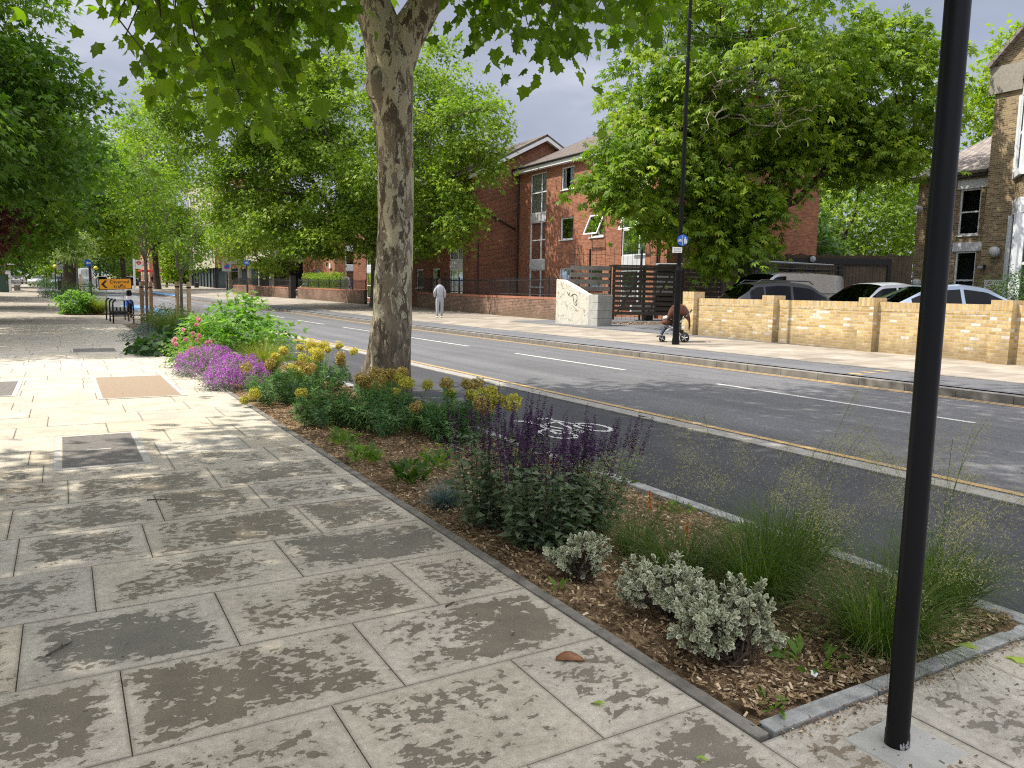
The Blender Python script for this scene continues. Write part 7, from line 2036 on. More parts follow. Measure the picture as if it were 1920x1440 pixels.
# left side: dark maples, copper tree, further street trees
tree('maple_tree', 'dark green maple leaning over the left side of the pavement', 'tree', (-4.3, 26.5, 0), [(-3.6, 26.0, 8.4, 3.9, 4.6, 4.4), (-1.2, 25.5, 6.0, 2.7, 3.6, 2.2), (-2.9, 22.0, 5.2, 2.0, 2.4, 1.9), (-.5, 30.0, 5.4, 2.0, 3.0, 1.6)], .24, 2.6, 560, 80, .38, .19, L_LOBE, 'maple_leaf', 'dark_bark', 'trees along the left pavement', shell=.5, gaps=.28, gs=.5, limbs=8, twigs=90, seed=4.0, flat=.42)
tree('copper_tree', 'small dark red-leaved tree under the dark maple at the left edge', 'tree', (-3.3, 31.0, 0), [(-2.5, 30.6, 3.7, 1.3, 1.6, 1.2)], .10, 1.7, 60, 60, .30, .15, L_LOBE, 'copper_leaf', 'dark_bark', limbs=4, twigs=20, seed=6.0)
tree('maple_tree', 'second dark maple behind the copper-leaved tree on the left', 'tree', (-4.8, 38, 0), [(-3.2, 38, 7.2, 4.2, 4.6, 4.0), (-2.2, 36, 4.8, 2.8, 3.4, 1.6)], .26, 2.8, 300, 70, .62, .27, L_LOBE, 'maple_leaf', 'dark_bark', 'trees along the left pavement', shell=.45, gaps=.22, limbs=7, twigs=40, seed=8.0)
tree('maple_tree', 'third dark tree down the left pavement, above the white street name plate', 'tree', (-7.5, 72, .4), [(-6.0, 72, 8, 5.0, 7.0, 5.2), (-5.5, 66, 4.6, 2.6, 4.0, 2.0)], .3, 2.8, 260, 60, .85, .36, L_LOBE, 'maple_leaf', 'dark_bark', 'trees along the left pavement', shell=.45, limbs=7, twigs=30, seed=9.0)
tree('plane_tree', 'tall bright green street tree with a thick dark trunk beside the white van', 'tree', (.63, 95.9, .7), [(.4, 95, 12.5, 6.6, 7.0, 6.0), (-3.2, 98, 8.6, 4.0, 5.0, 3.0), (3.6, 92, 9.6, 3.6, 4.6, 3.0)], .62, 5.2, 340, 70, .85, .36, L_LOBE, 'lime_leaf', 'dark_bark', 'trees along the left pavement', shell=.45, gaps=.28, limbs=8, twigs=60, seed=12.0)
tree('plane_tree', 'fork-trunked street tree rising behind the orange diversion sign', 'tree', (9.1, 148, 1.5), [(8.6, 147, 13.0, 8.0, 8.0, 6.0), (5, 145, 11, 4, 4, 3)], .42, 5.0, 260, 60, 1.1, .50, L_LOBE, 'lime_leaf', 'dark_bark', 'trees far up the street', shell=.45, limbs=8, twigs=40, seed=14.0)
for i, (x, y, r, h, lm, lab) in enumerate(((-9, 120, 6, 11, 'maple_leaf', 'dark tree mass beyond the grey picket fence'), (-2, 185, 8, 14, 'lime_leaf', 'bright tree closing the far end of the left pavement'), (8, 215, 9, 14, 'bush_leaf', 'dark green tree in front of the cream building'), (-14, 170, 9, 14, 'maple_leaf', 'large dark tree behind the two walkers'), (14.5, 232, 7, 11, 'lime_leaf', 'pale green tree between the cream and red buildings'), (20.5, 160, 4, 9, 'lime_leaf', 'slim tree in front of the red building far up the street'))):
    z = rise(y); tree('street_tree', lab, 'tree', (x, y, z), [(x, y, z + h * .58, r, r, h * .44)], .3, h * .25, 150, 50, 1.1, .55, L_LOBE, lm, 'dark_bark', 'trees far up the street', shell=.45, limbs=6, twigs=20, seed=20.0 + i)
tree('plane_tree', 'tall bright green street tree on the far pavement beside the distant black lamp post', 'tree', (10.9, 113, 1.1), [(10.3, 110, 16.0, 6.5, 6.5, 9.0), (6.5, 100, 12.5, 5.0, 5.0, 6.0), (13.5, 108, 8.5, 4.0, 3.5, 3.5)], .4, 5.0, 460, 64, .85, .36, L_LOBE, 'lime_leaf', 'dark_bark', 'trees far up the street', shell=.45, gaps=.25, limbs=8, twigs=50, seed=16.0)
tree('maple_tree', 'fourth dark maple on the left, its low skirt over the far paving', 'tree', (-5.2, 53, .2), [(-3.6, 53, 7.0, 4.4, 4.6, 4.0), (-2.4, 51, 4.6, 2.6, 3.0, 1.5)], .25, 2.8, 240, 66, .66, .29, L_LOBE, 'maple_leaf', 'dark_bark', 'trees along the left pavement', shell=.45, gaps=.22, limbs=7, twigs=30, seed=10.5)
# big plane on the far pavement
tree('plane_tree', 'huge light green plane tree on the far pavement in front of the flats', 'tree', (18.6, 50.5, .4), [(17.6, 48.5, 12.2, 7.6, 7.6, 6.6), (13.6, 52.0, 7.6, 5.2, 5.2, 4.3), (18.6, 43.2, 9.6, 4.0, 4.0, 4.4), (17.5, 45.5, 5.6, 3.4, 3.4, 2.2), (12.6, 53.6, 13.5, 5.0, 5.0, 4.6), (16.5, 48.5, 5.0, 4.2, 3.2, 1.7), (11.2, 54.5, 8.2, 3.6, 3.6, 4.0), (12.4, 52.8, 16.4, 5.0, 5.0, 4.0), (9.6, 57.5, 14.2, 4.5, 4.5, 3.8), (19.6, 38.8, 10.4, 2.0, 2.4, 2.4), (19.4, 39.0, 8.0, 2.0, 2.2, 2.0), (18.6, 40.0, 5.8, 2.0, 2.2, 1.6)], .42, 4.2, 1500, 76, .43, .235, L_LOBE, 'far_plane_leaf', 'grey_bark', shell=.55, gaps=.26, gs=.33, limbs=12, twigs=140, seed=30.0, tint=(.1, .9), zmin=3.9)

tree('plane_tree', 'leafy tree behind the farthest low wall, hiding the dark undercroft', 'tree', (20.0, 80, .6), [(17.8, 79, 5.6, 3.6, 4.0, 2.6), (18.5, 80, 9.0, 3.8, 4.0, 3.4), (14.6, 77.5, 6.4, 2.2, 3.0, 2.2)], .22, 2.6, 240, 60, .5, .26, L_LOBE, 'far_plane_leaf', 'grey_bark', 'trees far up the street', shell=.5, gaps=.2, limbs=7, twigs=30, seed=35.0)

# horse chestnut by the car park
def chestnut():
    ells = [(23.0, 22.9, 10.6, 4.7, 5.0, 4.3), (20.1, 22.4, 8.0, 2.2, 2.4, 2.3), (17.7, 22.4, 5.9, 1.5, 1.5, 1.5), (21.6, 21.4, 4.4, 1.9, 2.2, 2.0), (28.2, 20.2, 9.8, 3.1, 3.1, 3.0), (27.4, 20.0, 7.4, 2.0, 2.0, 1.3), (25.6, 21.0, 8.2, 2.0, 1.8, 1.5), (24.3, 20.6, 6.7, 1.5, 1.5, 1.2), (20.3, 22.2, 5.2, 2.2, 2.2, 1.6)]
    t, C, O = tree('chestnut_tree', 'spreading horse chestnut with pale bare twigs and pink flower candles beside the car park', 'tree', (23.8, 22.4, .45), ells, .38, 3.0, 720, 50, .40, .235, L_PALM, 'chestnut_leaf', 'dark_bark', shell=.5, gaps=.22, gs=.42, limbs=14, twigs=120, seed=41.0, flat=.38, zmin=2.6, droop=.75)
    mb = MB()
    for k in range(30):
        a = rnd.uniform(2.5, 5.6); p0 = Vector((22.2 + rnd.gauss(0, 1.0), 21.2 + rnd.gauss(0, .9), 8.8 + rnd.gauss(0, .9)))
        d = Vector((math.cos(a), math.sin(a), rnd.uniform(-.55, .35))).normalized() * rnd.uniform(1.6, 3.4)
        pts = limb(mb, p0, p0 + d, .045, .008, 8, 5, .45, lift=rnd.uniform(-.1, .15))
        for q in range(3):
            b = pts[rnd.randint(3, 7)]; limb(mb, b, b + Vector((rnd.gauss(0, .5), rnd.gauss(0, .5), rnd.uniform(-.9, .3))), .014, .004, 5, 4, .4)
    mb.build('bare_twigs', M['pale_twig'], t, smooth=True, fixn=False)
    sel = [i for i in range(len(C)) if C[i][2] < 8.5 and (C[i][0] < 20.5 or C[i][2] < 6)]
    sel = RNG.choice(sel, min(90, len(sel)), replace=False)
    P = C[sel] + O[sel] * .35 + np.array([0, 0, .12])
    g = RNG.normal(size=(len(P) * 16, 3)) * np.array([.035, .035, .085]); pos = np.repeat(P, 16, 0) + g
    scatter('flower_candles', L_QUAD, pos, RNG.normal(size=pos.shape), RNG.normal(size=pos.shape), RNG.uniform(.04, .08, len(pos)), RNG.random(len(pos)), M['chestnut_flower'], t)
chestnut()

# behind the car park and the brick house
tree('background_tree', 'broad bushy tree behind the board fence, left of the brick house', 'tree', (46, 35.5, .6), [(45, 34.5, 7.0, 6.5, 6.5, 5.2), (50, 36, 8.0, 5, 5, 4)], .3, 2.2, 300, 60, .75, .32, L_LOBE, 'far_plane_leaf', 'dark_bark', 'trees behind the car park', shell=.5, limbs=6, twigs=20, seed=51.0)
tree('background_tree', 'tall bright tree behind the roof of the brick house', 'tree', (49, 25, .6), [(48.9, 24.9, 14.0, 2.9, 2.9, 3.6), (49.0, 25.0, 9.0, 3.2, 3.2, 3.2)], .32, 3.5, 260, 60, .65, .30, L_LOBE, 'lime_leaf', 'dark_bark', 'trees behind the car park', shell=.5, gaps=.25, limbs=8, twigs=40, seed=53.0)
tree('background_tree', 'low dark tree behind the board fence, under the chestnut', 'tree', (37, 33, .6), [(36.5, 32.5, 4.4, 4.2, 3.6, 3.2)], .22, 1.8, 160, 60, .6, .28, L_LOBE, 'bush_leaf', 'dark_bark', 'trees behind the car park', shell=.5, limbs=5, twigs=15, seed=55.0)

# staked young trees in the bed
def young(x, y, ells, label, n, per, size, lm, T, sig, stakes, sm, tr=.045, fork=2.2, group='staked young trees', tape=True):
    z = G(x, y)
    t, C, O = tree('young_tree', label, 'tree', (x, y, z), ells, tr, fork, n, per, sig, size, T, lm, 'grey_bark', group, shell=.2, gaps=.1, limbs=6, twigs=n, seed=x * 3, sides=8)
    if tape: mb = MB(); mb.lathe([(tr * 1.5, 0), (tr * 1.5, .10)], (x, y, z + .05), 10); mb.build('trunk_guard', M['plastic_black'], t)
    for (sx, sy, sh, lab) in stakes:
        s = thing('tree_stake', lab, 'stake', (sx, sy, G(sx, sy)), group='round wooden tree stakes')
        mb = MB(); r = .075; mb.lathe([(r, -.1), (r, sh - .03), (r * .8, sh)], (sx, sy, G(sx, sy)), 12); mb.build('post', M[sm], s, smooth=True)
        mb = MB(); mb.lathe([(r + .006, sh - .22), (r + .006, sh - .17)], (sx, sy, G(sx, sy)), 12); mb.tube([(sx, sy, z + sh - .2), (x, y, z + sh - .22)], .014, 5); mb.build('tie', M['rubber'], s)
young(2.68, 31.7, [(2.68, 31.7, 5.6, 1.15, 1.15, 2.3), (2.9, 31.9, 3.6, .8, .8, .7)], 'young tree between two brown stakes, crown full and bright', 90, 26, .15, 'young_tree_leaf', L_SIMPLE, .24, [(2.55, 32.1, 1.66, 'brown tree stake left of the pair nearest the cycle stands'), (2.79, 31.4, 1.66, 'brown tree stake right of the pair nearest the cycle stands')], 'brown_stake_wood', .05, 2.4)
young(3.78, 30.9, [(3.8, 31.0, 4.0, 1.0, 1.0, 1.9), (4.2, 30.6, 2.3, .8, .8, .5), (4.1, 30.8, 3.4, 1.1, 1.1, 1.0)], 'young sparse-leaved tree between two pale stakes', 58, 18, .15, 'young_tree_leaf', L_SIMPLE, .17, [(3.66, 31.1, 1.70, 'pale tree stake left of the pair nearest the road'), (4.0, 30.6, 1.68, 'pale tree stake right of the pair nearest the road')], 'stake_wood', .055, 1.9)
young(1.25, 84.6, [(1.0, 84.6, 5.2, 1.9, 1.9, 1.5)], 'young variegated tree with a stake in front of the thick dark trunk', 60, 30, .30, 'variegated_leaf', L_SIMPLE, .35, [(1.42, 82.5, 2.0, 'single pale tree stake above the bright green shrub up the pavement')], 'stake_wood', .09, 3.2, tape=False)
young(-1.94, 127.5, [(-1.9, 127.5, 5.0, 1.9, 1.9, 2.4)], 'small pale green young tree far up the left pavement', 50, 30, .36, 'lime_leaf', L_SIMPLE, .45, [(-1.75, 126.5, 1.9, 'pale stake of the farthest young tree up the left pavement')], 'stake_wood', .09, 2.0, tape=False)

# ================================================================ BED PLANTING
def strips(name, curves, widths, tint, mat, parent=None, side=None, **kw):
    """ribbons: curves (n,k,3), widths (k,) or (n,k)"""
    n, k, _ = curves.shape
    w = np.broadcast_to(np.asarray(widths, float), (n, k))
    tan = np.gradient(curves, axis=1)
    if side is None:
        a = curves[:, -1] - curves[:, 0]; s = np.stack([-a[:, 1], a[:, 0], np.zeros(n)], 1) + RNG.normal(size=(n, 3)) * .02
        s += RNG.normal(size=(n, 3)) * np.array([.3, .3, 0]) * np.linalg.norm(s, axis=1, keepdims=True)
        side = unit(s)
    A = curves - side[:, None] * w[..., None] / 2; B = curves + side[:, None] * w[..., None] / 2
    V = np.stack([A, B], 2).reshape(n, -1, 3)
    idx = np.array([(2 * i, 2 * i + 1, 2 * i + 3, 2 * i + 2) for i in range(k - 1)])
    me = bpy.data.meshes.new(name); o = bpy.data.objects.new(name, me); COL.objects.link(o)
    P = V.reshape(-1, 3)
    if parent is not None:
        o.parent = parent; W_ = np.array(world_to_local(parent)); P = P @ W_[:3, :3].T + W_[:3, 3]
    loops = (idx[None] + (np.arange(n) * 2 * k)[:, None, None]).ravel(); nf = n * (k - 1)
    me.vertices.add(len(P)); me.vertices.foreach_set('co', P.astype(np.float32).ravel())
    me.loops.add(len(loops)); me.loops.foreach_set('vertex_index', loops.astype(np.int32))
    me.polygons.add(nf); me.polygons.foreach_set('loop_start', np.arange(nf, dtype=np.int32) * 4); me.polygons.foreach_set('loop_total', np.full(nf, 4, np.int32))
    at = me.attributes.new('tint', 'FLOAT', 'POINT'); at.data.foreach_set('value', np.repeat(np.clip(tint, 0, 1), 2 * k).astype(np.float32))
    me.materials.append(mat); me.polygons.foreach_set('use_smooth', [True] * nf)
    me.update(calc_edges=True); me.validate()
    return tagp(o, kw.get('label'), kw.get('cat'), kw.get('group'), kw.get('kind'))

def arcs(x, y, z, n, L, r0, lean, droop, k=6, az=None, jl=.25):
    """blade curves springing from a tuft"""
    a = RNG.uniform(0, 2 * np.pi, n) if az is None else az
    rr = r0 * np.sqrt(RNG.random(n)); b = a + RNG.normal(size=n) * .6
    base = np.stack([x + rr * np.cos(b), y + rr * np.sin(b), np.full(n, z)], 1)
    ll = L * RNG.uniform(1 - jl * 1.6, 1 + jl * .6, n); th = np.abs(RNG.normal(lean, lean * .5, n)); dr = np.abs(RNG.normal(droop, droop * .4, n))
    C = np.zeros((n, k, 3)); p = base.copy(); C[:, 0] = p
    for i in range(1, k):
        t_ = th + dr * ((i - .5) / (k - 1)) ** 1.5
        step = ll / (k - 1)
        d = np.stack([np.sin(t_) * np.cos(a), np.sin(t_) * np.sin(a), np.cos(t_)], 1)
        p = p + d * step[:, None]; p[:, 2] = np.maximum(p[:, 2], z + .01); C[:, i] = p
    return C

def tuft(label, x, y, n, L, r0, w, mat, lean=.35, droop=1.2, group=None, name='grass_clump', cat='ornamental grass', tint=(0, .75), dead=.08):
    z = G(x, y) - .01
    t = thing(name, label, cat, (x, y, z), group=group)
    C = arcs(x, y, z, n, L, r0, lean, droop)
    ti = RNG.uniform(*tint, n); ti[RNG.random(n) < dead] = 1.0
    strips('blades', C, w * np.array([.8, 1, .95, .75, .45, .08]), ti, M[mat], t)
    return t

def plumes(t, x, y, n, L, r0, lean, per=300, spread=.048, az=None):
    z = G(x, y)
    C = arcs(x, y, z, n, L, r0, lean, .75, 9, az, .2)
    strips('flower_stems', C, np.full(9, .0022), RNG.uniform(0, .4, n), M['grass_leaf'], t)
    u = RNG.beta(5.0, 1.7, (n, per)); pos = []
    for i in range(n):
        s = .58 + .42 * u[i]; f = s * 8; k = np.minimum(f.astype(int), 7); q = (f - k)[:, None]
        c = C[i][k] * (1 - q) + C[i][k + 1] * q
        pos.append(c + RNG.normal(size=(per, 3)) * (spread * RNG.uniform(.7, 1.3) * (1.15 - np.abs(u[i] - .6)))[:, None] * np.array([1, 1, .75]))
    pos = np.concatenate(pos); m = len(pos)
    ax = RNG.normal(size=(m, 3)) + np.array([0, 0, .4])
    scatter('flower_plumes', (np.array([(0, 0, 0), (.07, .5, 0), (0, 1, 0), (-.07, .5, 0)], float), [(0, 1, 2, 3)]), pos, ax, RNG.normal(size=(m, 3)), RNG.uniform(.007, .018, m), RNG.random(m), M['plume'], t, kind='stuff')

# ---- tufted grasses with airy plumes at the near end
G_ = 'tufted grasses at the near end of the bed'
for (x, y, n, L, r0, pl, lab) in ((3.02, 1.95, 900, .52, .10, (16, .95, .28), 'large green grass tuft just left of the black post, nearest the camera'),
        (3.02, 2.62, 1000, .56, .12, (12, .95, .28), 'dense dark green grass tuft behind the big variegated shrub'),
        (3.55, 2.85, 700, .50, .10, (16, .95, .3), 'upright green grass tuft by the concrete edging with pale seed plumes'),
        (3.72, 2.12, 750, .52, .10, (26, .95, .34), 'green grass tuft right of the black post with a cloud of plumes'),
        (2.80, 2.98, 520, .42, .09, (5, .7, .3), 'olive green grass tuft between the two orange flower spikes'),
        (2.86, 3.42, 300, .36, .07, (4, .75, .3), 'small thin grass tuft under the taller orange flower spike')):
    t = tuft(lab, x, y, int(n * 1.0), L, r0 * 1.3, .0036, 'grass_leaf', .50, 1.2, G_, dead=.05)
    plumes(t, x, y, pl[0], pl[1], r0, pl[2])

# ---- variegated low shrubs
def oval():
    P = []
    for i in range(8):
        a = 2 * math.pi * i / 8
        P.append((.30 * math.sin(a), .5 - .5 * math.cos(a), .10 * abs(math.sin(a))))
    V = np.array(P + [(0, .5, -.02)], float)
    return (V, [(i, (i + 1) % 8, 8) for i in range(8)]), [1] * 8 + [0]
OV, OV_E = oval()
def silver_shrub(label, x, y, ells, n, leaf=.034):
    t = thing('variegated_shrub', label, 'shrub', (x, y, 0), group='silver variegated shrubs near the front of the bed')
    C, O = ell_points(ells, n, .5, .22, 7.0, x * 5, .03)
    per = 13
    pos = np.repeat(C, per, 0); o_ = np.repeat(O, per, 0) * np.array([1, 1, .8]) + np.array([0, 0, .45]); o_ = unit(o_)
    ring = RNG.uniform(0, 2 * np.pi, len(pos)); lev = np.tile(np.arange(per) / per, n)
    a1 = unit(np.cross(o_, RNG.normal(size=(n, 3)).repeat(per, 0))); a2 = np.cross(o_, a1)
    rad = a1 * np.cos(ring)[:, None] + a2 * np.sin(ring)[:, None]
    tilt = (.35 + .9 * lev)[:, None]
    ax = o_ * (1.15 - tilt * .8) + rad * tilt
    pos = pos - o_ * (lev * leaf * 1.3)[:, None] + rad * .003
    nr = o_ * 1.0 - rad * .2 + RNG.normal(size=pos.shape) * .18
    scatter('foliage', OV, pos, ax, nr, leaf * RNG.uniform(.75, 1.15, len(pos)), np.repeat(RNG.random(n), per) * .7 + RNG.random(len(pos)) * .3, M['silver_edged_leaf'], t, attrs=dict(edge=OV_E))
    mb = MB()
    for i in range(0, n, 2):
        b = Vector((x + rnd.gauss(0, .03), y + rnd.gauss(0, .03), 0)); limb(mb, b, C[i], .006, .0025, 4, 4, .3)
    mb.build('stems', M['dark_bark'], t, fixn=False)
silver_shrub('small round silver variegated shrub in front of the purple salvia', 2.33, 3.22, [(2.33, 3.22, .13, .175, .16, .105), (2.25, 3.30, .14, .10, .10, .08)], 130, .027)
silver_shrub('silver variegated shrub behind and left of the largest one', 2.42, 2.60, [(2.40, 2.62, .17, .17, .16, .13), (2.28, 2.70, .16, .11, .11, .12)], 135, .027)
silver_shrub('largest silver variegated shrub, open and leggy, closest to the camera', 2.34, 2.16, [(2.22, 2.20, .17, .14, .13, .12), (2.40, 2.18, .20, .14, .14, .13), (2.50, 2.14, .12, .10, .11, .08), (2.34, 2.40, .19, .13, .13, .11)], 215, .028)

# ---- purple salvia
def spike_mesh(h):
    n = int(h / .0024); z = np.linspace(0, h, n); z = np.floor(z / .014) * .014 + RNG.normal(size=n) * .0022
    a = RNG.uniform(0, 6.28, n); r = .0105 * (1.1 - .72 * z / h)
    pos = np.stack([r * np.cos(a) * .3, r * np.sin(a) * .3, z], 1); ax = np.stack([np.cos(a), np.sin(a), np.full(n, .55)], 1)
    o = scatter('flower_spike', L_QUAD, pos, ax, RNG.normal(size=(n, 3)) + np.array([0, 0, 1.]), RNG.uniform(.012, .022, n) * (1.15 - .6 * z / h), RNG.random(n), M['salvia_flower'])
    me = o.data; off = o.location.copy(); me.transform(Matrix.Translation(off)); bpy.data.objects.remove(o)
    return me
SPK = [spike_mesh(h) for h in (.17, .21, .25, .14)]
def salvia(label, x, y, n, H, r, lean=0.0):
    t = thing('salvia', label, 'flowering plant', (x, y, 0), group='purple salvia clump')
    stems, leafp, leafa, leafn = [], [], [], []
    for i in range(n):
        a = RNG.uniform(0, 6.28); rr = r * math.sqrt(RNG.random()); b = np.array([x + rr * .75 * math.cos(a), y + rr * .75 * math.sin(a), -.01])
        h = H * RNG.uniform(.72, 1.05); sp = rr / r
        tip = b + np.array([math.cos(a) * sp * .16 + RNG.normal() * .03 + lean * .12, math.sin(a) * sp * .16 + RNG.normal() * .03, h])
        mid = (b + tip) / 2 + np.array([math.cos(a), math.sin(a), 0]) * .02
        u = np.linspace(0, 1, 7)[:, None]; c = b * (1 - u) ** 2 + 2 * mid * u * (1 - u) + tip * u * u; stems.append(c)
        for s in np.linspace(.06, .76, 13):
            for q in (0, 1):
                f = s * 6; k = min(int(f), 5); p = c[k] * (1 - (f - k)) + c[k + 1] * (f - k)
                aa = s * 23 + q * math.pi + a + RNG.normal() * .3; d = np.array([math.cos(aa), math.sin(aa), RNG.uniform(-.1, .6)])
                leafp.append(p); leafa.append(d); leafn.append(np.array([0, 0, 1.]) + RNG.normal(size=3) * .35)
        if RNG.random() < .93:
            me = SPK[RNG.integers(len(SPK))]; o = bpy.data.objects.new('flower_spike', me); COL.objects.link(o); o.parent = t
            d = Vector(c[6] - c[4]).normalized(); o.rotation_euler = d.to_track_quat('Z', 'Y').to_euler(); o.location = Vector(c[5]) * .5 + Vector(c[6]) * .5 - Vector((x, y, 0)) - d * .05
    strips('stems', np.array(stems), np.full(7, .0048), RNG.random(n), M['salvia_stem'], t)
    lp = np.array(leafp); m = len(lp); sc = RNG.uniform(.055, .10, m) * (1.1 - .5 * np.clip(lp[:, 2] / H, 0, 1))
    scatter('leaves', leaf_simple(.5, .12, .25), lp, np.array(leafa), np.array(leafn), sc, RNG.random(m), M['salvia_leaf'], t)
salvia('left part of the purple salvia, beside the blue grass', 2.40, 4.32, 52, .76, .26)
salvia('front of the purple salvia, reaching over the small silver shrub', 2.46, 3.78, 56, .68, .27)
salvia('right part of the purple salvia, leaning towards the cycle lane', 2.80, 3.90, 40, .66, .24, .8)

# ---- blue fescue
tuft('small blue-grey grass tuft between the pavement edging and the purple salvia', 2.30, 4.86, 900, .22, .06, .0022, 'blue_grass', .75, .8, name='blue_grass', tint=(0, 1))
tuft('second tiny blue-grey grass tuft hidden behind the purple salvia', 3.15, 4.65, 350, .18, .05, .0022, 'blue_grass', .7, .8, name='blue_grass', tint=(0, 1))

# ---- orange pokers
def poker(label, x, y, h, s=1.0):
    t = thing('poker_flower', label, 'flower', (x, y, 0), group='orange poker flowers')
    c = np.stack([np.linspace(x, x + .03, 6), np.linspace(y, y + .01, 6), np.linspace(0, h, 6)], 1)[None]
    strips('stem', c, np.full(6, .006), np.array([.3]), M['weed_leaf'], t)
    n = 60; z = RNG.uniform(h - .09 * s, h + .02, n); a = RNG.uniform(0, 6.28, n)
    ax = np.stack([np.cos(a), np.sin(a), np.full(n, -.8)], 1)
    scatter('flower_spike', L_NARROW, np.stack([x + .03 + 0 * z, y + .01 + 0 * z, z], 1), ax, RNG.normal(size=(n, 3)), RNG.uniform(.015, .026, n) * s, RNG.random(n), M['orange_flower'], t)
poker('taller red-orange poker flower on the mulch right of the purple salvia', 2.93, 3.42, .34)
poker('shorter orange poker flower inside the olive grass tuft', 2.84, 3.0, .27, .8)

# ---- euphorbias
def head_mesh(r, mat):
    n = 330; g = RNG.normal(size=(n, 3)); g = unit(g); g[:, 2] = g[:, 2] * .82; g *= r * (1 + .12 * np.sin(g[:, :1] * 7) * np.sin(g[:, 1:2] * 7)) * RNG.uniform(.35, 1.05, (n, 1)) ** .6
    o = scatter('flower_head', (np.array([(0, -.5, 0), (.5, 0, .12), (0, .5, 0), (-.5, 0, .12)], float), [(0, 1, 2, 3)]), g, RNG.normal(size=(n, 3)), unit(g) + RNG.normal(size=(n, 3)) * .4 + np.array([0, 0, .3]), RNG.uniform(.015, .027, n), RNG.random(n), M[mat])
    me = o.data; me.transform(Matrix.Translation(o.location)); bpy.data.objects.remove(o); return me
HEADS = {k: [head_mesh(r, m) for r in (.062, .080, .095)] for k, m in (('y', 'euphorbia_flower'), ('r', 'rust_flower'), ('b', 'yellow_flower'))}
def euphorbia(label, x, y, rx, ry, H, n, heads, leafl=.085, mat='euphorbia_leaf'):
    t = thing('euphorbia', label, 'flowering plant', (x, y, 0), group='euphorbia clumps round the big tree trunk')
    P, A, Nn, st = [], [], [], []
    n = int(n * 2.1)
    for i in range(n):
        a = RNG.uniform(0, 6.28); q = math.sqrt(RNG.random()); b = np.array([x + rx * q * .6 * math.cos(a), y + ry * q * .6 * math.sin(a), 0])
        tip = np.array([x + rx * q * math.cos(a), y + ry * q * math.sin(a), H * (1.05 - .5 * q * q) * RNG.uniform(.55, 1.1)])
        u = np.linspace(0, 1, 4)[:, None]; st.append(b * (1 - u) + tip * u)
        d = unit((tip - b)[None])[0]; k = 46
        s = RNG.beta(1.6, 1.0, k); p = b + (tip - b) * s[:, None]
        ang = RNG.uniform(0, 6.28, k); e1 = unit(np.cross(d, [[.3, .9, .1]]))[0]; e2 = np.cross(d, e1)
        rad = np.cos(ang)[:, None] * e1 + np.sin(ang)[:, None] * e2
        P.append(p); A.append(rad + d * (-.15 + 1.1 * (s[:, None] ** 4))); Nn.append(d + RNG.normal(size=(k, 3)) * .25)
    P, A, Nn = map(np.concatenate, (P, A, Nn)); m = len(P)
    scatter('foliage', leaf_quad(.19, .1, .18), P, A, Nn, leafl * RNG.uniform(.6, 1.1, m), np.repeat(RNG.uniform(0, .9, n), 46) + RNG.normal(size=m) * .12, M[mat], t)
    strips('stems', np.array(st), np.full(4, .006), RNG.random(n), M['grass_leaf'], t)
    heads = heads + [(hx + rnd.gauss(0, .11), hy + rnd.gauss(0, .11), hz - rnd.uniform(0, .10), k) for (hx, hy, hz, k) in heads if rnd.random() < .8]
    for (hx, hy, hz, k) in heads:
        me = HEADS[k][rnd.randrange(3)]; o = bpy.data.objects.new('flower_head', me); COL.objects.link(o); o.parent = t
        o.location = (hx - x, hy - y, hz); o.rotation_euler = (rnd.uniform(-.25, .25), rnd.uniform(-.25, .25), rnd.uniform(0, 6)); 
        s = rnd.uniform(.9, 1.15); o.scale = (s, s, s)
    if heads:
        c = np.array([[[x * .35 + hx * .65 + (hx * .35 - x * .35) * u, y * .35 + hy * .65 + (hy * .35 - y * .35) * u, hz * u] for u in np.linspace(0, 1, 4)] for hx, hy, hz, k in heads])
        strips('flower_stalks', c, np.full(4, .008), RNG.random(len(heads)), M['weed_leaf'], t)
euphorbia('grey-green euphorbia next to the purple mound of flowers', 2.48, 10.4, .50, .62, .40, 34, [(2.15, 11.0, .42, 'r'), (2.5, 11.1, .46, 'r'), (2.8, 10.9, .42, 'r'), (2.1, 10.2, .15, 'y'), (2.7, 10.7, .40, 'y')])
euphorbia('bright yellow-headed euphorbia left of the big tree trunk', 3.25, 11.6, .55, .7, .46, 34, [(2.95, 12.2, .56, 'b'), (3.15, 12.0, .60, 'b'), (3.35, 12.1, .64, 'b'), (3.5, 11.7, .58, 'b'), (3.3, 11.5, .55, 'b'), (3.6, 12.2, .62, 'b'), (3.05, 11.4, .48, 'y'), (2.9, 11.0, .40, 'r'), (3.75, 11.9, .62, 'b'), (3.55, 11.2, .52, 'r')])
euphorbia('dark green euphorbia in front of the yellow-headed one', 2.58, 8.5, .45, .62, .36, 34, [(2.35, 8.9, .30, 'y')])
euphorbia('broad euphorbia with mixed rust and yellow heads before the tree trunk', 3.02, 7.85, .58, .66, .42, 46, [(3.2, 8.6, .50, 'r'), (3.35, 8.35, .50, 'y'), (3.3, 8.0, .48, 'y'), (3.5, 7.9, .46, 'y'), (3.05, 7.15, .34, 'r'), (3.45, 8.5, .53, 'r'), (3.0, 8.7, .45, 'r'), (3.2, 8.75, .52, 'r')])
euphorbia('euphorbia with ochre heads between the tree trunk and the purple salvia', 3.45, 7.05, .42, .5, .44, 34, [(3.55, 7.5, .52, 'r'), (3.72, 7.35, .52, 'r'), (3.6, 6.75, .48, 'y'), (3.75, 6.85, .50, 'y'), (3.5, 6.6, .42, 'r'), (3.7, 6.6, .46, 'y')])
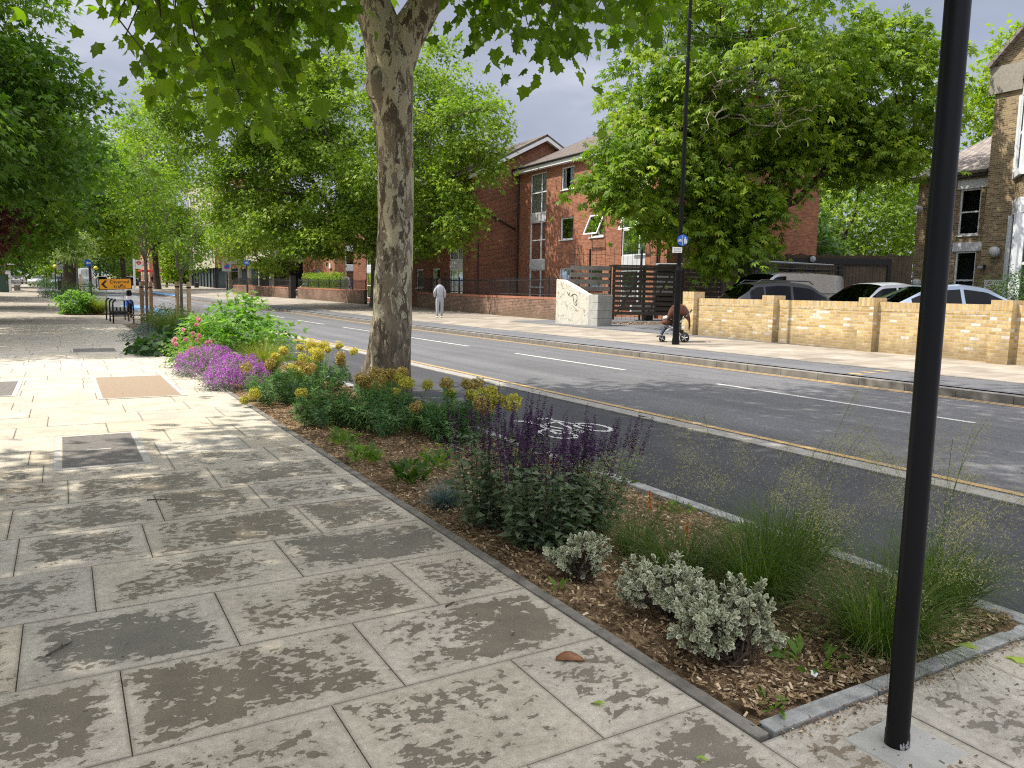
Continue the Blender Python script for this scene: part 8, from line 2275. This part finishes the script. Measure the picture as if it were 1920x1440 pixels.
euphorbia('low rusty euphorbia at the foot of the big tree trunk', 3.75, 10.2, .34, .36, .26, 18, [(3.5, 10.2, .30, 'r'), (3.7, 9.95, .28, 'r'), (3.95, 10.1, .34, 'r'), (4.0, 9.8, .40, 'r')])

# ---- small leafy greens in the mulch
def leafy(label, x, y, r, h, n, size, mat, T=None, group=None, name='leafy_plant', cat='plant', kind=None, flat=.5, up=.5):
    z = G(x, y)
    t = thing(name, label, cat, (x, y, z), group=group)
    a = RNG.uniform(0, 6.28, n); q = np.sqrt(RNG.random(n)); pos = np.stack([x + r * q * np.cos(a), y + r * q * np.sin(a), z + h * RNG.random(n) * (1 - .5 * q)], 1)
    ax = np.stack([np.cos(a) * .6, np.sin(a) * .6, np.full(n, .8)], 1) + RNG.normal(size=(n, 3)) * .35
    nr = np.stack([-np.cos(a) * .5, -np.sin(a) * .5, np.full(n, up)], 1) + RNG.normal(size=(n, 3)) * .3
    scatter('foliage', T or leaf_simple(.36, .15, .22), pos, ax, nr, size * RNG.uniform(.6, 1.15, n), RNG.random(n), M[mat], t)
    return t
GL = 'small leafy plants in the mulch'
leafy('bright green leafy plant in front of the broad euphorbia, right one', 2.22, 6.36, .13, .16, 70, .12, 'weed_leaf', group=GL)
leafy('bright green leafy plant in front of the broad euphorbia, left one', 2.30, 7.2, .13, .14, 55, .11, 'weed_leaf', group=GL)
leafy('dark green leafy plant left of the blue grass tuft', 2.30, 5.5, .13, .19, 75, .12, 'bush_leaf', group=GL)
leafy('mid green leafy plant beside the blue grass, under the euphorbia', 2.66, 5.8, .14, .22, 75, .12, 'weed_leaf', group=GL)
leafy('flat green weed on the mulch just left of the black post', 2.62, 1.98, .12, .03, 26, .09, 'weed_leaf', group=GL)
leafy('tiny green seedling below the small silver shrub', 2.12, 3.12, .05, .05, 9, .07, 'weed_leaf', group=GL)
leafy('creeping green weed on the concrete edging by the plumed grass', 3.74, 3.35, .15, .05, 120, .045, 'weed_leaf', group=GL)
leafy('pale creeping weed on the concrete edging behind the orange poker', 3.66, 3.95, .12, .05, 60, .05, 'weed_leaf', group=GL)
leafy('tiny pale green weed at the near corner of the bed', 2.20, 1.83, .06, .03, 16, .05, 'weed_leaf', group=GL)

# ---- mounds farther up the bed
def mound(name, label, cat, x, y, ells, n, per, sig, size, T, lm, group=None, flat=.6, shell=.6, zmin=0.0, seed=1.0):
    t = thing(name, label, cat, (x, y, G(x, y)), group=group)
    C, O = ell_points(ells, n, shell, .1, 1.2, seed, zmin)
    pos, ax, nr = leaves_at(C, O, per, sig, flat, up=.7, out=.6, rn=.4, droop=.3)
    pos[:, 2] = np.maximum(pos[:, 2], G(x, y) + .01)
    scatter('foliage', T, pos, ax, nr, size * RNG.uniform(.6, 1.15, len(pos)), np.repeat(RNG.uniform(.1, .8, len(C)), per) + RNG.normal(size=len(pos)) * .18, M[lm], t)
    return t, C, O
L_PETAL = (np.array([(0, -.5, .05), (.5, 0, 0), (0, .5, .05), (-.5, 0, 0), (0, 0, -.05)], float), [(0, 1, 4), (1, 2, 4), (2, 3, 4), (3, 0, 4)])
def purple(label, x, y, ells, n):
    t, C, O = mound('wallflower', label, 'flowering plant', x, y, ells, 130, 26, .07, .055, L_NARROW, 'grey_leaf', 'purple-flowered mounds by the pavement', zmin=.0)
    C2, O2 = ell_points([(e[0], e[1], e[2] + .03, e[3] * 1.03, e[4] * 1.03, e[5] * 1.08) for e in ells], n, .86, .1, 2.0, 3.0, .06)
    keep = (O2[:, 2] > -.25); C2, O2 = C2[keep], O2[keep]
    per = 9; pos = np.repeat(C2, per, 0) + RNG.normal(size=(len(C2) * per, 3)) * np.array([.012, .012, .026])
    scatter('flowers', L_PETAL, pos, RNG.normal(size=pos.shape), np.repeat(O2, per, 0) + np.array([0, 0, .7]) + RNG.normal(size=pos.shape) * .4, RNG.uniform(.013, .022, len(pos)), np.repeat(RNG.random(len(C2)), per) * .7 + RNG.random(len(pos)) * .3, M['purple_flower'], t)
purple('mauve-purple flowering mound beside the tan access cover, nearer half', 2.35, 12.4, [(2.30, 12.5, .10, .46, .80, .32), (2.02, 12.1, .06, .28, .5, .2)], 620)
purple('mauve-purple flowering mound, farther half next to the pink roses', 2.15, 14.1, [(2.12, 14.1, .12, .54, .9, .32)], 560)
def roses():
    t, C, O = mound('rose_bush', 'pink-flowered rose bush behind the purple mound', 'shrub', 2.05, 15.6, [(2.05, 15.6, .25, .45, .55, .32), (2.35, 16.2, .45, .3, .3, .4)], 60, 30, .10, .06, L_SIMPLE, 'weed_leaf')
    for k in range(26):
        c = C[rnd.randrange(len(C))] + np.array([rnd.gauss(-.05, .05), rnd.gauss(-.12, .06), rnd.uniform(.02, .18)])
        n = 26; g = unit(RNG.normal(size=(n, 3))); pos = c + g * .028
        scatter('flower', L_PETAL, pos, RNG.normal(size=(n, 3)), g, np.full(n, .055), RNG.random(n), M['pink_flower'], t)
roses()
tuft('arching yellow-green grass clump behind the rusty euphorbia heads', 2.95, 13.6, 1500, .78, .12, .006, 'olive_grass', .5, 1.05)
L_BIG = leaf_lobed3()
mound('mallow_shrub', 'large bright green lobed-leaf shrub in the middle of the bed', 'shrub', 3.2, 17.6, [(3.0, 17.3, .45, .95, .9, .62), (3.5, 18.2, .72, .75, .8, .60), (2.5, 16.8, .28, .5, .6, .35), (3.9, 16.6, .35, .5, .7, .45)], 170, 16, .13, .15, L_BIG, 'mallow_leaf', seed=3.0)
def achillea():
    t = thing('achillea', 'loose plant of flat yellow flower heads on tall stems by the cycle lane', 'flowering plant', (3.75, 13.2, 0))
    n = 26; C = arcs(3.72, 13.1, 0, n, .62, .28, .18, .25, 6); strips('stems', C, np.full(6, .006), RNG.random(n), M['euphorbia_leaf'], t)
    for i in range(n):
        c = C[i, -1]; k = 40; a = RNG.uniform(0, 6.28, k); q = .065 * np.sqrt(RNG.random(k)); pos = np.stack([c[0] + q * np.cos(a), c[1] + q * np.sin(a), np.full(k, c[2]) + RNG.normal(size=k) * .004], 1)
        scatter('flower_head', L_PETAL, pos, RNG.normal(size=(k, 3)) * np.array([1, 1, .1]), np.tile([0, 0, 1.], (k, 1)) + RNG.normal(size=(k, 3)) * .2, np.full(k, .026), RNG.random(k), M['yellow_flower'], t)
achillea()
mound('broad_leaf_plant', 'dark green broad-leaved plant at the pavement edge beyond the pink roses', 'plant', 1.95, 19.2, [(1.9, 19.0, .12, .55, .95, .28), (2.5, 20.2, .2, .5, .7, .35)], 70, 12, .12, .20, leaf_simple(.85, .1, .2), 'dark_leaf', seed=5.0)
mound('grey_shrub', 'blue-grey cushion shrub at the pavement edge near the far end of the bed', 'shrub', 1.75, 23.6, [(1.8, 23.6, .15, .5, .8, .28)], 90, 26, .08, .06, L_NARROW, 'blue_grass', 'grey cushions at the far end of the bed', seed=6.0)
mound('grey_shrub', 'silver-grey cushion shrub beside the dark broad-leaved plant', 'shrub', 2.0, 21.6, [(2.0, 21.6, .14, .45, .6, .28)], 80, 26, .08, .06, L_NARROW, 'grey_leaf', 'grey cushions at the far end of the bed', seed=7.0)
tuft('soft green grass clump between the grey cushions and the stakes', 2.7, 23.4, 1200, .95, .3, .008, 'grass_leaf', .3, .8)
tuft('tawny green grass clump below the pale tree stakes', 3.3, 26.5, 900, .9, .3, .009, 'olive_grass', .3, .8)
mound('bush', 'dark green bush near the foot of the brown stakes', 'shrub', 3.1, 29.0, [(3.1, 28.6, .35, .75, 1.3, .5), (2.5, 26.4, .25, .5, .9, .4)], 120, 22, .14, .10, L_SIMPLE, 'bush_leaf', seed=9.0)
mound('pink_plant', 'wispy pale plant dotted with pinkish flowers near the cycle stands', 'flowering plant', 2.35, 31.5, [(2.35, 31.5, .3, .35, 1.0, .35)], 50, 16, .10, .04, L_SIMPLE, 'chestnut_flower', seed=10.0)
mound('bush', 'low green bush at the far corner of the bed by the kerb', 'shrub', 3.3, 32.3, [(3.3, 32.4, .25, .5, 1.0, .35)], 60, 20, .12, .09, L_SIMPLE, 'salvia_leaf', seed=11.0)
mound('mallow_shrub', 'bright green shrub on the pavement left of the orange diversion sign', 'shrub', .55, 44.0, [(.50, 44.0, .62, .75, .75, .60), (1.0, 44.4, .5, .5, .5, .45)], 110, 16, .14, .18, L_BIG, 'mallow_leaf', seed=13.0)
tuft('olive yellow grass clump right of the bright green pavement shrub', 1.45, 43.9, 900, 1.05, .2, .012, 'olive_grass', .45, .9)
mb = MB(); mb.add([(.0, 43.0, .09), (2.0, 43.0, .09), (2.0, 46.5, .12), (.0, 46.5, .12)], [(0, 1, 2, 3)]); mb.build('planting_bed', M['bark_mulch'], kind='structure')
mound('hedge', 'low dark clipped hedge in front of the thick dark trunk', 'hedge', .9, 73, [(.2, 72.5, .95, .9, 2.2, .75), (1.6, 74, .9, .9, 2.2, .75), (-.9, 75, .7, .6, 1.5, .5)], 150, 20, .25, .16, L_SIMPLE, 'bush_leaf', zmin=.4, seed=14.0)
mound('grass_mound', 'pale green round plant bed far up the left pavement', 'plant', -1.9, 125, [(-1.9, 124, 1.5, 2.0, 3.0, .8)], 90, 20, .3, .22, L_NARROW, 'euphorbia_leaf', zmin=1.1, seed=15.0)
t = thing('hedge', 'clipped green hedge above the low wall, left of the farther flats', 'hedge', (18.9, 65, .5))
n = 5200; P = np.stack([18.75 - .095 * (RNG.uniform(60.5, 68.4, n) - 61) * 0 + RNG.uniform(0, 1.0, n), RNG.uniform(60.5, 68.4, n), RNG.uniform(.55, 2.35, n) + .5 + RNG.normal(size=n) * .05], 1)
P[:, 0] -= (P[:, 1] - 60.5) * .075
scatter('foliage', L_SIMPLE, P, RNG.normal(size=(n, 3)) + np.array([0, 0, .6]), RNG.normal(size=(n, 3)) + np.array([-.5, -.3, .8]), RNG.uniform(.10, .2, n), RNG.random(n), M['far_plane_leaf'], t)
mound('bush', 'round clipped dark bush in front of the bay window at the right edge', 'shrub', 28.6, 14.2, [(28.6, 14.2, 1.5, 1.25, 1.25, 1.2)], 130, 40, .2, .10, L_SIMPLE, 'bush_leaf', seed=16.0)
mound('fern', 'yellow-green ferny plant under the car park sign', 'plant', 30.3, 16.2, [(30.3, 16.3, 1.35, .5, .6, .45)], 40, 30, .14, .16, L_NARROW, 'olive_grass', seed=17.0)

# ---- loose bits: bark chips on the bed, litter on the paving
n = 15000
Y_ = 1.82 + 8.2 * RNG.random(n) ** 1.9; X_ = RNG.uniform(2.07, 3.82, n)
P = np.stack([X_, Y_, .012 + .018 * np.sin(X_ * 5.1 + Y_ * 2.3) * np.sin(Y_ * 3.7 - X_ * 2.2) + RNG.normal(size=n) * .005], 1)
chip = (np.array([(-.16, 0, 0), (.16, .06, .02), (.12, 1, 0), (-.2, .9, .05)], float), [(0, 1, 2, 3)])
scatter('bark_chips', chip, P, RNG.normal(size=(n, 3)) * np.array([1, 1, .25]), RNG.normal(size=(n, 3)) * .35 + np.array([0, 0, 1.]), RNG.uniform(.010, .038, n), RNG.random(n), M['bark_chip'], kind='stuff', label='loose bark chips over the planting bed', cat='bark chips')
n = 1500
Y_ = .6 + 12 * RNG.random(n) ** 1.6; X_ = np.where(RNG.random(n) < .25, RNG.uniform(2.0, 3.8, n), RNG.uniform(-2.2, 1.98, n)); Y_ = np.where(X_ > 2.0, RNG.uniform(.5, 1.66, n), Y_)
P = np.stack([X_, Y_, np.full(n, .004)], 1)
scatter('leaf_litter', (np.array([(-.14, 0, 0), (.14, .1, .05), (.1, 1, 0), (-.16, .8, .08)], float), [(0, 1, 2, 3)]), P, RNG.normal(size=(n, 3)) * np.array([1, 1, .05]), RNG.normal(size=(n, 3)) * .15 + np.array([0, 0, 1.]), RNG.uniform(.005, .018, n) * np.where(RNG.random(n) < .06, 2.2, 1), RNG.random(n) ** 1.5, M['litter'], kind='stuff', label='scattered dry bits and seed litter on the paving', cat='litter')
n = 1400
P = np.stack([19.6 + RNG.random(n) * 2.6, 24.4 + RNG.random(n) * 1.6, np.zeros(n)], 1); P[:, 1] -= (P[:, 0] - 20) * .5; P[:, 2] = [G(a, b) + .012 for a, b in P[:, :2]]
scatter('leaf_litter', L_QUAD, P, RNG.normal(size=(n, 3)) * np.array([1, 1, .2]), RNG.normal(size=(n, 3)) * .4 + np.array([0, 0, 1.]), RNG.uniform(.03, .10, n), RNG.random(n), M['bark_chip'], kind='stuff', label='brown leaf litter drifted at the foot of the slatted gate', cat='litter')
n = 900; g1 = RNG.random(n)
P = np.stack([np.where(g1 < .6, 2.07 + RNG.random(n) * 1.8, 2.2 + RNG.random(n) * 2), np.where(g1 < .6, 1.665 + RNG.normal(size=n) * .018, 1.02 + RNG.normal(size=n) * .02), np.full(n, .006)], 1)
scatter('leaf_litter', L_QUAD, P, RNG.normal(size=(n, 3)) * np.array([1, 1, .1]), RNG.normal(size=(n, 3)) * .3 + np.array([0, 0, 1.]), RNG.uniform(.006, .02, n), RNG.random(n), M['bark_chip'], kind='stuff', label='brown litter gathered along the kerb joint by the post', cat='litter')
for (x, y, r_, lab) in ((1.66, 2.12, .06, 'small fresh green leaf on the slab near the bed corner'), (.12, 2.05, .07, 'yellow-green leaf on the paving at bottom left'), (-.28, 2.5, .06, 'yellow-green leaf curled on the left-hand slab'), (1.72, 1.72, .05, 'little green leaf below the brown dead leaf'), (3.40, 1.60, .08, 'pale leaf on the paving right of the black post'), (3.35, 1.74, .10, 'fallen green leaf on the granite kerb by the lane'), (.75, 1.95, .05, 'small green leaf in the middle of the near paving')):
    P = np.array([[x, y, .008]]); scatter('fallen_leaf', L_MAPLE if r_ > .065 else L_SIMPLE, P, RNG.normal(size=(1, 3)) * np.array([1, 1, .02]), np.array([[.1, .05, 1.]]), np.array([r_]), np.array([rnd.random()]), M['fallen_leaf'], label=lab, cat='leaf', group='fresh leaves fallen on the paving')
for (x, y, L_, a, lab) in ((-.12, 3.5, .13, .8, 'brown twig lying across the left slabs'), (1.52, 3.2, .07, .4, 'short dark twig on the joint near the bed edging'), (.45, 5.85, .16, -.5, 'thin dark twig on the paving beyond the wet slabs'), (.9, 1.62, .13, 1.1, 'forked twig at the bottom of the paving')):
    mb = MB(); d = Vector((math.cos(a), math.sin(a), 0)); p = Vector((x, y, .006))
    mb.tube([p, p + d * L_ * .5 + Vector((.006, -.004, .006)), p + d * L_], [.005, .004, .002], 5); mb.tube([p + d * L_ * .55, p + d * L_ * .8 + Vector((-d.y, d.x, 0)) * L_ * .2], .002, 4)
    mb.build('twig', M['dark_bark'], label=lab, cat='twig', group='twigs dropped on the paving')
for (x, y, lab) in ((6.15, 7.4, 'small fallen branch on the concrete strip by the yellow line'),):
    mb = MB(); limb(mb, (x, y, .012), (x + .28, y - .42, .012), .008, .003, 6, 5, .3); limb(mb, (x + .1, y - .15, .012), (x - .12, y - .3, .012), .004, .002, 4, 4, .3); mb.build('fallen_branch', M['dark_bark'], label=lab, cat='branch')
